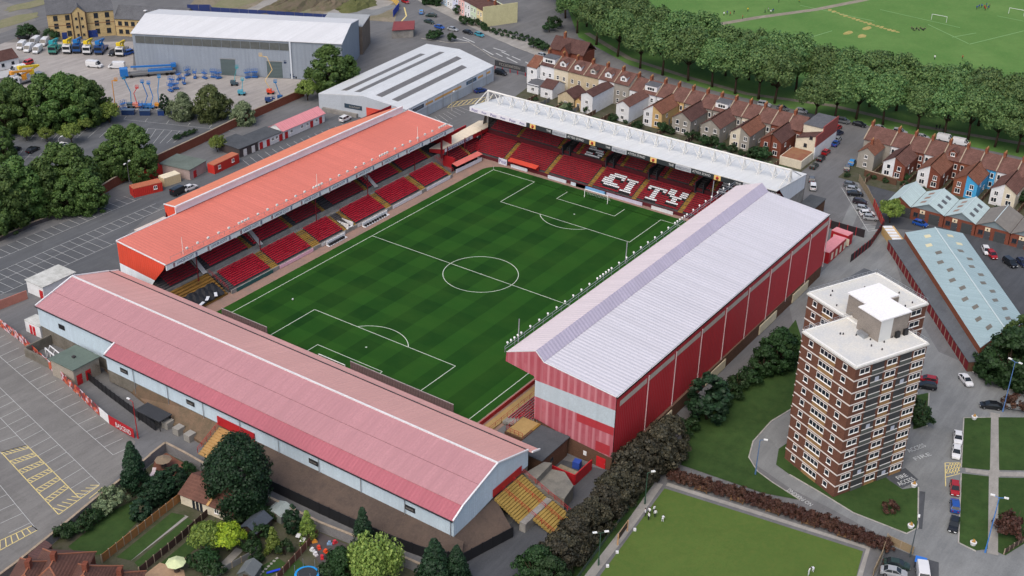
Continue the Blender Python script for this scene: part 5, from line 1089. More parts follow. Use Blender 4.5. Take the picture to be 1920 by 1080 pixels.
hut('dark flat roofed block with white doors left of the red striped hut', 450, 296, 484, 282, 9, 2.7, M('dark wall', (72, 66, 66), var=.1), DKROOF, False, [(.3, (206, 206, 206)), (.75, (206, 206, 206))])
hut('grey green flat roofed store with pinkish wall and red door', 357, 338, 388, 320, 10, 3.0, M('pinkish grey wall', (162, 146, 142), var=.1), GREENROOF, False, [(.3, RD)], name='store', cat='store')
CONT = M('red container paint', (190, 48, 40), kind='rib', ax=0, per=.5, bump=.7, var=.08)
RUST = M('rusty container top', (176, 104, 76), kind='rib', ax=0, per=.5, bump=.4, var=.12)
hut('long red shipping container with faded top beside the green store', 403, 327, 449, 305, 2.6, 2.6, CONT, RUST, False, (), [.2, .75], name='container', over=0, cat='container')
hut('red container hut with small window near the car park', 252, 371, 306, 358, 3.0, 2.5, CONT, RUST, False, (), [.75], name='container', over=0, cat='container')
hut('red container behind the cream one', 272, 345, 310, 324, 2.6, 2.5, CONT, M('red container top', (178, 44, 40), var=.08), name='container', over=0, cat='container')
hut('cream container with red skirt between red ones', 309, 351, 340, 341, 2.8, 2.4, M('cream container', (204, 186, 148), kind='rib', ax=0, per=.6, bump=.4, var=.06), M('cream container top', (216, 206, 180), var=.06), name='container', over=0, cat='container')
hut('small white flat roofed block at the corner behind the pink roof end', 53, 548, 84, 562, 9, 3.2, RENDER['white'], M('weathered white flat roof', (196, 198, 194), kind='earth', rgb2=(150, 152, 146), scale=.5, rough=.9), False, [(.85, RD)], name='toilet_block', cat='block')
# ---- brick boundary wall of the yard and its end pieces
def wallrun(label, pts, h, mat, th=.35, name='boundary_wall', cope=True, cat='wall', z=0):
    q_ = [P(*p) if not isinstance(p, Vector) else p for p in pts]; t = thing(name, label, cat, q_[len(q_)//2])
    q = MB(); c_ = MB()
    for a, b_ in zip(q_, q_[1:]):
        dd = b_-a; dd.z = 0; n = Vector((-dd.y, dd.x, 0)).normalized()*th; q.obox(Vector((a.x, a.y, z))-n/2, dd, n, (0, 0, h)); c_.obox(Vector((a.x, a.y, z+h))-n*.65, dd, n*1.3, (0, 0, .12))
    q.build('wall', mat, t)
    if cope: c_.build('coping', COPING, t)
    return t
wallrun('long red brick wall dividing the huts alley from the yard and car park', [(150, 392), (212, 352), (290, 310), (380, 268), (470, 224), (570, 180)], 2.6, BRICK)
wallrun('dark low wall along the far edge of the left car park', [(-40, 470), (60, 424), (150, 392)], 1.0, DKGREY)
wallrun('row of faded pink boards at the left picture edge beside the white block', [(-20, 588), (52, 560)], 2.2, M('faded pink boards', (176, 118, 104), var=.12), .2, 'board_fence', False, 'fence')
# ================================================================ tower block
BR_T = M('tower brick', (110, 76, 63), kind='brick', scale=.35, rough=.9)
SPAN = M('ochre spandrel panel', (150, 118, 78), rough=.7, var=.08, scale=.6)
TROOF = M('pale tower roof felt', (204, 202, 194), kind='earth', rgb2=(182, 186, 188), scale=.22, rough=.9)
BALC_SHADE = M('balcony recess shade', (60, 62, 64), var=.15, scale=.6)  # shade of a balcony opening put into the colour
TW = thing('tower_block', 'eleven-storey brown brick tower block with white roof in two staggered wings', 'tower block', (-15, -99, 0))
O = V(-31.3, -102.9, 0); E1 = V(.902, -.432, 0); E2 = V(.432, .902, 0)
def tp(a, b, z): return O+E1*a+E2*b+V(0, 0, z)
NF, FH = 11, 2.545; TH = NF*FH
wings = [(0, 17, 0, 13.6), (10.5, 28, 10.8, 24.3)]
for i, (a0, a1, b0, b1) in enumerate(wings):
    q = MB(); q.obox(tp(a0, b0, 0), E1*(a1-a0), E2*(b1-b0), (0, 0, TH-(.0 if i == 0 else .02))); q.build('wall', BR_T, TW)
    for f in range(1, NF+1):
        z = f*FH-.16; e = .07+.004*i; q = MB()
        q.obox(tp(a0-e, b0-e, z-.012*i), E1*(a1-a0+2*e), E2*(b1-b0+2*e), (0, 0, .22 if f < NF else .18)); q.build('floor_band', M('white floor band', (214, 208, 202), kind='plain'), TW)
    e = .25; q = MB(); z = TH+.05-.02*i
    q.obox(tp(a0-e, b0-e, z), E1*(a1-a0+2*e), E2*(b1-b0+2*e), (0, 0, .3)); q.build('roof_slab', TROOF, TW)
    q = MB()
    for s0, s1 in (((a0, b0), (a1, b0)), ((a1, b0), (a1, b1)), ((a1, b1), (a0, b1)), ((a0, b1), (a0, b0))):
        A, B_ = tp(*s0, z+.3), tp(*s1, z+.3); dd = B_-A; n = Vector((-dd.y, dd.x, 0)).normalized()*.35; q.obox(A-n*.5, dd, n, (0, 0, .22-.01*i))
    q.build('parapet', M('white parapet', (222, 222, 218), kind='plain'), TW)
    q = MB()
    for s0, s1 in ((((a1, b1), (a0, b1)), ((a1, b0), (a1, b1)))): rail(q, tp(*s0, z+.5), tp(*s1, z+.5), .75, 14, .04)
    q.build('roof_rail', STEEL, TW)
    rnd = random.Random(i)
    for k in range(15):
        p = tp(rnd.uniform(a0+1, a1-1), rnd.uniform(b0+1, b1-1), z+.3); q = MB(); q.tube(p, p+V(0, 0, .35), .14, 5); q.build('roof_vent', DKGREY, TW)
# lift house: two joined blocks, white tops
q = MB(); q.obox(tp(9.3, 4.5, TH+.3), E1*7.0, E2*5.5, (0, 0, 4.4)); q.build('lift_house_wall', M('grey brown lift house', (142, 134, 126), kind='brick', scale=.5), TW)
q = MB(); q.obox(tp(11.6, 10.01, TH+.3), E1*7.5, E2*5.2, (0, 0, 4.1)); q.build('lift_house_wall', MATS['grey brown lift house'], TW)
q = MB(); q.obox(tp(9.1, 4.3, TH+4.71), E1*7.4, E2*5.9, (0, 0, .25)); q.build('lift_house_roof', M('bright white roof', (228, 228, 228), rough=.8, var=.03), TW)
q = MB(); q.obox(tp(11.4, 10.25, TH+4.42), E1*7.9, E2*5.2, (0, 0, .25)); q.build('lift_house_roof', MATS['bright white roof'], TW)
q = MB(); q.obox(tp(9.35, 4.44, TH+.3), E1*2.9, E2*.05, (0, 0, 4.3)); q.build('pale_panel', M('pale panel', (206, 208, 206), kind='plain'), TW)
for a in (13.2, 15.2): q = MB(); p = tp(a, 3.9, TH+.35); q.obox(p, E1*.9, E2*.5, (0, 0, 1.2)); q.build('roof_fan', BLACK, TW)
q = MB(); q.obox(tp(7.9, 6.5, TH+.35), E1*1.0, E2*2.0, (0, 0, .7)); q.build('roof_unit', STEEL, TW)
NL, NR = (-E1), (-E2)
def tw_left(a0, items):
    for f in range(NF):
        z = f*FH
        for b, wd, cols, panel in items:
            window(TW, tp(a0, b, z+1.0), NL, wd, 1.15, 'white', cols)
            if panel: q = MB(); q.obox(tp(a0-.05, b-wd/2, z+.1), E1*.04, E2*wd, (0, 0, .8)); q.build('spandrel_panel', SPAN, TW)
def tw_right(b0, items, lo=0):
    for f in range(lo, NF):
        z = f*FH
        for kind, a, wd, cols in items:
            if kind == 'w' or kind == 'p':
                window(TW, tp(a, b0, z+1.0), NR, wd, 1.15, 'white', cols)
                if kind == 'p': q = MB(); q.obox(tp(a-wd/2, b0-.05, z+.1), E1*wd, E2*.04, (0, 0, .8)); q.build('spandrel_panel', SPAN, TW)
            else:
                q = MB(); q.obox(tp(a-wd/2, b0-.045, z+.1), E1*wd, E2*.03, (0, 0, 2.25)); o = q.build('balcony', BALC_SHADE, TW)  # thin dark panel on the wall face, painted shade instead of a recess
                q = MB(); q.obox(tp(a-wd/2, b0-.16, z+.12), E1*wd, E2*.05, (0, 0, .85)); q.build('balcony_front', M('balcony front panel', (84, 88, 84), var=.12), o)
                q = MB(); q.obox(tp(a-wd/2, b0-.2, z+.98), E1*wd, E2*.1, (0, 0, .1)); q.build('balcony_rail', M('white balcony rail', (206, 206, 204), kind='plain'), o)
                if (f*7+int(a)) % 4 == 0: q = MB(); q.obox(tp(a-.3, b0-.1, z+1.1), E1*.9, E2*.05, (0, 0, .8)); q.build('washing', M('washing', (170, 176, 190), kind='plain'), o)
tw_left(0, [(11.3, 1.1, 1, False), (6.9, 3.9, 4, True), (2.5, 1.1, 1, False)]); tw_left(10.5, [(22.2, 1.1, 1, False), (18.6, 2.8, 3, True)])
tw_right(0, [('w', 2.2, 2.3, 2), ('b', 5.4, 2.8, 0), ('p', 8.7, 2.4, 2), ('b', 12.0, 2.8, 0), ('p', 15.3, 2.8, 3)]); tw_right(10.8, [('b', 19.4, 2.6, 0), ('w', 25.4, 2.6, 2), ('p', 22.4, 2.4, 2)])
# ---------------------------------------------------------------- long shed with blue green roof
BG = M('blue green roof sheet', (150, 172, 176), kind='rib', ax=0, per=1.1, bump=.5, rough=.6, var=.05, scale=.1)
t = thing('long_shed', 'long shed with pale blue green roof, brick walls and square rooflights', 'shed', (60, -98, 0))
c1, c2 = P(1697, 436, 4.2), P(1805, 437, 4.2); c4, c3 = P(1838, 652, 4.2), P(1925, 606, 4.2); r1, r2 = (c1+c2)/2+V(0, 0, 1.5), (c4+c3)/2+V(0, 0, 1.5)
q = MB(); q.slab([c1, r1, r2, c4], .15); q.slab([c2, c3, r2, r1], .15); q.build('roof', BG, t); g0 = lambda p: Vector((p.x, p.y, 0))
q = MB(); q.face([g0(c1), g0(c2), c2, r1, c1]); q.face([g0(c1), c1, c4, g0(c4)]); q.face([g0(c4), c4, r2, c3, g0(c3)]); q.face([g0(c2), g0(c3), c3, c2]); q.build('wall', RENDER['orangebrick'], t)
q = MB(); q.tube(r1+V(0, 0, .05), r2+V(0, 0, .05), .18, 4); q.build('ridge_cap', M('pale ridge cap', (186, 200, 202), kind='plain'), t)
for A, B_ in ((c1, c4), (c2, c3)):
    for k in range(11):
        s = .06+.085*k; f = .36 if k % 2 else .5
        p = lambda f_, s_: A.lerp(r1, f_).lerp(B_.lerp(r2, f_), s_)+V(0, 0, .07)
        MB().slab([p(f, s), p(f, s+.026), p(f+.2, s+.026), p(f+.2, s)], .08).build('rooflight', M('rooflight grey brown', (112, 108, 98), rough=.4, var=.1) if k > 1 else M('rooflight cream', (204, 196, 160), kind='plain', rough=.4), t)
# ---- row of workshop units
GB = M('grey green gable board', (116, 130, 136), var=.06); AGED = M('aged grey roof sheet', (122, 118, 112), kind='rib', ax=1, per=1, bump=.4, var=.12, scale=.4)
GRT = M('pale green roof sheet', (172, 190, 190), kind='rib', ax=0, per=1, bump=.4, var=.04)
un = [(-66.6, -72.9, 'leftmost brick workshop with pale green roof and no rooflights', GRT, 0), (-73.1, -81.9, 'brick workshop with pale green roof, rooflights and a white star sign', GRT, 1), (-82.1, -90.2, 'brick workshop with pale green roof and orange tinted rooflights', GRT, 1), (-90.4, -99.0, 'brick workshop with weathered grey roof, next to the green roofed ones', AGED, 0), (-99.2, -107.5, 'brick workshop with weathered grey roof at the right picture edge', AGED, 0)]
for i, (y1, y0, l, rm, sk) in enumerate(un):
    x0, x1 = 94.6, 106.5; t = thing('workshop', l, 'workshop', (100, (y0+y1)/2, 0), 'row of brick workshop units'); ym = (y0+y1)/2; ez, rr_ = 3.6, 5.6
    MB().box(x0, x1, y0, y1, 0, ez).build('wall', BRICK, t); MB().face([(x0-.02, y0, ez), (x0-.02, ym, rr_), (x0-.02, y1, ez)]).face([(x1, y1, ez), (x1, ym, rr_), (x1, y0, ez)]).build('gable_board', GB if i else BRICK, t)
    q = MB(); q.slab([(x0-.4, y0-.05, ez), (x1+.3, y0-.05, ez), (x1+.3, ym, rr_+.15), (x0-.4, ym, rr_+.15)], .12); q.slab([(x0-.4, y1+.05, ez), (x0-.4, ym, rr_+.15), (x1+.3, ym, rr_+.15), (x1+.3, y1+.05, ez)], .12); q.build('roof', rm, t)
    q = MB(); q.tube((x0-.4, ym, rr_+.2), (x1+.3, ym, rr_+.2), .12, 4); q.build('ridge_cap', M('pale ridge cap', (186, 200, 202), kind='plain'), t)
    if sk:
        for s in (-1, 1):
            for k in range(3):
                xa = x0+1.8+3.3*k; ya, yb = ym+s*(y1-y0)*.18, ym+s*(y1-y0)*.34; zz = lambda y: rr_+.2-(abs(y-ym)/((y1-y0)/2))*(rr_-ez+.15)
                MB().slab([(xa, ya, zz(ya)), (xa+1.5, ya, zz(ya)), (xa+1.5, yb, zz(yb)), (xa, yb, zz(yb))], .06).build('rooflight', M('rooflight dark', (84, 86, 88), kind='plain', rough=.4) if s < 0 else M('rooflight tan', (140, 112, 96), kind='plain', rough=.4), t)
    nn = (-1, 0); door(t, (x0, ym-1.9, 0), nn, 2.8, 2.9, (66, 70, 72), 'roller_door'); door(t, (x0, ym+1.3, 0), nn, 1.6, 2.2, (70, 74, 80))
    window(t, (x0, ym+3.0, 1.1), nn, 1.2, 1.2, 'dark', 2)
    if i: o = MB().box(x0-.12, x0-.02, ym+.7, ym+2.0, 2.35, 3.35).build('sign', M('sign cream', (214, 200, 172) if i != 4 else (216, 220, 224), kind='plain'), t); MB().ball((x0-.14, ym+1.35, 2.85), .25, 5, 4).build('star_mark', BLACK, o)
# ---- garage rows
FELT = M('garage felt roof', (96, 100, 104), kind='tarmac', rgb2=(78, 82, 86), scale=.15, rough=.9)
def garages(label, a, b_, dp, n, side, dark=False, h=2.3, name='garage_row', slope=.25, doors=True):
    A, B_ = P(*a), P(*b_); dd = B_-A; dd.z = 0; nn = Vector((-dd.y, dd.x, 0)).normalized()*side; t = thing(name, label, 'garages', (A+B_)/2)
    q = MB(); q.obox(A, dd, nn*dp, (0, 0, h)); q.build('wall', BRICK_BROWN, t); q = MB(); e = nn*.15
    q.slab([A-e+V(0, 0, h+.2), B_-e+V(0, 0, h+.2), B_+nn*dp+e+V(0, 0, h+.2+slope), A+nn*dp+e+V(0, 0, h+.2+slope)], .15); q.build('roof', FELT, t)
    if doors:
        u = dd/n; me = MB(); L_ = u.length
        me.box(-L_*.42, L_*.42, -.06, .02, 0, h-.15)
        for k in range(4): me.box(-L_*.38, L_*.38, -.09, -.06, .2+k*.5, .55+k*.5)
        me = me.mesh('garage_door', M('dark red garage door', (118, 34, 40), var=.12, scale=.9)); pm = MB().box(-.09, .09, -.1, .05, 0, h+.05).mesh('door_pier', M('pale pier', (156, 140, 126), kind='plain'))
        rz_ = math.atan2(-nn.y, -nn.x)+math.pi/2
        for k in range(n): link(me, 'garage_door', t, loc=A+u*(k+.5), rz=rz_); link(pm, 'door_pier', t, loc=A+u*k, rz=rz_)
    return t
garages('long row of flat roofed garages with dark red doors beside the brick shed', (1663, 466), (1813, 697), 5.5, 24, -1 if False else 1)
garages('short row of flat roofed garages between the red clad stand and the tower', (1618, 520), (1512, 584), 5.5, 11, 1)
t = thing('store', 'cream store with white topped bins against the garage row end', 'store', P(1668, 440)); A, B_ = P(1652, 438), P(1672, 466); dd = B_-A; n = Vector((-dd.y, dd.x, 0)).normalized()
q = MB(); q.obox(A, dd, n*3, (0, 0, 2.2)); q.build('wall', RENDER['ochre'], t)
for k in range(5): q = MB(); q.obox(A+dd*(k+.1)/5+V(0, 0, 2.22), dd/5*.7, n*2.4, (0, 0, .12)); q.build('white_panel', WHITE, t)
def panelfence(label, pts, h, mat, step=2.4, th=.1, post=None, name='fence', z=0):
    q_ = [P(*p) if not isinstance(p, Vector) else p for p in pts]; t = thing(name, label, 'fence', q_[len(q_)//2]); 
    for a, b_ in zip(q_, q_[1:]):
        dd = b_-a; dd.z = 0; L_ = dd.length; m = max(1, round(L_/step)); rz_ = math.atan2(dd.y, dd.x)
        me = MB().box(-L_/m*.485, L_/m*.485, -th/2, th/2, z, h).mesh('panel', mat); pm = MB().box(-.07, .07, -.09, .09, z, h+.12).mesh('post', post or COPING)
        for k in range(m): link(me, 'panel', t, loc=Vector((a.x, a.y, 0)).lerp(Vector((b_.x, b_.y, 0)), (k+.5)/m), rz=rz_); link(pm, 'post', t, loc=Vector((a.x, a.y, 0)).lerp(Vector((b_.x, b_.y, 0)), k/m), rz=rz_)
    return t
BFM = M('black board', (44, 38, 42), var=.2); 
panelfence('black and red board fence between the stand corner and the lane', [(1556, 428), (1620, 446)], 2.3, BFM, 2.2, .1, RED)
panelfence('dark board fence with red posts running along the garage court', [(1655, 428), (1632, 462), (1594, 492)], 2.2, BFM, 2.0, .1, RED)
panelfence('tan board fence beside the parked cars in the lane', [(1610, 340), (1626, 366), (1636, 385)], 2.0, M('tan boards', (140, 124, 98), var=.12), 2.2)
panelfence('red board fence under the round green tree in the lane', [(1637, 386), (1650, 415), (1655, 428)], 2.2, M('red boards', (166, 48, 44), var=.1), 2.2)
wallrun('brick yard wall below the second terrace gardens', [(1620, 330), (1680, 348)], 2.0, BRICK_BROWN)
# red turnstile block behind the red clad stand
t = thing('turnstile_block', 'red and cream L-shaped turnstile huts behind the far end of the red clad stand', 'turnstiles', P(1565, 460))
for (u0, v0, u1, v1, dp, rf) in ((1552, 495, 1584, 467, 3.0, PINKROOF), (1556, 452, 1587, 463, 2.6, PINKROOF)):
    a, b_ = P(u0, v0), P(u1, v1); dd = b_-a; n = Vector((-dd.y, dd.x, 0)).normalized()
    q = MB(); q.obox(a, dd, n*dp, (0, 0, 3)); q.build('wall', RED, t); q = MB(); q.obox(a+V(0, 0, 3.02), dd, n*dp*1.02, (0, 0, .15)); q.build('roof', rf, t)
    for s in (.15, .4, .65, .88): MB().obox(a+dd*s-n*.05+V(0, 0, .4), dd.normalized()*1.1, n*.04, (0, 0, 1.9)).build('cream_panel', RENDER['cream'], t)
t = thing('brick_annex', 'red brick annex behind the right end of the white far stand', 'building', P(1500, 385)); q = MB(); q.box(70, 84, -53, -48.8, 0, 4.0); q.build('wall', BRICK_BROWN, t); MB().box(69.8, 84.2, -53.2, -48.7, 4.01, 4.2).build('roof', DKROOF, t)
panelfence('dark boundary wall behind the far stand, below the first terrace gardens', [V(97, 45, 0), V(97, -37, 0)], 2.2, M('dark brick boundary', (92, 80, 76), kind='brick'), 4, .25)
# ---------------------------------------------------------------- service corner between the covered end and the red clad stand
t = thing('brick_building', 'brown brick block with flat dark roof below the faded red end wall', 'building', P(1040, 850)); MB().box(-58.5, -49.5, -56.5, -50.5, 0, 4.2).build('wall', BRICK_BROWN, t); MB().box(-58.8, -49.2, -56.8, -50.2, 4.21, 4.4).build('roof', DKROOF, t); door(t, (-58.5, -52, 0), (-1, 0), 1.4, 2.2, (150, 40, 40)); window(t, (-55, -56.5, 2), (0, -1), .9, .8, 'dark', 1)
t = thing('stair_block', 'brick stair block with ochre steps beside the faded red end wall', 'stairs', P(990, 810)); MB().box(-55.5, -49.2, -50.2, -46.0, 0, 4.6).build('wall', BRICK_BROWN, t); steps(Frame((-52, -50.2, 0), (1, 0, 0), (0, -1, 0)), 0, 2.6, -4, 4.62, 0, 4.7, 2, 'landing', OCHRE, t); q = MB(); rail(q, (-55.3, -50, 4.7), (-55.3, -46.2, 4.7), 1, 4); rail(q, (-55.3, -46.2, 4.7), (-49.4, -46.2, 4.7), 1, 5); q.build('hand_rail', RED, t)
MB().box(-55.2, -49.5, -49.8, -46.2, 4.61, 4.72).build('ochre_floor', MATS['ochre concrete2'], t)
t = thing('gate_enclosure', 'red walled bin enclosure with rubble beside the brown brick block', 'enclosure', P(1085, 870)); a = V(-55, -60.5, 0); MB().box(-56.6, -56.4, -62.5, -57.2, 0, 2.4).box(-56.4, -50.5, -62.7, -62.5, 0, 2.4).build('wall', RED, t); MB().box(-56.3, -53.5, -62.2, -57.6, .3, .9).build('rubble_floor', EARTH, t); MB().cbox((-51.5, -60, .1), 1.4, 1.4, 1.4, .2).build('blue_bin', M('blue bin', (40, 70, 150), kind='plain'), t)
door(T3, (XA-.06, -63.6, 0), (-1, 0), 2.0, 2.3, (186, 36, 42)); MB().box(XA-.12, XA-.04, -60.4, -59.7, 1.3, 2.2).build('wall_sign', WHITE, T3)
# ---- slope, steps and fences outside the covered end
SLOPE = M('mossy brown bank', (92, 80, 72), kind='earth', rgb2=(74, 66, 62), scale=.25, bump=.6, rough=.95)
t = thing('earth_bank', 'dark mossy bank sloping down from the pale blue cladding', 'bank', (-88, -30, 0))
lo = [(400, 850), (507, 904), (600, 948), (657, 974), (733, 1007), (795, 1030), (866, 1044)]; pl = [P(u, v, 1.6) for u, v in lo]
q = MB()
for a, b_ in zip(pl, pl[1:]):
    A, B_ = Vector((-84.6, a.y-1.5 if a is not pl[0] else a.y, 3.5)), Vector((-84.6, max(b_.y-1.5, YR-2), 3.5)); q.face([a, b_, B_, A]); q.face([Vector((a.x, a.y, 0)), Vector((b_.x, b_.y, 0)), b_, a])
q.build('slope', SLOPE, t)
pr = [P(866, 1044, 1.6), P(960, 992, 1.6)]; q = MB(); q.face([pr[0], pr[1], V(-72.5, YR+.1, 4.2), V(-84.6, YR+.1, 3.5)]); q.face([g0(pr[0]), g0(pr[1]), pr[1], pr[0]]); q.build('gable_slope', SLOPE, t)
panelfence('black fence along the foot of the mossy bank', [Vector((p.x-.25, p.y, 0)) for p in pl]+[Vector((pr[1].x, pr[1].y-.3, 0))], 2.3, BLACK, 2.5, .08, BLACK)
t = thing('earth_bank', 'brown bare bank below the left half of the pale blue cladding', 'bank', (-88, 12, 0)); lo2 = [(195, 690), (260, 745), (330, 800), (392, 838)]; q = MB(); pl2 = [P(u, v, .6) for u, v in lo2]
for a, b_ in zip(pl2, pl2[1:]): q.face([a, b_, V(-84.6, b_.y, 3.2), V(-84.6, a.y, 3.2)]); q.face([g0(a), g0(b_), b_, a])
q.build('slope', M('brown bare bank soil', (118, 98, 82), kind='earth', rgb2=(88, 80, 66), scale=.3, bump=.5, rough=.95), t)
panelfence('black railing between the bare bank and the banner yard', [(150, 700), (200, 740), (260, 785), (292, 808)], 1.9, BLACK, 1.6, .06, BLACK)
a, b_ = P(378, 850), P(428, 812)
t = thing('entrance_stairs', 'ochre entrance steps with red gate up to the pink roofed end', 'stairs', P(400, 835)); fr = Frame((-84.7, 0, 0), (0, 1, 0), (-1, 0, 0))
y0_, y1_ = P(400, 868).y, P(375, 852).y; ys0 = P(420, 815, 3.2).y
FS = Frame((-90.8, ys0-3.2, 0), (0, 1, 0), (1, 0, 0)); steps(FS, 0, 6.0, 0, .2, 6.0, 3.2, 11, 'step', M('ochre stair', (172, 140, 92), rough=.9, var=.12), t)
q = MB(); rail(q, (-90.8, ys0+2.9, .3), (-84.8, ys0+2.9, 3.2), 1.1, 5, .05); rail(q, (-90.8, ys0-3.3, .3), (-84.8, ys0-3.3, 3.2), 1.1, 5, .05); q.build('hand_rail', RED, t)
q = MB(); q.box(-84.85, -84.7, ys0-6.5, ys0+3.4, 3.2, 5.2); q.build('gate', RED, t)
t = thing('entrance_stairs', 'wide ochre steps with red handrails at the right gable of the pink roof', 'stairs', P(970, 940)); 
FS2 = Frame((-67.0, -66.8, 0), (-1, 0, 0), (0, 1, 0)); MS = M('mustard stair', (150, 128, 72), rough=.9, var=.15)
s0 = P(945, 905, 4.0); FS2 = Frame((P(1010, 955).x+0.0, P(1000, 975).y, 0), (-1, 0, 0), (0, 1, 0))
FS2 = Frame((-64.5, -67.5, 0), (-1, 0, 0), (0, 1, 0)); steps(FS2, 0, 6.2, 0, .2, 4.6, 1.9, 8, 'lower_step', MS, t); steps(FS2, 0, 8.6, 5.8, 2.0, 11.3, 4.8, 11, 'upper_step', MS, t); MB().obox((-73.1, -62.9, 0), (8.6, 0, 0), (0, 1.25, 0), (0, 0, 1.95)).build('landing', GREY, t)
q = MB()
for x in (-64.4, -67.4, -70.7): rail(q, (x, -67.5, .3), (x, -56.3, 4.8), 1.0, 8, .045)
q.build('hand_rail', RED, t); q = MB(); q.box(-73.3, -64.4, YR-.06, YR+.02, 4.8, 6.4); q.build('red_surround', RED, t)
t = thing('retaining_wall', 'rough grey concrete bastion at the corner of the pink roofed end', 'wall', (-60, -60, 0)); q = MB(); pts = [(-64.2, -56.2), (-58.5, -57.5), (-57.5, -61), (-60, -64.5), (-64.2, -65.2)]; q.prism(pts, 0, 3.0); q.prism([(-64, -56.2), (-58.8, -57.2), (-58.2, -58.6), (-63.8, -59)], 3.0, 4.4); q.build('wall', M('rough concrete', (124, 122, 114), kind='earth', rgb2=(96, 96, 92), scale=.5, bump=.4, rough=.95), t)
# yard at the left end of the covered end
t = thing('brick_kiosk', 'grey block kiosk with green flat roof and red doors below the pink roof', 'kiosk', (-88, 40, 0)); c = P(150, 690); MB().box(-89.6, -83.2, 37.4, 44.6, 0, 4.0).build('wall', M('pale block wall', (158, 150, 138), kind='brick'), t); MB().box(-89.9, -82.9, 37.1, 44.9, 4.01, 4.2).build('roof', M('green grey flat roof', (92, 106, 98), var=.08), t); MB().cbox((-86.5, 41, 4.21), .6, .6, .4).build('roof_vent', DKGREY, t)
for x in (-88.4, -86.2): door(t, (x, 37.4, 0), (0, -1), 1.3, 2.4, (186, 36, 42))
t = thing('toilet_cabin', 'small white cabin with two red doors left of the pink roofed end', 'cabin', P(65, 625)); p = P(50, 626); MB().cbox((p.x+2.2, p.y-1.6, 0), 5.2, 3.0, 2.8, 1.57).build('wall', RENDER['white'], t); MB().cbox((p.x+2.2, p.y-1.6, 2.81), 5.3, 3.1, .15, 1.57).build('roof', MATS['weathered white flat roof'], t)
for dy in (.5, 1.6): door(t, (p.x+.7, p.y-1.0-dy+.6, 0), (-1, 0), .8, 2.2, (196, 34, 44))
t = thing('low_wall_enclosure', 'rough concrete wall enclosing the yard corner below the pale blue cladding', 'wall', P(100, 660)); q = MB(); q.box(-88, -81.8, 55, 55.4, 0, 2.4); q.box(-88.4, -88, 45, 55.4, 0, 2.0); q.build('wall', MATS['weathered concrete'], t)
# ---- graffiti banner fence along the supporters' car park
t = thing('banner_fence', 'long banner fence with colourful crowd pictures beside the left car park', 'fence', P(120, 712)); pts = [(0, 612), (40, 642), (80, 680), (118, 714), (150, 744), (182, 775), (205, 795), (252, 822)]
BAN = bpy.data.materials.new('crowd picture banner'); BAN.use_nodes = True; _n = BAN.node_tree; _b = _n.nodes['Principled BSDF']; _v = _n.nodes.new('ShaderNodeTexVoronoi'); _v.inputs['Scale'].default_value = 1.6; _tc = _n.nodes.new('ShaderNodeTexCoord'); _n.links.new(_tc.outputs['Object'], _v.inputs['Vector'])
_r = _n.nodes.new('ShaderNodeValToRGB'); _n.links.new(_v.outputs['Color'], _r.inputs[0]); _e = _r.color_ramp.elements; _e[0].color = C(150, 40, 50); _e[1].color = C(210, 190, 150); 
for pos, c_ in ((.3, C(190, 90, 60)), (.5, C(200, 180, 190)), (.7, C(90, 60, 60))): k = _e.new(pos); k.color = c_
_r.color_ramp.interpolation = 'CONSTANT'; _n.links.new(_r.outputs[0], _b.inputs['Base Color']); MATS['BAN'] = BAN
for k in range(len(pts)-1):
    A, B_ = P(*pts[k]), P(*pts[k+1]); m = 4
    for j in range(m):
        p0, p1 = A.lerp(B_, j/m), A.lerp(B_, (j+.98)/m); dd = p1-p0; n = Vector((-dd.y, dd.x, 0)).normalized()*.08
        mm = RED if k == 6 else (RENDER['white'] if k == 5 and j > 0 else BAN); MB().obox(p0, dd, n, (0, 0, 2.1)).build('banner_panel', mm, t)
a, b_ = P(206, 796), P(252, 823); dd = b_-a; nn = Vector((-dd.y, dd.x, 0)).normalized(); nn = nn if nn.x < 0 else -nn
write('BASCEND', (a+b_)/2+dd*.1+nn*.15+V(0, 0, 1.05), -dd if False else dd, (0, 0, 1), 1.1, WHITE, t, width=dd.length*.62)
t = thing('scaffold_frame', 'white tubular frame standing behind the crowd picture banner', 'frame', P(110, 690)); a, b_ = P(88, 672), P(134, 710); q = MB()
for k in range(6): p = a.lerp(b_, k/5); q.tube(p, p+V(0, 0, 2.6), .12, 5); q.tube(p, p+V(1.2, 0, 2.6), .08, 4)
q.tube(a+V(0, 0, 2.6), b_+V(0, 0, 2.6), .14, 5); q.tube(a+V(1.2, 0, 2.6), b_+V(1.2, 0, 2.6), .14, 5); q.build('tube', WHITE, t)
t = thing('shelter', 'small black flat roofed shelter beside three grey concrete blocks', 'shelter', P(290, 795)); a = P(270, 790); MB().cbox((a.x+1, a.y-2, 2.3), 3.2, 7, .2, .0).build('roof', M('black felt', (52, 54, 58), var=.1), t)
q = MB()
for dx, dy in ((-.4, 1), (2.4, 1), (-.4, -5.2), (2.4, -5.2)): q.tube((a.x+dx, a.y+dy, 0), (a.x+dx, a.y+dy, 2.3), .1, 5)
q.build('post', BLACK, t); MB().cbox((a.x+2.3, a.y-2, 0), .1, 6.4, 2.2).build('back', BLACK, t)
for k, (u, v) in enumerate(((316, 800), (336, 812), (357, 824))):
    p = P(u, v); q = MB(); q.obox((p.x-.9, p.y-.8, 0), (1.8, 0, 0), (0, 1.6, 0), (0, 0, 1.5)); o = q.build('concrete_block', M('grey block', (140, 138, 132), var=.1)); tag(o, ['grey concrete block nearest the black shelter', 'middle one of three grey concrete blocks', 'grey concrete block nearest the ochre entrance steps'][k], 'block', 'concrete blocks by the shelter')
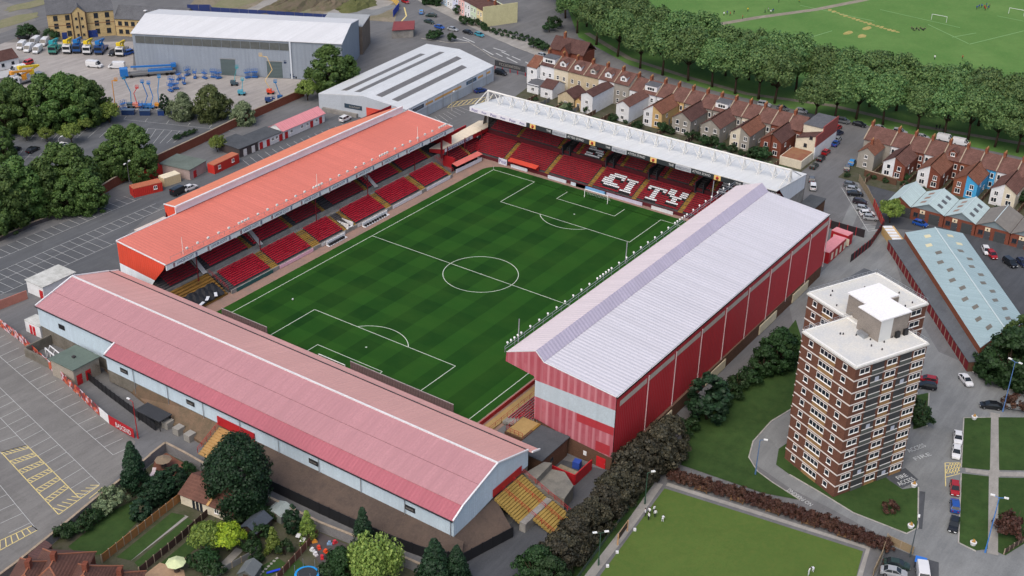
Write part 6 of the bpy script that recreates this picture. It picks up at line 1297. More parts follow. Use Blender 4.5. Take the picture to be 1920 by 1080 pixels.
# ---- white cars etc are placed later; alley wall between bank and gardens
wallrun('grey block garden wall with pale coping below the mossy bank', [(283, 868), (312, 845), (345, 862), (420, 905), (520, 955), (600, 995), (700, 1035), (790, 1075), (850, 1105)], 1.9, M('grey block wall', (122, 122, 124), kind='brick', scale=.5))
wallrun('grey garden wall along the left car park edge', [(283, 868), (240, 905), (180, 950), (120, 1000), (40, 1065), (0, 1095)], 1.8, M('grey block wall', (122, 122, 124), kind='brick', scale=.5), name='garden_wall')
# ================================================================ trees and shrubs
import numpy as np
BARK = M('bark', (74, 62, 52), rough=.95, var=.2, scale=2)
LEAF = {'dark': M('leaf dark green', (50, 78, 40), kind='leaf', rgb2=(30, 54, 28)), 'mid': M('leaf mid green', (90, 114, 56), kind='leaf', rgb2=(58, 86, 40)), 'park': M('leaf park green', (108, 132, 76), kind='leaf', rgb2=(60, 94, 54)),
  'silver': M('leaf silver green', (132, 146, 112), kind='leaf', rgb2=(84, 102, 70)), 'olive': M('leaf olive', (98, 108, 62), kind='leaf', rgb2=(62, 76, 42)), 'lime': M('leaf lime', (168, 184, 52), kind='leaf', rgb2=(118, 146, 40)),
  'gold': M('leaf golden green', (130, 146, 66), kind='leaf', rgb2=(84, 108, 48)), 'bronze': M('leaf bronze', (80, 75, 58), kind='leaf', rgb2=(44, 47, 40)), 'conifer': M('leaf conifer', (40, 70, 42), kind='leaf', rgb2=(22, 44, 28)),
  'willow': M('leaf willow', (146, 162, 84), kind='leaf', rgb2=(98, 122, 56)), 'rust': M('leaf rust', (92, 60, 50), kind='leaf', rgb2=(58, 42, 36))}
def leafcards(pts, nrm, size, rng, droop=0.0):
    """one small four-cornered leaf spray per point"""
    n = len(pts); r1 = rng.normal(size=(n, 3)); a = np.cross(nrm, r1); a /= np.linalg.norm(a, axis=1)[:, None]+1e-9
    b = np.cross(nrm, a); b /= np.linalg.norm(b, axis=1)[:, None]+1e-9
    s = size*rng.uniform(.6, 1.35, (n, 1)); k = rng.uniform(.55, .95, (n, 1))
    q = np.stack([pts-a*s, pts-b*s*k+nrm*s*.25, pts+a*s, pts+b*s*k-nrm*s*.1], 1)
    if droop: q[:, 3, 2] -= size*droop
    return q.reshape(-1, 3)
def crown_mesh(name, mat, seed, kind, rx, h, z0, nc, nl, size):
    rng = np.random.default_rng(seed); P_, N_ = [], []
    for c in range(nc):
        if kind == 'cone':
            t = rng.random()**.75; ang = rng.uniform(0, 6.283); rr = rx*(1-t)**.85*rng.uniform(.72, 1.0); ctr = np.array([rr*math.cos(ang), rr*math.sin(ang), z0+h*t]); cr = .16*rx+.2*rx*(1-t)
        elif kind == 'column':
            t = rng.random(); ang = rng.uniform(0, 6.283); prof = math.sin(math.pi*min(.97, t*.86+.12))**.55; rr = rx*prof*rng.uniform(.7, 1); ctr = np.array([rr*math.cos(ang), rr*math.sin(ang), z0+h*t]); cr = .26*rx
        elif kind == 'egg':
            t = rng.random(); ang = rng.uniform(0, 6.283); prof = (math.sin(math.pi*min(.985, t*.8+.2))**.75); rr = rx*prof*rng.uniform(.55, 1.0)*(1+.15*math.sin(3*ang+seed)); ctr = np.array([rr*math.cos(ang), rr*math.sin(ang), z0+h*.94*t]); cr = rx*rng.uniform(.16, .3)
        elif kind == 'box':
            ctr = np.array([rng.uniform(-rx, rx), rng.uniform(-.8, .8), z0+h*rng.uniform(.1, .9)]); cr = .5
        else:
            d = rng.normal(size=3); d /= np.linalg.norm(d); d[2] = abs(d[2])*1.15-.35 if kind == 'dome' else d[2]
            f = rng.uniform(.62, 1.0)*(1+.14*math.sin(3*math.atan2(d[1], d[0])+seed)); ctr = np.array([d[0]*rx*f, d[1]*rx*f, z0+h/2+d[2]*h/2*f]); cr = rx*rng.uniform(.2, .36)
        m = int(nl*rng.uniform(.7, 1.3)); v = rng.normal(size=(m, 3)); v /= np.linalg.norm(v, axis=1)[:, None]; v *= (rng.random((m, 1))**.4)
        p = ctr+v*cr*np.array([1, 1, .8 if kind != 'willow' else 1.7]); out = (p-np.array([0, 0, z0+h*.4])); out /= np.linalg.norm(out, axis=1)[:, None]+1e-9
        nn = v*.8+out*.5+rng.normal(size=(m, 3))*.35; nn /= np.linalg.norm(nn, axis=1)[:, None]+1e-9; P_.append(p); N_.append(nn)
    p = np.concatenate(P_); n = np.concatenate(N_); k = p[:, 2] > .05; p, n = p[k], n[k]
    q = leafcards(p, n, size, rng, 1.6 if kind == 'willow' else 0); m = len(p)
    me = bpy.data.meshes.new(name); me.vertices.add(4*m); me.vertices.foreach_set('co', q.ravel()); me.loops.add(4*m); me.loops.foreach_set('vertex_index', np.arange(4*m, dtype=np.int32))
    me.polygons.add(m); me.polygons.foreach_set('loop_start', np.arange(0, 4*m, 4, dtype=np.int32)); me.polygons.foreach_set('loop_total', np.full(m, 4, dtype=np.int32)); me.materials.append(mat); me.update(); me.validate(); return me
def trunk_mesh(name, h, r, rx, seed, limbs=6):
    rnd = random.Random(seed); q = MB(); a = V(0, 0, 0); 
    b_ = V(rnd.uniform(-.3, .3), rnd.uniform(-.3, .3), h); q.tube(a, b_, r, 7, r*.7)
    for k in range(limbs): t = 6.283*k/limbs+rnd.uniform(-.4, .4); e = V(math.cos(t)*rx*.6, math.sin(t)*rx*.6, h+rx*rnd.uniform(.5, 1.1)); q.tube(b_-V(0, 0, .3), e, r*.5, 5, r*.14)
    if limbs: q.tube(b_, b_+V(.2, .1, rx*1.2), r*.65, 5, r*.2)
    return q.mesh(name, BARK, smooth=True)
KIND = {}
def kind(k, leaf, shape, rx, h, z0, nc, nl, size, tr, th, nvar=2, limbs=6):
    KIND[k] = [(crown_mesh('crown', LEAF[leaf], hash_(k)+i*17, shape, rx, h, z0, nc, nl, size), trunk_mesh('trunk', th, tr, rx, i, limbs)) for i in range(nvar)]
def hash_(s): return sum((i+3)*ord(c) for i, c in enumerate(s)) % 9973
kind('park', 'park', 'dome', 7.0, 15.5, 3.6, 120, 110, .34, .45, 5.5, 4)
kind('broad', 'mid', 'egg', 4.7, 12.8, .1, 120, 110, .28, .3, 2.5, 3)
kind('broaddark', 'dark', 'egg', 4.6, 10, .1, 100, 100, .27, .3, 2.2, 2)
kind('silver', 'silver', 'egg', 4.6, 8.8, .1, 100, 100, .24, .3, 2, 2)
kind('olive', 'olive', 'egg', 4.8, 9.2, .1, 110, 100, .24, .3, 2, 1)
kind('bronze', 'bronze', 'egg', 3.5, 7.4, .1, 90, 100, .22, .25, 2, 2)
kind('conifer', 'conifer', 'cone', 3.0, 11.0, .1, 150, 75, .2, .25, 3, 2, 0)
kind('yew', 'conifer', 'column', 5.4, 15.0, .2, 300, 90, .24, .4, 4, 1, 0)
kind('golden', 'gold', 'cone', 1.75, 6.0, .1, 80, 50, .14, .12, 1.5, 2, 0)
kind('darkcone', 'conifer', 'column', 1.3, 5.0, .1, 70, 50, .14, .12, 1.5, 1, 0)
kind('lime', 'lime', 'dome', 2.7, 5.6, .6, 60, 80, .17, .15, 1.2, 1)
kind('round', 'gold', 'dome', 3.0, 5.4, 1.0, 60, 85, .18, .18, 1.4, 2)
kind('willow', 'willow', 'willow', 4.4, 7.4, 1.0, 90, 100, .22, .3, 3, 1)
kind('bush', 'dark', 'dome', 1.7, 2.8, -.1, 30, 60, .15, .1, .8, 3, 3)
kind('palebush', 'silver', 'dome', 1.9, 3.0, -.1, 30, 60, .14, .1, .8, 1, 3)
kind('rustbush', 'rust', 'dome', 1.5, 2.2, -.1, 26, 55, .13, .08, .6, 1, 3)
TREE_N = [0]
def tree(k, u, v, s=1.0, label='', group=None, name='tree', cat='tree', sx=None):
    p = P(u, v) if not isinstance(u, Vector) else u; i = TREE_N[0]; TREE_N[0] += 1; cm, tm = KIND[k][i % len(KIND[k])]
    t = thing(name, label, cat, (p.x, p.y, 0), group); t.rotation_euler.z = (i*2.399) % 6.283; s *= 1+.06*math.sin(i*1.7); t.scale = ((sx or 1)*s, (sx or 1)*s, s)
    for me, nm in ((cm, 'crown'), (tm, 'trunk')):
        o = bpy.data.objects.new(nm, me); col.objects.link(o); o.parent = t
    return t
# park avenue: two rows
G = 'trees of the park avenue'
row1 = [(1082, 62), (1118, 84), (1158, 106), (1200, 128), (1242, 141), (1290, 152), (1335, 163), (1378, 176), (1422, 186), (1452, 194), (1527, 226), (1565, 224), (1605, 224), (1655, 234), (1720, 246), (1770, 258), (1815, 262), (1865, 276), (1907, 286), (1960, 300), (2010, 315)]
row2 = [(1060, 34), (1100, 50), (1140, 66), (1182, 84), (1226, 100), (1270, 114), (1316, 128), (1360, 142), (1404, 150), (1448, 160), (1492, 172), (1536, 182), (1582, 190), (1630, 200), (1680, 208), (1730, 216), (1782, 226), (1834, 236), (1886, 248), (1940, 262), (2000, 280)]
ORD = ['first', 'second', 'third', 'fourth', 'fifth', 'sixth', 'seventh', 'eighth', 'ninth', 'tenth', 'eleventh']
def AV(i, n): return '%s from its left end' % ORD[i] if i <= n//2 else '%s from its right end' % ORD[n-1-i]
for i, (u, v) in enumerate(row1): tree('park', u, v, 1.0 if u < 1500 else .92, 'tree in the near row of the park avenue, %s' % AV(i, len(row1)), G+', near row')
for i, (u, v) in enumerate(row2): tree('park', u, v, 1.02, 'tree in the far row of the park avenue, %s' % AV(i, len(row2)), G+', far row')
for u, v, s in ((1050, 6, .95), (1090, 20, 1.0), (1120, 34, 1.0), (1068, -25, 1.0), (1130, 0, .9)): tree('park', u, v, s, 'dark green tree of the clump where the avenue meets the road', 'trees at the road end of the avenue')
# left car park and yard edge
GL_ = 'trees round the upper left car park'
for u, v, s in ((12, 250, 1.1), (52, 246, 1.0), (92, 240, 1.15), (128, 238, 1.25), (162, 234, 1.15), (182, 226, .9), (30, 232, 1.0), (110, 225, 1.0), (146, 222, 1.05)): tree('broad', u, v, s*1.1, 'dense green tree in the thicket between yard and upper left car park', GL_)
for u, v, s in ((262, 326, 1.02), (232, 330, 1.05), (206, 338, .85), (268, 340, .7)): tree('broad', u, v, s*1.1, 'bushy green tree of the clump next to the bays by the brick wall', 'clump beside the brick wall')
for u, v, s in ((150, 384, 1.0), (116, 380, 1.05), (88, 398, 1.0), (48, 410, 1.05), (20, 425, .95), (130, 402, .7), (-10, 440, 1.0), (170, 396, .7)): tree('broad', u, v, s*1.28, 'bushy green tree of the thicket above the left car park bays', 'thicket above the left car park')
tree('broad', 8, 300, .8, 'rounded green tree at the left picture edge beside parked cars')
for u, v, l in ((50, 264, 'leftmost'), (88, 266, 'middle'), (160, 246, 'rightmost')): tree('round', u, v, .75, 'small young tree on the car park island, %s of three' % l, 'young car park trees')
tree('round', 135, 268, 1.0, 'spreading young tree beside the white parked car'); tree('round', 206, 230, 1.15, 'small yellow green tree at the corner of the yard fence')
tree('silver', 343, 222, .95, 'silvery willow left of the big olive bush by the yard'); tree('olive', 398, 222, 1.1, 'big rounded olive green tree on the yard edge'); tree('silver', 458, 232, .85, 'silver leaved bush at the brick wall end of the yard'); tree('darkcone', 310, 213, 1.3, 'narrow green shrub beside the blue lifts')
tree('broad', 620, 172, 1.2, sx=1.25, label='large green tree between the two warehouses'); tree('broad', 655, 165, .85, 'green tree right of the large one by the striped warehouse'); tree('round', 577, 188, 1.2, 'yellow green tree by the end of the brick wall')
tree('round', 408, 284, .85, 'round shrub growing over the dark hut roof', name='shrub', cat='shrub')
for k in range(6): tree('bush', 330+7*k, 262-2.5*k, .55, 'piece of clipped hedge on the car park island', 'car park island hedge', 'hedge_bush', 'hedge')
tree('bush', 55, 72, 2.2, 'dark bush left of the yellow offices', name='bush', cat='bush'); tree('bush', 96, 76, 1.7, 'dark bush in front of the yellow offices', name='bush', cat='bush')
for u, v, s in ((812, 74, 1.3), (822, 70, 1.2), (845, 78, 1.3)): tree('bush', u, v, s, 'dark clipped bush above the striped warehouse', 'bushes above the striped warehouse', 'bush', 'bush')
for u, v, s in ((870, 44, 1.2), (880, 47, 1.1), (893, 49, 1.2), (905, 52, 1.0), (860, 26, 1.3)): tree('bush', u, v, s, 'green front garden hedge before the painted houses', 'hedges before the painted houses', 'bush', 'bush')
for u, v, s in ((800, 8, .8), (818, 10, .9), (830, 2, .9), (790, -6, .8)): tree('broaddark', u, v, s*.6, 'dark garden tree at the top edge left of the painted houses', 'garden trees at the top edge')
for u, v, s in ((1000, 90, 1.2), (1012, 92, 1.3), (1022, 95, 1.2), (1030, 60, 1.6), (1040, 52, 1.8)): tree('bush', u, v, s, 'dark overgrown bush beside the brick lodge', 'bushes beside the lodge', 'bush', 'bush')
for k in range(22): tree('bush', 905+5.2*k, 56+1.2*k+4*math.sin(k*3), .55, 'scrub on the bank beside the olive end wall', 'roadside scrub', 'bush', 'bush')
# behind the terraces' rear wings
gb = [(1058, 198, 1.0), (1068, 204, .8), (1100, 212, .9), (1150, 226, 1.0), (1196, 242, 1.1), (1240, 248, 1.2), (1256, 250, 1.0), (1300, 262, 1.2), (1335, 276, 1.4), (1322, 272, 1.2), (1350, 282, 1.0), (1372, 287, 1.1), (1424, 300, 1.7), (1410, 296, 1.2), (1160, 224, .7), (1290, 256, .8)]
for u, v, s in gb: tree('bush', u, v, s, 'leafy shrub in the back gardens of the first terrace', 'back garden shrubs, first terrace', 'shrub', 'shrub')
for u, v, s in ((1684, 336, .7), (1700, 338, .8), (1800, 360, 1.1), (1815, 362, 1.0), (1880, 374, 1.5), (1915, 378, 1.6), (1640, 336, .6)): tree('bush', u, v, s, 'leafy shrub in the back gardens of the second terrace', 'back garden shrubs, second terrace', 'shrub', 'shrub')
tree('round', 1668, 418, 1.05, 'round yellow green tree beside the red fence in the lane')
# right of the red clad stand
tree('darkcone', 1325, 786, 1.9, 'bushy upright conifer against the red clad stand', sx=1.6); tree('broaddark', 1458, 688, 1.0, 'dark spreading tree near the short garage row'); tree('broaddark', 1430, 700, .7, 'dark shrub left of the spreading tree by the garages')
for k, (u, v, s) in enumerate(((1352, 758, 1.3), (1368, 745, 1.4), (1385, 730, 1.5), (1402, 718, 1.5), (1288, 812, 1.2))): tree('bush', u, v, s, 'low dark shrub along the foot of the red clad stand', 'shrubs along the red clad stand', 'shrub', 'shrub')
bz = [(1040, 1078), (1056, 1058), (1074, 1036), (1092, 1014), (1112, 993), (1130, 972), (1148, 951), (1166, 930), (1184, 908), (1206, 892), (1230, 872), (1252, 850)]
for i, (u, v) in enumerate(bz): tree('bronze', u, v, 1.0 if i < 8 else 1.2, 'bronze leaved tree in the tall hedge, %s' % ('%s from its lower end' % ORD[i] if i < 6 else '%s from its upper end' % ORD[11-i]), 'bronze hedge beside the bowling green')
tree('broaddark', 1004, 1092, .8, 'green bush at the lower end of the bronze hedge'); tree('broaddark', 1030, 1108, .7, 'green bush at the bottom edge below the bronze hedge')
for k in range(48):
    t_ = k/47; u, v = 1268+394*t_, 900+130*t_-5*math.sin(t_*3.1); tree('rustbush', u, v, 1.0 if k % 3 else 1.12, 'rusty brown clipped hedge plant above the bowling green', 'rusty hedge above the bowling green', 'hedge_bush', 'hedge')
tree('broaddark', 1885, 712, 1.2, 'big dark tree at the right edge by the garage row'); tree('broad', 1915, 672, .95, 'tall green tree at the right edge beside the long shed'); tree('broaddark', 1850, 704, .75, 'dark shrubby tree at the end of the garage row'); tree('broaddark', 1935, 735, 1.0, 'dark tree at the right picture edge above the silver car')
for u, v, s, k in ((1722, 782, 1.5, 'upper'), (1728, 800, 1.3, 'lower')): tree('bush', u, v, s, 'dark shrub beside the tower entrance drive, %s one' % k, None, 'shrub', 'shrub')
tree('rustbush', 1897, 768, 1.6, 'bare brownish bush beside the silver car', None, 'bush', 'bush'); tree('rustbush', 1895, 1000, 1.9, 'bare reddish shrub on the lower right lawn', None, 'shrub', 'shrub'); tree('rustbush', 1665, 958, 1.1, 'sparse shrub on the lawn below the tower', None, 'shrub', 'shrub')
# foreground gardens
tree('conifer', 256, 918, 1.0, 'tall dark conifer at the corner of the left car park'); tree('yew', 452, 955, .98, 'huge dark rounded conifer in front of the pink roofed end'); tree('broaddark', 475, 968, .5, 'dark bush below the huge conifer', None, 'bush', 'bush')
tree('conifer', 682, 1030, .82, 'dark conifer beside the pale willow', sx=.95); tree('willow', 702, 1092, 1.0, 'pale drooping willow at the bottom edge'); tree('conifer', 815, 1100, .85, 'dark green conifer at the bottom edge, left of two', sx=1.3); tree('conifer', 856, 1098, .72, 'dark green conifer at the bottom edge, right of two', sx=1.2)
tree('golden', 514, 1038, 1.0, 'golden conifer on the left of the garden row'); tree('golden', 578, 1012, 1.05, 'golden conifer on the right of the garden row'); tree('darkcone', 549, 998, 1.05, 'narrow dark green conifer between the golden ones'); tree('lime', 430, 1034, 1.0, 'bright lime green tree in the garden'); tree('round', 390, 1030, 1.0, 'olive round tree beside the bright lime tree'); tree('broaddark', 640, 1075, .55, 'dark bush right of the trampoline', None, 'bush', 'bush')
for u, v, s in ((308, 930, 1.3), (330, 918, 1.4), (283, 948, 1.3), (266, 975, 1.1), (298, 940, 1.2)): tree('darkcone', u, v, s*.75, 'clipped dark conifer in the row along the wooden fence', 'clipped conifers by the wooden fence', sx=1.6)
tree('palebush', 212, 950, 1.5, 'pale flowering bush beside the tall conifer', None, 'bush', 'bush'); tree('palebush', 196, 962, 1.1, 'smaller pale bush below the flowering one', None, 'bush', 'bush')
for u, v, s in ((170, 985, 1.1), (152, 998, 1.0), (118, 1010, 1.2), (130, 1002, .9), (182, 976, .9), (350, 890, 1.0), (362, 900, .8)): tree('bush', u, v, s, 'dark border shrub along the garden walls', 'garden border shrubs', 'shrub', 'shrub')
for u, v, s in ((388, 1062, 1.4), (372, 1070, 1.2), (470, 1032, 1.2), (485, 1010, 1.2), (535, 1040, 1.0), (400, 1078, 1.1), (480, 1060, .9), (620, 1080, 1.2), (440, 985, 1.0), (505, 975, .9)): tree('bush', u, v, s, 'dark shrub between the foreground gardens', 'shrubs between the foreground gardens', 'shrub', 'shrub')
# ================================================================ vehicles
TYRE = M('tyre rubber', (26, 26, 28), kind='plain', rough=.9); RIM = M('wheel rim', (150, 152, 156), kind='plain', metal=.7, rough=.3); CARGLASS = M('car glass', (30, 36, 42), kind='plain', rough=.08)
HEADL = M('headlight', (214, 218, 220), kind='plain', rough=.15); TAILL = M('tail light', (140, 20, 24), kind='plain', rough=.2)
PAINT = {}
def paintm(rgb):
    if rgb not in PAINT:
        m = M('car paint %d %d %d' % rgb, rgb, kind='plain', rough=.25); m.node_tree.nodes['Principled BSDF'].inputs['Coat Weight'].default_value = .5; PAINT[rgb] = m
    return PAINT[rgb]
def loftbody(sec):
    """sec: list of (x, half width, sill z, belt z) from tail to nose"""
    q = MB(); rings = []
    for x, hw, zs, zb in sec: zm = zs+(zb-zs)*.55; rings.append([V(x, -hw*.94, zs), V(x, hw*.94, zs), V(x, hw, zm), V(x, hw*.93, zb), V(x, hw*.6, zb+.03), V(x, -hw*.6, zb+.03), V(x, -hw*.93, zb), V(x, -hw, zm)])
    for a, b_ in zip(rings, rings[1:]):
        for k in range(8): q.face([a[k], b_[k], b_[(k+1) % 8], a[(k+1) % 8]])
    q.face(rings[0]); q.face(list(reversed(rings[-1]))); return q
def cabin(x0, x1, r0, r1, hb, ht, z0, z1):
    q = MB(); a = [V(x0, -hb, z0), V(x1, -hb, z0), V(x1, hb, z0), V(x0, hb, z0)]; b_ = [V(r0, -ht, z1), V(r1, -ht, z1), V(r1, ht, z1), V(r0, ht, z1)]
    for k in range(4): q.face([a[k], a[(k+1) % 4], b_[(k+1) % 4], b_[k]])
    q.face(b_); g = q
    r = MB(); r.slab([V(r0-.03, -ht-.02, z1+.05), V(r1+.03, -ht-.02, z1+.05), V(r1+.03, ht+.02, z1+.05), V(r0-.03, ht+.02, z1+.05)], .07)
    for s in (-1, 1):
        for (xa, xb) in ((x0, r0), (x1, r1), ((x0+x1)/2, (r0+r1)/2)): r.tube(V(xa, s*(hb+.005), z0), V(xb, s*(ht+.005), z1+.02), .05, 4)
    return g, r
_wh = MB(); _wh.tube((0, -.11, 0), (0, .11, 0), .32, 12); WHEEL = _wh.mesh('wheel', TYRE); _rm = MB(); _rm.tube((0, -.125, 0), (0, .125, 0), .19, 8); RIMM = _rm.mesh('rim', RIM)
VEH = {}
DEFP = paintm((128, 130, 134))
def mkveh(k, sec, cab, wx, wy, ln):
    b_ = loftbody(sec).mesh('body', DEFP); g, r = cabin(*cab); zf = sec[-1][3]-.16; hw = sec[-1][1]
    hl = MB().box(sec[-1][0]-.12, sec[-1][0]+.03, -.2, .2, zf-.1, zf+.08).mesh('headlight', HEADL); tl = MB().box(sec[0][0]-.03, sec[0][0]+.1, -.13, .13, sec[0][3]-.35, sec[0][3]-.1).mesh('tail_light', TAILL)
    VEH[k] = (b_, g.mesh('window', CARGLASS), r.mesh('roof', DEFP), hl, tl, wx, wy, hw-.24)
mkveh('hatch', [(-2.0, .74, .35, .92), (-1.9, .82, .26, .97), (-1.0, .86, .22, .97), (.7, .86, .22, .95), (1.5, .83, .24, .84), (1.95, .72, .3, .68)], (-1.88, 1.1, -1.5, .25, .79, .62, .97, 1.44), (-1.25, 1.28), .76, 4)
mkveh('saloon', [(-2.25, .72, .35, .84), (-2.1, .82, .27, .93), (-1.1, .87, .22, .96), (.8, .87, .22, .94), (1.75, .84, .24, .82), (2.2, .72, .3, .66)], (-1.75, 1.15, -1.05, .3, .79, .6, .95, 1.4), (-1.4, 1.42), .77, 4.5)
mkveh('suv', [(-2.2, .8, .45, 1.05), (-2.1, .88, .34, 1.1), (-1.1, .92, .3, 1.1), (.8, .92, .3, 1.08), (1.7, .9, .32, 1.0), (2.15, .8, .4, .85)], (-2.08, 1.15, -1.9, .45, .86, .72, 1.1, 1.72), (-1.35, 1.4), .82, 4.4)
mkveh('van', [(-2.6, .93, .4, 1.95), (-2.5, .96, .34, 2.1), (-1.0, .97, .32, 2.15), (.95, .97, .32, 2.1), (1.0, .96, .32, 1.2), (2.1, .92, .34, 1.05), (2.5, .8, .4, .85)], (.9, 1.95, .85, 1.1, .92, .84, 1.1, 2.05), (-1.6, 1.65), .87, 5.2)
def car(k, u, v, u2, v2, rgb, label, group=None, name='parked_car', cat='car', s=1.0):
    a, c_ = P(u, v), P(u2, v2); d = c_-a; m = (a+c_)/2; b_, g, r, hl, tl, wx, wy, hy = VEH[k]; t = thing(name, label, cat, (m.x, m.y, .06), group); t.rotation_euler.z = math.atan2(d.y, d.x); t.scale = (s, s, s)
    def ch(me, nm, loc=(0, 0, 0), par=t):
        o = bpy.data.objects.new(nm, me); col.objects.link(o); o.parent = par; o.location = loc; return o
    pm = paintm(rgb)
    for me, nm in ((b_, 'body'), (r, 'roof')): o = ch(me, nm); o.material_slots[0].link = 'OBJECT'; o.material_slots[0].material = pm
    ch(g, 'window')
    for x in wx:
        for y in (-wy, wy): w_ = ch(WHEEL, 'wheel', (x, y, .32)); ch(RIMM, 'rim', (0, 0, 0), w_)
    for y in (-hy, hy): ch(hl, 'headlight', (0, y, 0)); ch(tl, 'tail_light', (0, y, 0))
    return t
BLK, DKB, SIL, WHT, RDC, BLU, GRN, GRY, TEAL = (26, 28, 32), (34, 42, 70), (150, 154, 158), (208, 210, 212), (150, 26, 32), (30, 74, 150), (40, 56, 50), (90, 94, 98), (58, 140, 160)
G = 'cars in the lane beside the far stand'
for k, u, v, u2, v2, c_, l in (
 ('hatch', 1521, 348, 1522, 332, GRY, 'grey car at the top of three in the lane behind the far stand'), ('suv', 1524, 364, 1523, 344, WHT, 'white car with dark windows, middle of three in the lane behind the far stand'), ('saloon', 1522, 388, 1521, 366, GRY, 'grey saloon at the bottom of three in the lane behind the far stand'),
 ('hatch', 1520, 320, 1532, 309, GRN, 'dark green car beside the low cream garage'), ('hatch', 1533, 306, 1545, 295, BLK, 'black car parked against the white side wall'), ('hatch', 1543, 293, 1554, 284, RDC, 'red car against the white side wall of the end house'), ('saloon', 1561, 278, 1572, 266, BLU, 'blue car in the lane below the dark blue one'), ('hatch', 1564, 270, 1576, 258, SIL, 'silver car in the lane beside the end house'), ('hatch', 1566, 256, 1578, 250, DKB, 'dark blue car near the top of the lane'), ('hatch', 1564, 246, 1576, 239, RDC, 'red car at the top of the lane by the park'),
 ('suv', 1572, 229, 1588, 232, GRY, 'grey car on the park street left of the black one'), ('saloon', 1600, 234, 1622, 239, BLK, 'black car on the park street at the lane mouth'), ('saloon', 1640, 241, 1658, 246, SIL, 'silver car half hidden behind the second terrace roof, leftmost'), ('suv', 1678, 250, 1696, 253, SIL, 'silver car behind the second terrace, right of the leftmost'), ('saloon', 1718, 258, 1738, 262, SIL, 'pale grey car behind the second terrace chimneys'), ('van', 1760, 262, 1784, 267, WHT, 'white van on the park street behind the second terrace'), ('van', 1790, 270, 1812, 274, WHT, 'second white van right of the other on the park street'), ('suv', 1424, 198, 1442, 201, SIL, 'silver car on the park street behind the first terrace'), ('hatch', 1460, 205, 1474, 208, GRY, 'grey car on the park street behind the brick pair'), ('hatch', 1495, 210, 1510, 213, SIL, 'pale car on the park street beside the end house'),
 ('hatch', 1586, 325, 1590, 312, GRY, 'grey car by the garden wall at the lane bend'), ('hatch', 1593, 314, 1601, 302, (52, 130, 190), 'light blue car by the garden wall at the lane bend'),
 ('hatch', 1583, 349, 1606, 352, GRY, 'grey car topmost of the row of angled parked cars in the lane'), ('hatch', 1587, 357, 1612, 361, SIL, 'silver white car second in the row of angled parked cars'), ('saloon', 1590, 366, 1616, 368, BLK, 'black car third in the row of angled parked cars'), ('hatch', 1600, 380, 1624, 384, (44, 34, 40), 'dark maroon car fourth in the row of angled parked cars'), ('hatch', 1606, 393, 1630, 397, SIL, 'silver car fifth in the row of angled parked cars'), ('hatch', 1612, 404, 1638, 404, WHT, 'white car sixth in the row of angled parked cars'), ('hatch', 1621, 411, 1642, 413, SIL, 'silver blue car last in the row of angled parked cars')): car(k, u, v, u2, v2, c_, l, G)
G = 'cars on the top street'
for k, u, v, u2, v2, c_, l in (('hatch', 752, 2, 768, 9, RDC, 'red car at the top edge near the yellow hoarding'), ('hatch', 789, 31, 791, 20, (66, 132, 190), 'light blue car in the top street'), ('saloon', 818, 32, 799, 31, GRN, 'dark green car in the top street, upper one'), ('saloon', 795, 41, 815, 46, GRN, 'black green car in the top street, lower one'), ('saloon', 815, 51, 833, 56, BLU, 'blue car first in the line along the striped warehouse street'), ('saloon', 838, 55, 860, 60, SIL, 'silver grey car second in the line on the top street'), ('saloon', 867, 60, 888, 66, BLK, 'black car third in the line on the top street'), ('hatch', 890, 65, 908, 71, TEAL, 'teal car at the end of the line on the top street'), ('hatch', 1010, 105, 1026, 110, SIL, 'silver car beside the lodge'), ('suv', 930, 138, 948, 142, BLK, 'black car behind the roadside hoarding'), ('saloon', 890, 175, 912, 171, (28, 52, 110), 'dark blue car beside the striped warehouse wall')): car(k, u, v, u2, v2, c_, l, G)
G = 'cars around the tower block'
for k, u, v, u2, v2, c_, l in (('hatch', 1752, 719, 1726, 714, RDC, 'red car beside the tower, above the black one'), ('hatch', 1750, 730, 1724, 726, BLK, 'black car beside the tower, below the red one'), ('saloon', 1801, 706, 1819, 728, WHT, 'white car by the end of the garage row'), ('saloon', 1876, 767, 1838, 763, BLK, 'black car with pale bonnet on the drive right of the tower'), ('saloon', 1920, 768, 1888, 764, SIL, 'silver car at the right picture edge'), ('saloon', 1795, 813, 1795, 838, WHT, 'white car at the kerb, upper of two'), ('saloon', 1793, 838, 1791, 866, WHT, 'white car at the kerb, lower of two'), ('hatch', 1788, 905, 1790, 937, RDC, 'red car at the kerb above the blue one'), ('hatch', 1790, 966, 1789, 940, BLU, 'blue car at the kerb between red and black'), ('saloon', 1791, 972, 1784, 1004, BLK, 'black car at the kerb, lowest of the line'), ('saloon', 1660, 1060, 1700, 1067, GRN, 'dark car in the walled car park at the bottom edge'), ('saloon', 1655, 1074, 1695, 1082, SIL, 'silver car at the bottom edge below the dark one'), ('van', 1727, 1072, 1731, 1100, WHT, 'white van at the bottom edge beside the blue bin'),
 ('hatch', 1712, 419, 1738, 427, BLU, 'dark blue car in front of the brick workshops'), ('hatch', 1852, 474, 1866, 489, RDC, 'red car in the workshop yard'), ('suv', 1884, 491, 1902, 504, BLK, 'black car with pale roof in the workshop yard'), ('hatch', 1908, 490, 1924, 504, DKB, 'dark blue car at the right edge of the workshop yard'), ('hatch', 1846, 470, 1850, 478, WHT, 'white car half hidden behind the long shed')): car(k, u, v, u2, v2, c_, l, G)
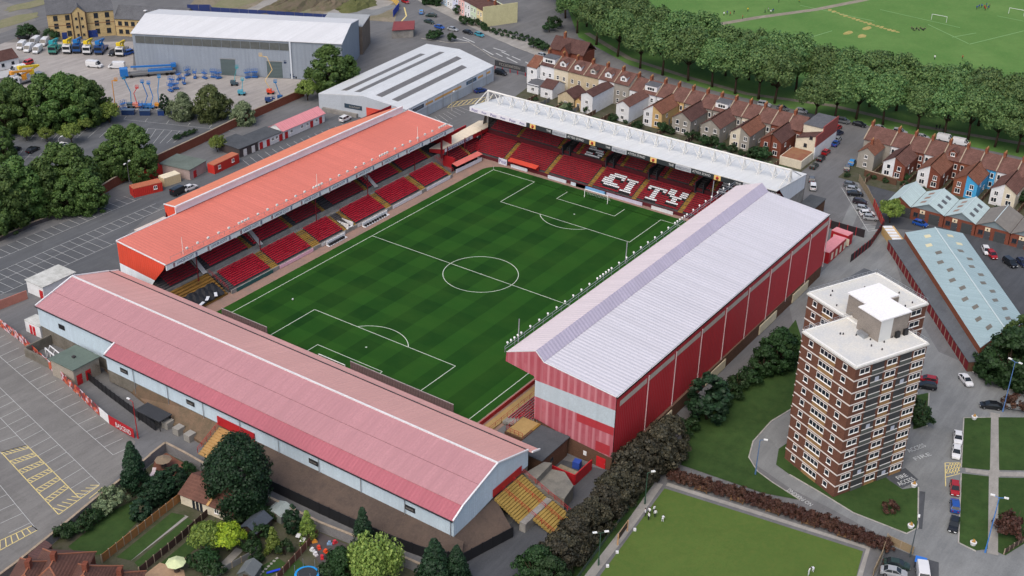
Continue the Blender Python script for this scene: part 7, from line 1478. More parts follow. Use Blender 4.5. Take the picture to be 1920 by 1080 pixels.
for k, u, v, u2, v2, c_, l in (('saloon', 16, 289, 38, 279, BLK, 'dark car parked left in the upper left car park'), ('saloon', 52, 289, 72, 279, BLK, 'dark car parked right in the upper left car park'), ('hatch', 111, 279, 126, 273, WHT, 'white car under the spreading young tree'), ('van', 326, 368, 346, 358, BLK, 'black van behind the orange roofed stand'), ('saloon', 348, 359, 366, 352, WHT, 'white car behind the orange roofed stand'), ('suv', 640, 230, 655, 223, WHT, 'white car beside the pink roofed hut'), ('hatch', -8, 290, 8, 284, DKB, 'dark blue car at the left picture edge')): car(k, u, v, u2, v2, c_, l, 'cars left of the stadium')
# ---- yard plant: platform trucks, boom lifts, scissor lifts
def boombits(q, pts, r): 
    for a, b_ in zip(pts, pts[1:]): q.tube(a, b_, r, 4)
def lorry(label, u, v, u2, v2, cab, boom, s=1.2):
    a, c_ = P(u, v), P(u2, v2); d = c_-a; m = (a+c_)/2; t = thing('platform_truck', label, 'truck', (m.x, m.y, .05), 'platform trucks parked in the yard'); t.rotation_euler.z = math.atan2(d.y, d.x); t.scale = (s, s, s)
    def b(q, nm, mm):
        o = bpy.data.objects.new(nm, q.mesh(nm, mm)); col.objects.link(o); o.parent = t; return o
    q = MB(); q.box(1.6, 3.3, -1.1, 1.1, .6, 2.5); q.slab([V(1.6, -1.05, 2.75), V(3.0, -1.05, 2.7), V(3.0, 1.05, 2.7), V(1.6, 1.05, 2.75)], .25); b(q, 'cab', paintm(cab)); b(MB().box(3.25, 3.36, -.98, .98, 1.5, 2.35).box(2.1, 2.9, -1.13, 1.13, 1.5, 2.3), 'windscreen', CARGLASS); b(MB().box(-3.3, 1.6, -1.1, 1.1, .8, 1.15), 'chassis', paintm(cab if cab != WHT else (120, 122, 126))); b(MB().box(3.3, 3.42, -1.0, 1.0, .5, .8), 'bumper', BLACK)
    q = MB(); q.box(-1.0, 0, -.5, .5, 1.15, 2.4); q.tube((-.5, 0, 2.4), (-3.0, 0, 3.0), .25, 4); q.obox((-3.0, -.3, 2.75), (5.6, 0, .9), (0, .6, 0), (0, 0, .5)); q.box(2.4, 3.3, -.6, .6, 3.3, 4.2); b(q, 'boom', M('boom %d %d %d' % boom, boom, kind='plain', rough=.4))
    for x in (-2.3, 2.4):
        for y in (-1.0, 1.0): o = bpy.data.objects.new('wheel', WHEEL); col.objects.link(o); o.parent = t; o.location = (x, y, .45); o.scale = (1.4, 1.3, 1.4)
YBM, BBM, TBM, OBM = (214, 186, 40), (28, 110, 176), (40, 150, 160), (206, 140, 44)
for l, u, v, u2, v2, c_, bm_ in (('teal platform truck with teal boom in the yard row', 114, 88, 96, 106, (60, 130, 120), TBM), ('white platform truck with long yellow boom in the yard row', 140, 86, 122, 106, WHT, YBM), ('blue platform truck right of the white one with yellow boom', 156, 86, 142, 104, (30, 74, 130), BBM), ('white platform truck with short yellow boom, middle of the yard row', 178, 88, 160, 107, WHT, YBM), ('dark blue platform truck with steep blue boom, right in the yard row', 200, 88, 182, 107, (28, 66, 120), BBM), ('white and yellow platform truck beside the warehouse corner', 238, 92, 222, 110, WHT, YBM), ('white platform truck with yellow boom below the gatehouse', 76, 142, 40, 152, WHT, YBM), ('white platform truck at the lower left of the yard', 62, 152, 26, 162, WHT, OBM)): lorry(l, u, v, u2, v2, c_, bm_)
for k, (u, v, u2, v2, l) in enumerate(((48, 84, 34, 97, 'white van leftmost of the van row in the yard'), (62, 88, 46, 103, 'white van second in the van row of the yard'), (80, 90, 62, 106, 'white van third in the van row of the yard'), (72, 78, 60, 86, 'white van at the back of the van row, left'), (90, 78, 78, 90, 'white van at the back of the van row, right'), (160, 124, 196, 128, 'white van side on in the yard, left of two'), (236, 128, 202, 128, 'white van side on in the yard, right of two'), (48, 132, 18, 138, 'white van beside the gatehouse'))): car('van', u, v, u2, v2, WHT, l, 'white vans in the yard', 'parked_van', 'van', 1.08)
for k, (u, v, u2, v2, c_, l) in enumerate(((62, 118, 42, 126, (190, 50, 50), 'red pickup near the gatehouse'), (36, 76, 56, 72, BLK, 'black car behind the van row'), (222, 98, 204, 108, BLK, 'black pickup right of the platform trucks'), (250, 100, 228, 106, BLU, 'blue pickup at the warehouse corner'))): car('suv', u, v, u2, v2, c_, l, 'pickups in the yard')
# big blue crane truck
a, c_ = P(330, 138), P(226, 146); d = (c_-a); m = (a+c_)/2; t = thing('crane_truck', 'long blue crane truck in front of the grey warehouse', 'truck', (m.x, m.y, .05)); t.rotation_euler.z = math.atan2(d.y, d.x); L_ = d.length/2
BLUEM = paintm((24, 104, 176))
def tb(q, nm, mm):
    o = bpy.data.objects.new(nm, q.mesh(nm, mm)); col.objects.link(o); o.parent = t; return o
tb(MB().box(L_-2.6, L_, -1.25, 1.25, .7, 3.2), 'cab', BLUEM); tb(MB().box(L_-.05, L_+.05, -1.1, 1.1, 1.9, 2.9), 'windscreen', CARGLASS); tb(MB().box(-L_, L_-2.7, -1.2, 1.2, .9, 1.5), 'chassis', M('chassis grey', (110, 112, 114), kind='plain')); tb(MB().box(-L_+1, 0, -.8, .8, 1.5, 2.2), 'boom_base', BLUEM); tb(MB().obox((-L_, -.3, 2.8), (L_*1.6, 0, .4), (0, .6, 0), (0, 0, .5)), 'boom', BLUEM); tb(MB().box(-L_-.3, -L_+1.4, -.8, .8, 2.6, 3.7), 'basket', BLUEM)
for x in (-L_+1.5, -L_+3, 0, L_-3.5, L_-1.4):
    for y in (-1.1, 1.1): o = bpy.data.objects.new('wheel', WHEEL); col.objects.link(o); o.parent = t; o.location = (x, y, .5); o.scale = (1.55, 1.4, 1.55)
def boomlift(label, u, v, rgb, pts, base=(60, 90, 120), s=1.0, rz_=0.3):
    p = P(u, v); t = thing('boom_lift', label, 'lift', (p.x, p.y, .05), 'boom lifts in the yard'); t.rotation_euler.z = rz_; t.scale = (s, s, s)
    def b(q, nm, mm): o = bpy.data.objects.new(nm, q.mesh(nm, mm)); col.objects.link(o); o.parent = t; return o
    q = MB(); q.box(-1.1, 1.1, -.8, .8, .45, .8); q.box(-1.3, .4, -.7, .7, .8, 1.6); b(q, 'chassis', paintm(base))
    q = MB(); boombits(q, [V(*x) for x in pts], .15); b(q, 'boom', paintm(rgb)); e = V(*pts[-1]); q = MB(); q.box(e.x-.5, e.x+.5, e.y-.35, e.y+.35, e.z-.1, e.z+.0)
    for dy in (-.35, .35): rail(q, (e.x-.5, e.y+dy, e.z), (e.x+.5, e.y+dy, e.z), .9, 3, .04)
    q.box(e.x-.5, e.x+.5, e.y-.37, e.y-.33, e.z, e.z+.35); b(q, 'basket', paintm(rgb))
    for x in (-.8, .8):
        for y in (-.75, .75): o = bpy.data.objects.new('wheel', WHEEL); col.objects.link(o); o.parent = t; o.location = (x, y, .38); o.scale = (1.15, 1.2, 1.15)
UPR = [(0, 0, 1.2), (-.3, 0, 5), (.3, 0, 9)]; ZIG = [(-.4, 0, 1.2), (.9, 0, 4.2), (-.2, 0, 8.6)]
for l, u, v, c_, pts, ba in (('upright orange mast lift by the yard fence', 217, 204, (206, 140, 50), [(0, 0, 1), (0, 0, 9.2), (1.2, 0, 9.2)], (200, 140, 60)), ('blue boom lift leaning over the yard fence', 247, 202, (40, 126, 176), [(0, 0, 1.2), (.3, 0, 5), (-1.2, 0, 9.5)], (70, 90, 100)), ('blue zigzag boom lift, left of two by the fence', 274, 204, (34, 112, 180), ZIG, (34, 112, 180)), ('blue zigzag boom lift, right of two by the fence', 283, 204, (34, 118, 190), [(0, 0, 1.2), (1.1, 0, 4), (.2, 0, 8.2)], (34, 112, 180)), ('blue and orange boom lift right of the zigzag pair', 299, 202, (40, 130, 190), [(0, 0, 1.2), (.1, 0, 5.5), (1, 0, 10)], (206, 140, 50)), ('red and pink small lift by the yard fence', 258, 202, (196, 70, 70), [(0, 0, 1), (-.6, 0, 4.8), (.6, 0, 6.5)], (210, 130, 110)),
  ('tall beige zigzag boom lift with red basket in front of the grey doors', 508, 176, (206, 180, 130), [(0, 0, 1.2), (-1.6, 0, 4.6), (1.0, 0, 8.2), (-.4, 0, 12.4), (-2.4, 0, 12.8)], (200, 70, 40)), ('teal boom lift in front of the left grey door', 440, 160, (70, 150, 160), [(0, 0, 1.2), (.4, 0, 3.6), (1.2, 0, 6.0)], (60, 80, 90)), ('pale teal boom lift standing behind the silver bush', 454, 178, (70, 160, 180), [(0, 0, 1.2), (.3, 0, 3.0), (.5, 0, 5.0)], (70, 150, 170)), ('blue boom lift near the brick wall corner', 528, 188, (36, 116, 170), [(0, 0, 1.2), (-.8, 0, 3), (-1.6, 0, 6)], (36, 80, 130)), ('dark blue boom lift beside the right grey door', 552, 146, (30, 50, 84), [(0, 0, 1.2), (-1.6, 0, 4.4), (-2.6, 0, 5.2)], (30, 50, 84)), ('folded blue lift beside the brick wall corner', 505, 192, (30, 60, 110), [(-1, 0, 1.4), (1, 0, 1.8), (1.4, 0, 1.2)], (30, 60, 110))): boomlift(l, u, v, c_, pts, ba, 1.0, -.9)
sl_ = MB(); sl_.box(-1.0, 1.0, -.5, .5, .25, .6); 
for k in range(4): sl_.tube((-.8, -.3, .6+.35*k), (.8, -.3, .95+.35*k), .06, 4); sl_.tube((.8, .3, .6+.35*k), (-.8, .3, .95+.35*k), .06, 4)
sl_.box(-1.1, 1.1, -.55, .55, 2.0, 2.12); sl_ = sl_.mesh('scissor_base', paintm((34, 92, 160))); sr_ = MB(); rail(sr_, (-1.05, -.5, 2.1), (1.05, -.5, 2.1), 1, 3); rail(sr_, (-1.05, .5, 2.1), (1.05, .5, 2.1), 1, 3); sr_ = sr_.mesh('platform_rail', paintm((34, 92, 160)))
for k, (u, v) in enumerate(((352, 142), (366, 147), (384, 148), (401, 146), (410, 148), (336, 150), (345, 158), (322, 160), (330, 168), (232, 206), (265, 208), (320, 172), (478, 146), (465, 147))):
    p = P(u, v); t = thing('scissor_lift', 'small blue scissor lift among the plant before the grey warehouse', 'lift', (p.x, p.y, .05), 'scissor lifts in the yard'); t.rotation_euler.z = k*.7
    for me, nm in ((sl_, 'base'), (sr_, 'platform_rail')): o = bpy.data.objects.new(nm, me); col.objects.link(o); o.parent = t
for k, (u, v, u2, v2, c_, l) in enumerate(((228, 216, 252, 216, (30, 52, 92), 'dark blue low container at the yard fence, left of three'), (262, 217, 282, 217, (30, 52, 92), 'dark blue low container at the yard fence, middle of three'), (296, 217, 308, 217, (30, 56, 110), 'dark blue low container at the yard fence, right of three'), (462, 142, 478, 143, (20, 80, 190), 'bright blue covered pallet beside the left grey door'))):
    a, b_ = P(u, v), P(u2, v2); d = b_-a; n = Vector((-d.y, d.x, 0)).normalized(); t = thing('skip', l, 'container', (a+b_)/2); MB().obox(a, d, n*1.8, (0, 0, 1.5)).build('body', paintm(c_), t); MB().obox(a+V(0, 0, 1.51)-n*.05, d, n*1.9, (0, 0, .1)).build('rim', paintm((70, 84, 100)), t)
paint('yard_fence_line', [((225, 204), (320, 206))], .045, KERB, .4)
q = MB(); rail(q, P(218, 209), P(318, 211), 2.0, 14, .05); q.build('rail', STEEL, thing('fence', 'pale rail fence between the lifts and the car park', 'fence', P(270, 210)))
# ================================================================ people, lamps, foreground gardens
def person_mesh(pose):
    J = {'pel': (0, 0, .95), 'chest': (0, 0, 1.35), 'neck': (0, 0, 1.5), 'head': (.02, 0, 1.66), 'kl': (.04, .12, .5), 'fl': (0, .13, .06), 'tl': (.14, .13, .03), 'kr': (.04, -.12, .5), 'fr': (0, -.13, .06), 'tr': (.14, -.13, .03), 'hl': (0, .11, .9), 'hr': (0, -.11, .9), 'sl': (0, .2, 1.42), 'el': (-.03, .27, 1.15), 'wl': (.08, .26, .92), 'sr': (0, -.2, 1.42), 'er': (-.03, -.27, 1.15), 'wr': (.08, -.26, .92)}
    if pose == 'bend': J.update(pel=(-.15, 0, .85), chest=(.25, 0, 1.0), neck=(.4, 0, 1.05), head=(.55, 0, 1.08), sl=(.3, .2, 1.02), sr=(.3, -.2, 1.02), el=(.4, .25, .78), er=(.4, -.25, .78), wl=(.5, .2, .55), wr=(.5, -.2, .5), hl=(-.1, .11, .82), hr=(-.1, -.11, .82))
    if pose == 'walk': J.update(kl=(.2, .11, .52), fl=(.28, .12, .08), tl=(.42, .12, .08), kr=(-.08, -.11, .5), fr=(-.3, -.12, .1), tr=(-.18, -.12, .05), wl=(-.15, .26, .95), wr=(.25, -.26, .98))
    if pose == 'sit': J.update(pel=(0, 0, .16), chest=(-.05, 0, .52), neck=(-.03, 0, .68), head=(0, 0, .84), hl=(.02, .11, .14), hr=(.02, -.11, .14), kl=(.4, .16, .34), kr=(.4, -.16, .34), fl=(.7, .14, .06), fr=(.7, -.14, .06), tl=(.82, .14, .06), tr=(.82, -.14, .06), sl=(-.04, .2, .58), sr=(-.04, -.2, .58), el=(.02, .26, .36), er=(.02, -.26, .36), wl=(.25, .2, .3), wr=(.25, -.2, .3))
    E_ = [('pel', 'chest'), ('chest', 'neck'), ('neck', 'head'), ('pel', 'hl'), ('hl', 'kl'), ('kl', 'fl'), ('fl', 'tl'), ('pel', 'hr'), ('hr', 'kr'), ('kr', 'fr'), ('fr', 'tr'), ('chest', 'sl'), ('sl', 'el'), ('el', 'wl'), ('chest', 'sr'), ('sr', 'er'), ('er', 'wr')]
    rad = {'pel': .14, 'chest': .16, 'neck': .06, 'head': .12, 'h': .09, 'k': .065, 'f': .05, 't': .04, 's': .07, 'e': .05, 'w': .04}
    names = list(J); me = bpy.data.meshes.new('person'); me.from_pydata([J[n] for n in names], [(names.index(a), names.index(b_)) for a, b_ in E_], []); o = bpy.data.objects.new('person', me); col.objects.link(o)
    md = o.modifiers.new('s', 'SKIN'); 
    for i, n in enumerate(names):
        r = rad.get(n, rad.get(n[0])); me.skin_vertices[0].data[i].radius = (r, r); me.skin_vertices[0].data[i].use_root = (n == 'pel')
    o.modifiers.new('d', 'SUBSURF').levels = 1; r = bpy.data.meshes.new_from_object(o.evaluated_get(bpy.context.evaluated_depsgraph_get())); bpy.data.objects.remove(o)
    hp = J['pel'][2]; nk = J['neck'][2]
    idx = [0 if f.center.z > nk+.02 else (1 if f.center.z > hp-.05 else 2) for f in r.polygons]
    if pose == 'sit': idx = [0 if f.center.z > .7 else (1 if f.center.x < .12 and f.center.z > .2 else 2) for f in r.polygons]
    if pose == 'bend': idx = [0 if f.center.x > .46 and f.center.z > .85 else (1 if f.center.x > -.08 and f.center.z > .62 else 2) for f in r.polygons]
    for _ in range(3): r.materials.append(None)
    r.polygons.foreach_set('material_index', idx); r.polygons.foreach_set('use_smooth', [True]*len(r.polygons)); r.update(); return r
PM = {k: person_mesh(k) for k in ('stand', 'walk', 'bend', 'sit')}; SKIN = M('skin', (196, 150, 124), kind='plain', rough=.6)
def cloth(rgb): return M('cloth %d %d %d' % rgb, rgb, kind='plain', rough=.9)
HAIRM = M('hair', (52, 40, 32), kind='plain'); HAIR = MB().ball((0, 0, 0), .125, 7, 5, .85).mesh('hair', HAIRM)
def person(u, v, pose, top, trs, label, group, rz_=0.0):
    p = P(u, v) if not isinstance(u, Vector) else u; o = bpy.data.objects.new('person', PM[pose]); col.objects.link(o); o.location = (p.x, p.y, .06); o.rotation_euler.z = rz_; tag(o, label, 'person', group)
    for i, m in enumerate((SKIN, cloth(top), cloth(trs))): o.material_slots[i].link = 'OBJECT'; o.material_slots[i].material = m
    h = bpy.data.objects.new('hair', HAIR); col.objects.link(h); h.parent = o; h.location = {'stand': (.0, 0, 1.71), 'walk': (0, 0, 1.71), 'bend': (.55, 0, 1.14), 'sit': (-.02, 0, .89)}[pose]
WT, DT = (214, 216, 220), (40, 42, 50)
for k, (u, v, ps, tr_, l) in enumerate(((1217, 966, 'stand', DT, 'bowler in white top, rear left of the group at the green edge'), (1226, 962, 'stand', DT, 'bowler in white top, rear right of the group at the green edge'), (1216, 975, 'stand', DT, 'bowler in white top at the front of the group'), (1228, 970, 'stand', DT, 'bowler in white top, right side of the group'), (1209, 968, 'stand', DT, 'bowler in white top at the left end of the group'), (1242, 979, 'bend', WT, 'bowler in white bending down to bowl, right of the group'), (1516, 1079, 'stand', WT, 'bowler in white standing on the green, bottom edge, left of two'), (1524, 1072, 'bend', WT, 'bowler in white leaning forward on the green, bottom edge, right of two'))): person(u, v, ps, WT, tr_, l, 'bowlers on the green', k*1.3)
tops = [WT, (40, 60, 140), (170, 40, 44), (30, 30, 34), (200, 180, 60), (60, 110, 70), (150, 150, 154)]
pk = [(1357, 30), (1363, 28), (1369, 30), (1376, 27), (1402, 22), (1434, 25), (1440, 22), (1445, 26), (1449, 24), (1392, 36), (1460, 5), (1498, 5)]
for k, (u, v) in enumerate(pk): person(u, v, 'walk' if k % 3 else 'stand', tops[k % 7], DT, 'person walking on the far grass near the upper park path', 'people near the upper park path', k*.9)
for k, (du, dv) in enumerate(((0, 0), (5, 2), (9, -2), (12, 3), (-5, 1), (15, 0), (-9, 3), (7, 5))): person(1840+du, 15+dv, 'stand', tops[k % 3+1] if k % 2 else (40, 60, 150), DT, 'player in the huddle on the far park grass', 'huddle on the park grass', k)
for k in range(9): person(1709+3.2*k, 54+(k*7 % 5), 'sit', (44, 44, 50) if k % 2 else (90, 84, 80), DT, 'person sitting in the group on the park grass', 'group sitting on the park grass', k)
person(1752, 112, 'walk', WT, DT, 'person in white top walking alone on the park grass', None); person(1804, 112, 'walk', (150, 90, 60), DT, 'person in brown walking alone on the park grass', None)
for k, (u, v) in enumerate(((1755, 243), (1761, 243), (1768, 247))): person(u, v, 'stand', (40, 40, 46), DT, 'person in dark clothes under the avenue trees', 'people under the avenue trees', k)
for k, (u, v, l) in enumerate(((745, 205, 'near'), (1200, 387, 'far'))):
    pass
# park goals
for u, v, l in ((1760, 40, 'left one'), (1905, 28, 'right one')):
    p = P(u, v); t = thing('park_goal', 'small white goal frame on the park grass, %s' % l, 'goal', p, 'goals on the park'); q = MB(); q.tube(p+V(0, -3, 0), p+V(0, -3, 2.4), .08, 5); q.tube(p+V(0, 3, 0), p+V(0, 3, 2.4), .08, 5); q.tube(p+V(0, -3, 2.4), p+V(0, 3, 2.4), .08, 5); q.build('frame', WHITE, t)
# ---- lamp posts
def lamp(label, u, v, h, rgb, heads=1, dirn=(1, 0), group='street lamps'):
    p = P(u, v); t = thing('street_lamp', label, 'lamp', p, group); m = M('lamp post %d %d %d' % rgb, rgb, kind='plain', rough=.5); q = MB(); q.tube(p, p+V(0, 0, h), .11, 7, .07); q.tube(p, p+V(0, 0, 1.2), .16, 7, .15); q.build('post', m, t)
    for k in range(heads):
        s = 1 if k == 0 else -1; d = Vector((dirn[0], dirn[1], 0))*s; q = MB(); q.tube(p+V(0, 0, h-.05), p+V(0, 0, h+.2)+d*1.1, .05, 5); q.build('arm', m, t); e = p+V(0, 0, h+.15)+d*1.2; MB().cbox((e.x, e.y, e.z), .75, .34, .18, math.atan2(d.y, d.x)).build('lamp_head', LAMPG, t)
lamp('tall blue street lamp with twin white heads on the right lawn', 1880, 772, 12.0, (86, 122, 176), 2, (.2, .9)); lamp('blue street lamp on the lower right lawn path', 1847, 1036, 12.0, (60, 120, 190), 2, (.2, -.9)); lamp('blue street lamp at the curved drive left of the tower', 1416, 890, 8.0, (76, 110, 150), 1, (.3, -.8)); lamp('dark lamp post by the walled car park at the bottom', 1706, 1045, 8.0, (70, 80, 84), 1, (.9, .2))
lamp('green lamp post on the bank by the bronze hedge, lower one', 1122, 1060, 7.0, (56, 84, 70), 2, (.6, -.6)); lamp('green lamp post on the bank by the bronze hedge, upper one', 1209, 945, 7.0, (56, 84, 70), 1, (.6, -.6)); lamp('grey lamp post above the bays by the red containers', 245, 357, 8.0, (96, 98, 100), 2, (.9, .3)); lamp('white headed lamp beside the spreading young car park tree', 115, 296, 6.0, (170, 170, 172), 1); lamp('red post lamp by the end of the banner fence', 259, 822, 8.5, (160, 40, 44), 1, (0, 1)); lamp('grey lamp post by the hatched area behind the striped warehouse', 847, 208, 6.0, (150, 150, 150), 1)
# ---- bowling green surround
panelfence('low wire fence along the bowling green path', [(1214, 905), (1160, 980), (1080, 1090)], .9, M('dark green mesh', (62, 78, 66), var=.1), 3.0, .05, DKGREY)
t = thing('scoreboard', 'wooden framed scoreboard beside the bowling green path', 'scoreboard', P(1165, 1015)); a, b_ = P(1158, 1022), P(1176, 996); d = b_-a; q = MB(); q.tube(a, a+V(0, 0, 2.4), .14, 5); q.tube(b_, b_+V(0, 0, 2.4), .14, 5); q.build('post', M('tan timber', (188, 150, 110), var=.1), t); q = MB(); q.obox(a+V(0, 0, .9), d, (.1, .05, 0), (0, 0, 1.4)); q.build('board', M('dark board', (70, 56, 50), var=.15), t); q = MB(); q.obox(a+V(0, 0, 2.3), d, (.16, .08, 0), (0, 0, .15)); q.build('top_rail', MATS['tan timber'], t)
for k, (u, v) in enumerate(((1190, 995), (1157, 1037), (1139, 1063))):
    p = P(u, v); o = MB().cbox((p.x, p.y, .06), .5, .5, .35, .6).build('rink_marker', WHITE); tag(o, 'small white rink marker at the edge of the bowling green', 'marker', 'rink markers')
for k in range(5):
    t_ = .12+k*.17; u, v = 1268+394*t_, 906+130*t_-5*math.sin(t_*3.1); p = P(u, v); t = thing('bench', 'wooden bench set into the rusty hedge, number %s from the left' % ['one', 'two', 'three', 'four', 'five'][k], 'bench', p, 'benches in the rusty hedge'); t.rotation_euler.z = -1.45
    for nm, b in (('seat', MB().box(-1.3, 1.3, -.6, -.2, .4, .48)), ('backrest', MB().box(-1.3, 1.3, -.18, -.12, .5, 1.0)), ('leg', MB().box(-1.2, -1.1, -.6, -.1, 0, .4)), ('leg', MB().box(1.1, 1.2, -.6, -.1, 0, .4))):
        o = bpy.data.objects.new(nm, b.mesh(nm, M('bench timber', (118, 92, 66), var=.1))); col.objects.link(o); o.parent = t
panelfence('tan board fence at the end of the rusty hedge', [(1662, 1016), (1652, 1048), (1636, 1082)], 1.8, M('tan boards', (140, 124, 98), var=.12), 2.0); panelfence('tan woven fence beside the walled car park', [(1664, 1018), (1712, 1040)], 1.7, M('tan boards', (140, 124, 98), var=.12), 2.0)
sheet('walled_car_park', [(1664, 1022), (1712, 1042), (1760, 1055), (1760, 1120), (1630, 1120)], .06, TARMAC_DARK)
p = P(1724, 1062); t = thing('skip_bin', 'blue topped bin at the gate of the walled car park', 'bin', p); MB().cbox((p.x, p.y, .06), 1.6, 1.8, 1.3, .2).build('body', M('dark bin', (40, 46, 56), kind='plain'), t); MB().cbox((p.x, p.y, 1.37), 1.7, 1.9, .12, .2).build('lid', M('blue lid', (44, 110, 196), kind='plain'), t)
for u, v, l in ((1713, 913, 'beside the tower entrance'), (1707, 990, 'at the lower corner of the tower lawn'), (1824, 1022, 'at the bottom of the right lawn'), (1826, 786, 'at the top of the right lawn')):
    p = P(u, v); t = thing('planter', 'round white planter with flowers %s' % l, 'planter', p, 'planters'); q = MB(); q.tube(p+V(0, 0, .09), p+V(0, 0, .7), .45, 9, .6); q.build('pot', RENDER['white'], t); q = MB()
    for k in range(9): q.ball(p+V(.35*math.cos(k*2.4)*(k/9), .35*math.sin(k*2.4)*(k/9), .8+.1*(k % 3)), .14, 5, 4)
    q.build('flowers', M('flower %s' % l[:6], ((190, 80, 50), (170, 130, 60))[len(l) % 2], kind='plain'), t)
panelfence('low dark railing at the lower right lawn corner', [(1882, 1040), (1925, 1012)], 1.2, M('dark wood rail', (70, 56, 50), var=.1), 1.5)
# ---------------------------------------------------------------- foreground gardens, bottom left
GARD = M('garden ground', (84, 82, 70), kind='earth', rgb2=(62, 68, 46), scale=.3, rough=.95, bump=.4)
sheet('garden_ground', [(286, 870), (312, 850), (345, 866), (420, 908), (520, 958), (600, 998), (700, 1038), (790, 1078), (850, 1110), (800, 1200), (0, 1200), (0, 1100), (120, 1004), (240, 908)], .05, GARD)
for q_ in ([(128, 1026), (205, 962), (258, 935), (262, 975), (200, 1040), (150, 1042)], [(218, 1046), (322, 962), (348, 968), (246, 1052)], [(252, 1056), (352, 972), (372, 985), (268, 1072)], [(300, 1058), (372, 998), (392, 1010), (330, 1060)], [(478, 1070), (520, 1046), (540, 1060), (500, 1085)], [(520, 1075), (560, 1050), (590, 1075), (560, 1090)]): sheet('garden_lawn', q_, .1, LAWN)
path('garden_path', [(243, 1050), (350, 968)], .9, .12, PAVE); path('garden_path', [(318, 1066), (378, 1012)], 1.2, .12, M('pinkish paving', (166, 140, 122), var=.12, scale=1)); path('garden_path', [(395, 1085), (450, 1030)], 1.5, .12, PAVE)
WOOD = M('orange brown fence wood', (150, 104, 62), var=.12, scale=1.5); DWOOD = M('dark fence wood', (66, 48, 44), var=.2, scale=1.2)
panelfence('tall orange brown wooden fence between the gardens', [(192, 1056), (260, 1002), (338, 940)], 1.8, WOOD, 1.8); panelfence('dark wooden fence with pale posts between the middle gardens', [(262, 1078), (330, 1022), (390, 968)], 1.6, DWOOD, 1.8); panelfence('reddish garden fence beside the children play corner', [(520, 1090), (596, 1006)], 1.6, M('reddish fence', (96, 62, 52), var=.1), 1.8)
panelfence('grey garden fence left of the golden conifers', [(400, 1085), (470, 1046), (490, 1030)], 1.3, M('grey fence', (110, 112, 112), var=.1), 1.8)
# brown roofed double garage
t = thing('double_garage', 'pair of cream garages under one brown tiled roof in the gardens', 'garage', P(400, 930)); a, b_ = P(340, 945), P(440, 984); d = b_-a; n = Vector((-d.y, d.x, 0)).normalized(); n = n if n.x > 0 else -n
q = MB(); q.obox(a, d, n*7.5, (0, 0, 2.5)); q.face([a+V(0, 0, 2.5), a+n*7.5+V(0, 0, 2.5), a+n*7.5/2+V(0, 0, 4.2)]); q.face([b_+V(0, 0, 2.5), b_+n*7.5/2+V(0, 0, 4.2), b_+n*7.5+V(0, 0, 2.5)]); q.build('wall', RENDER['cream'], t); dn = d.normalized()*.25
q = MB(); q.slab([a-n*.4-dn+V(0, 0, 2.4), b_-n*.4+dn+V(0, 0, 2.4), b_+n*3.75+dn+V(0, 0, 4.35), a+n*3.75-dn+V(0, 0, 4.35)], .14); q.slab([a+n*7.9-dn+V(0, 0, 2.4), b_+n*7.9+dn+V(0, 0, 2.4), b_+n*3.75+dn+V(0, 0, 4.35), a+n*3.75-dn+V(0, 0, 4.35)], .14); q.build('roof', M('brown garage tile', (104, 70, 58), kind='tile', bump=.4), t)
m = a+d*.52; q = MB(); q.obox(m-n*.5+V(0, 0, 2.42), dn*2, n*4.3, (0, 0, .0001)); 
q = MB(); q.slab([m-n*.45+V(0, 0, 2.46), m-n*.45+dn*2+V(0, 0, 2.46), m+n*3.75+dn*2+V(0, 0, 4.44), m+n*3.75+V(0, 0, 4.44)], .1); q.build('roof_strip', M('tan ridge strip', (186, 146, 94), var=.08), t)
for s in (.25, .32, .39): window(t, a+d*s+V(0, 0, .2), -n, .55, 1.9, 'dark', 1)
window(t, a+d*.68+V(0, 0, 1), -n, 1.0, .9); window(t, a+d*.88+V(0, 0, .9), -n, 1.4, 1.0)
def shed(label, u, v, u2, v2, dp, h, rgb, roofm, rise=.9):
    a, b_ = P(u, v), P(u2, v2); d = b_-a; n = Vector((-d.y, d.x, 0)).normalized(); n = n if n.x > 0 else -n; t = thing('garden_shed', label, 'shed', (a+b_)/2, 'garden sheds'); q = MB(); q.obox(a, d, n*dp, (0, 0, h)); m = d/2; q.face([a+V(0, 0, h), b_+V(0, 0, h), a+m+V(0, 0, h+rise)]); q.build('wall', M('shed wall %d' % rgb[0], rgb, var=.12), t)
    q = MB(); e = n*.2; q.slab([a-e-d.normalized()*.2+V(0, 0, h-.1), a+n*dp+e-d.normalized()*.2+V(0, 0, h-.1), a+m+n*dp+e+V(0, 0, h+rise+.08), a+m-e+V(0, 0, h+rise+.08)], .08); q.slab([b_-e+d.normalized()*.2+V(0, 0, h-.1), a+m-e+V(0, 0, h+rise+.08), a+m+n*dp+e+V(0, 0, h+rise+.08), b_+n*dp+e+d.normalized()*.2+V(0, 0, h-.1)], .08); q.build('roof', roofm, t); door(t, a+m, -n, .9, 1.8, (70, 56, 46))
shed('dark garden shed with slate blue roof beside the lime tree', 452, 1005, 482, 1016, 4.5, 2.0, (62, 54, 50), M('slate blue felt', (66, 74, 84), var=.1)); shed('pale grey garden shed by the block wall', 503, 972, 528, 984, 3.0, 2.0, (110, 116, 112), M('pale grey felt', (140, 150, 148), var=.08), .3); shed('small grey shed at the bottom edge near the blue swing', 448, 1090, 476, 1096, 3.0, 1.8, (90, 94, 92), M('grey felt', (100, 106, 108), var=.1))
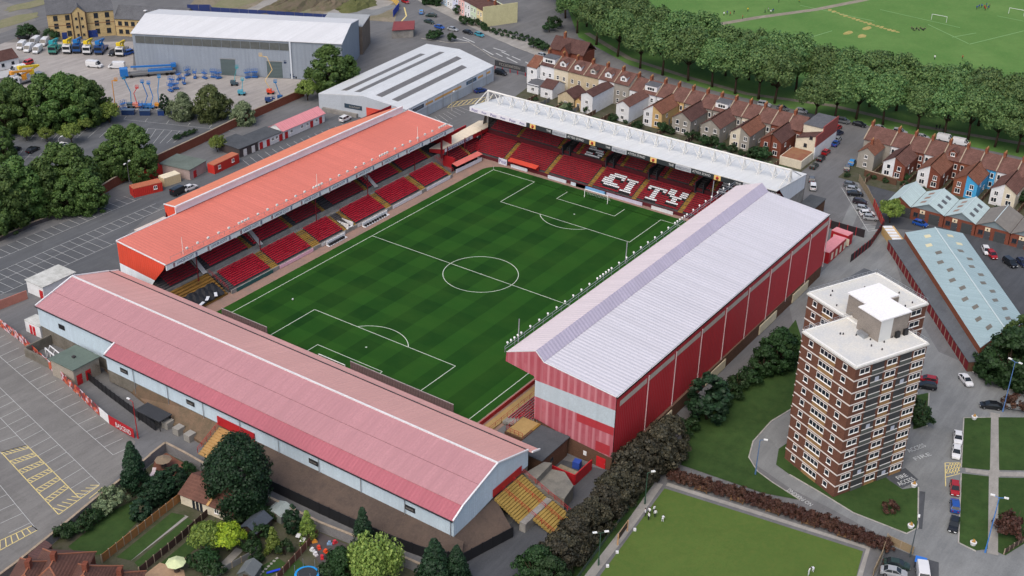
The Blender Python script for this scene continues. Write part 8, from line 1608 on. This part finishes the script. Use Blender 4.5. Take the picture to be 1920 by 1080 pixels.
def parasol(label, u, v, h, r, rgb):
    p = P(u, v); t = thing('parasol', label, 'parasol', p, 'garden parasols'); q = MB(); q.tube(p, p+V(0, 0, h), .04, 5); q.build('pole', WHITE, t); q = MB(); 
    for k in range(8): a0, a1 = R(45*k), R(45*k+45); q.face([p+V(r*math.cos(a0), r*math.sin(a0), h-.6), p+V(r*math.cos(a1), r*math.sin(a1), h-.6), p+V(0, 0, h+.1)])
    q.build('canopy', M('parasol %d' % rgb[0], rgb, var=.06), t); MB().tube(p+V(0, 0, .1), p+V(0, 0, .75), .5, 8).build('table', M('dark table', (70, 60, 54), kind='plain'), t)
parasol('pale green parasol on the garden patio', 332, 1072, 2.6, 1.7, (196, 206, 160)); parasol('brown parasol in the walled garden corner behind the conifer', 308, 878, 2.6, 1.6, (132, 116, 96))
sheet('patio', [(290, 862), (312, 850), (345, 870), (336, 895), (300, 905), (286, 885)], .11, M('red brown patio', (120, 78, 62), var=.15, scale=1)); sheet('patio', [(262, 1085), (300, 1056), (345, 1070), (350, 1100), (290, 1110)], .11, M('tan patio', (164, 138, 112), var=.12, scale=1))
for u, v, c_, rz_, l in ((287, 890, (216, 200, 200), .5, 'pinkish white sun lounger left of the brown parasol'), (322, 888, (206, 210, 218), -.5, 'white sun lounger right of the brown parasol')):
    p = P(u, v); t = thing('sun_lounger', l, 'lounger', p, 'sun loungers'); t.rotation_euler.z = rz_
    for nm, b in (('seat', MB().box(-.9, .4, -.35, .35, .3, .4)), ('backrest', MB().obox((.4, -.35, .3), (.6, 0, .5), (0, .7, 0), (0, 0, .1))), ('frame', MB().box(-.8, -.7, -.3, .3, 0, .3).box(.3, .4, -.3, .3, 0, .3))): o = bpy.data.objects.new(nm, b.mesh(nm, M('lounger %d' % c_[0], c_, kind='plain'))); col.objects.link(o); o.parent = t
# trampoline, slide, toys
p = P(576, 1084); t = thing('trampoline', 'round trampoline with bright blue rim at the bottom edge', 'trampoline', p); q = MB(); n_ = 20
for k in range(n_):
    a0, a1 = 2*math.pi*k/n_, 2*math.pi*(k+1)/n_; f = lambda r, a_, z: p+V(r*math.cos(a_), r*math.sin(a_), z); q.face([f(1.7, a0, .9), f(1.7, a1, .9), f(2.1, a1, .85), f(2.1, a0, .85)]); q.face([f(2.1, a0, .85), f(2.1, a1, .85), f(2.1, a1, .7), f(2.1, a0, .7)])
q.build('rim', M('bright blue rim', (30, 140, 210), kind='plain'), t); q = MB(); q.face([p+V(1.7*math.cos(2*math.pi*k/n_), 1.7*math.sin(2*math.pi*k/n_), .86) for k in range(n_)]); q.build('mat', M('trampoline mat', (50, 54, 58), var=.1), t); q = MB()
for k in range(6): a0 = k*1.047; q.tube(p+V(2*math.cos(a0), 2*math.sin(a0), 0), p+V(2*math.cos(a0), 2*math.sin(a0), 2.6), .05, 5)
q.build('leg', STEEL, t)
a, b_ = P(500, 1078), P(526, 1074); t = thing('slide', 'blue slide lying in the garden beside the stepping stones', 'slide', a); q = MB(); q.obox(a+V(0, 0, .2), (b_-a)+V(0, 0, .4), (.3, .3, 0), (0, 0, .08)); q.build('chute', M('slide blue', (30, 60, 190), kind='plain'), t)
for k in range(7): p = P(488+5.2*k, 1078-5*k); o = struct(MB().cbox((p.x, p.y, .11), .5, .4, .06, k).build('stepping_stone', PAVE))
play = [(598, 1030, (206, 70, 50)), (611, 1037, (214, 80, 40)), (590, 1018, (220, 150, 60)), (586, 1034, (200, 204, 206)), (604, 1048, (190, 50, 60)), (618, 1022, (120, 150, 180)), (628, 1020, (190, 60, 70)), (592, 1042, (206, 206, 210)), (622, 1050, (206, 60, 50))]
ln_ = ['red', 'orange', 'amber', 'white', 'crimson', 'pale blue', 'rose', 'off-white', 'scarlet']
for (u, v, c_), l in zip(play, ln_):
    p = P(u, v); t = thing('garden_toy', '%s plastic toy in the children play corner' % l, 'toy', p, 'toys in the play corner'); m = M('toy %d %d' % c_[:2], c_, kind='plain', rough=.4); MB().cbox((p.x, p.y, .06), .9, .5, .35, u).build('base', m, t); MB().cbox((p.x, p.y, .42), .45, .45, .4, u).build('top', m, t)
sheet('play_corner_paving', [(578, 1020), (600, 1000), (650, 1022), (632, 1060), (600, 1060)], .11, M('dark paving', (78, 72, 72), var=.12, scale=.8))
for u, v, l in ((560, 1010, 'left'), (568, 1018, 'right')):
    p = P(u, v); t = thing('garden_table', 'white garden table between the golden conifers, %s one' % l, 'table', p, 'white garden tables'); MB().cbox((p.x, p.y, .7), 1.1, .8, .06, .4).build('table_top', WHITE, t); MB().tube((p.x, p.y, .06), (p.x, p.y, .7), .06, 5).build('leg', WHITE, t)
# houses at the bottom left edge: only their roofs rise into the picture
HIP = M('red brown hip tile', (98, 68, 58), kind='tile', bump=.4, var=.2)
def hipred(label, u, v, L_, W_, rz_, ez=5.0, rise=3.2, wall='brick'):
    p = P(u, v, ez); t = thing('house', label, 'house', (p.x, p.y, 0), 'houses at the bottom left edge'); t.rotation_euler.z = rz_; a, b_ = L_/2, W_/2; r = max(.1, a-b_)
    def b(q, nm, mm): o = bpy.data.objects.new(nm, q.mesh(nm, mm)); col.objects.link(o); o.parent = t; return o
    b(MB().box(-a+.3, a-.3, -b_+.3, b_-.3, 0, ez), 'wall', RENDER[wall]); q = MB(); c_ = [V(-a, -b_, ez), V(a, -b_, ez), V(a, b_, ez), V(-a, b_, ez)]; r0, r1 = V(-r, 0, ez+rise), V(r, 0, ez+rise)
    q.slab([c_[0], c_[1], r1, r0], .12); q.slab([c_[2], c_[3], r0, r1], .12); q.slab([c_[1], c_[2], r1], .12); q.slab([c_[3], c_[0], r0], .12); b(q, 'roof', HIP); q = MB()
    for e in ((c_[0], r0), (c_[3], r0), (c_[1], r1), (c_[2], r1), (r0, r1)): q.tube(e[0], e[1], .13, 4)
    b(q, 'ridge_tile', M('terracotta ridge', (150, 98, 74), kind='plain')); q = MB(); q.box(r*.3-.5, r*.3+.5, -.4, .4, ez+rise-1, ez+rise+1.2); b(q, 'chimney', BRICK)
    for k in range(3):
        q = MB(); q.box(-a*.6+a*.6*k-.5, -a*.6+a*.6*k+.5, b_-.31, b_-.25, 2.9, 4.1); b(q, 'window', CARGLASS)
hipred('brown tiled house with clustered ridges at the bottom left edge', 105, 1078, 12, 9, .55, 5.0, 3.0); hipred('brown tiled house right of the clustered one, bottom edge', 165, 1098, 10, 8, .55, 5.0, 3.2); hipred('dark tiled house with pale ridge near the bottom edge', 58, 1092, 11, 8, .55, 5.2, 3.0); hipred('small brown tiled roof beside the patio, bottom edge', 228, 1096, 7, 6, .55, 3.4, 2.0)
a = P(78, 1058); t = thing('lean_to', 'dark ribbed lean-to roof against the garden wall', 'lean-to', a); p = [P(52, 1040, 3.0), P(85, 1012, 3.0), P(98, 1022, 3.6), P(66, 1050, 3.6)]; MB().slab(p, .15).build('roof', M('dark ribbed roof', (88, 62, 58), kind='rib', ax=0, per=.5, bump=.5), t); q = MB(); q.prism([(x.x, x.y) for x in p], 0, 2.85); q.build('wall', BRICK, t)
# ---- back gardens of the two terraces
sheet('garden_ground', [V(97.3, 62, 0), V(120.5, 66, 0), V(121, -37, 0), V(97.3, -37, 0)], .05, GARD); sheet('garden_ground', [V(109, -47, 0), V(127, -47, 0), V(127, -101, 0), V(109, -101, 0)], .05, GARD)
rg_ = random.Random(5); GN_ = ['white flat-topped extension', 'low white extension', 'beige gabled extension', 'tan lean-to', 'tall white wing', 'roofline step', 'white and ochre pair left side', 'white and ochre pair right side', 'grey pair with brick flank', 'pebbledash pair', 'off-white and grey pair', 'red brick pair']
for i, y in enumerate([57, 52, 46, 40.4, 34.5, 29.2, 19.5, 9.5, -.4, -10.2, -20, -29.4]):
    panelfence('garden fence behind the far stand, below the %s' % GN_[i], [V(97.4, y, 0), V(109.5, y, 0)], 1.5, rg_.choice([DWOOD, M('grey fence', (110, 112, 112), var=.1), BRICK_BROWN]), 2.0, .08)
    sheet('garden_lawn', [V(98.5, y-.6, 0), V(107, y-.6, 0), V(107, y-3.4, 0), V(98.5, y-3.4, 0)], .08, LAWN) if i % 3 else sheet('garden_paving', [V(98.5, y-.6, 0), V(107, y-.6, 0), V(107, y-3.8, 0), V(98.5, y-3.8, 0)], .08, PAVE)
for i, y in enumerate([-54.9, -64.9, -75.1, -85.4, -95.8]): panelfence('brick garden wall of the second terrace, right of the %s' % ('grey hipped wing', 'first white and brick pair', 'second white and brick pair', 'bright blue wing', 'cream wing')[i], [V(109.5, y, 0), V(127, y, 0)], 1.6, BRICK_BROWN, 2.4, .15)
for k in range(26):
    p = V(rg_.uniform(98.5, 108.5), 60-3.7*k+rg_.uniform(-1, 1), 0); tree('bush' if k % 4 else 'palebush', p, 0, rg_.uniform(.5, 1.0), 'leafy shrub in the back gardens of the first terrace', 'back garden shrubs, first terrace', 'shrub', 'shrub')
for k in range(9):
    p = V(rg_.uniform(110, 116), -49-5.2*k, 0); tree('bush', p, 0, rg_.uniform(.5, .9), 'leafy shrub in the back gardens of the second terrace', 'back garden shrubs, second terrace', 'shrub', 'shrub')
WEED = M('weedy verge', (112, 116, 86), kind='earth', rgb2=(132, 126, 104), scale=.15, rough=.95)
# ---- waste ground behind the big warehouse: rubble heaps, weeds and bare concrete
for k, (u, v, rx, ry, m) in enumerate(((520, 12, 22, 9, PAVE), (590, -5, 16, 8, CONCRETE), (690, 20, 12, 8, CONCRETE), (450, 2, 14, 6, WEED), (560, 24, 12, 3, WEED), (660, 4, 14, 5, WEED), (710, 8, 8, 5, PAVE), (640, 22, 12, 4, PAVE), (20, 40, 14, 5, WEED), (60, 8, 14, 4, WEED))): blot('waste_ground_patch', u, v, rx, ry, .06+.004*k, m, 17)
path('side_road', [(-40, 88), (30, 62), (90, 40), (150, 10), (220, -30)], 9, .055, TARMAC)
def mound(label, u, v, L_, W_, h, mat, seed):
    rnd = random.Random(seed); p = P(u, v); q = MB(); n, m = 18, 5; vs = []
    for a in range(m+1):
        for k in range(n): t_ = 2*math.pi*k/n; r = 1-a/m; j = rnd.uniform(.85, 1.15); vs.append(p+V(L_*r*j*math.cos(t_), W_*r*j*math.sin(t_), h*(1-r*r)*rnd.uniform(.85, 1.15)))
    for a in range(m):
        for k in range(n): q.face([vs[a*n+k], vs[a*n+(k+1) % n], vs[(a+1)*n+(k+1) % n], vs[(a+1)*n+k]])
    o = q.build('rubble_heap', mat, smooth=False); tag(o, label, 'heap', 'heaps on the waste ground')
mound('large grey brown rubble heap behind the big warehouse', 545, 14, 20, 7, 4, M('rubble', (112, 100, 88), kind='earth', rgb2=(84, 88, 62), scale=.4, bump=.8, rough=.95), 3); mound('small pale rubble heap beside the large one', 620, 10, 10, 5, 2.2, MATS['rubble'], 4); mound('green brown heap at the right of the waste ground', 668, 12, 11, 6, 2.6, M('weedy heap', (96, 98, 66), kind='earth', rgb2=(78, 84, 50), scale=.4, bump=.8, rough=.95), 5)
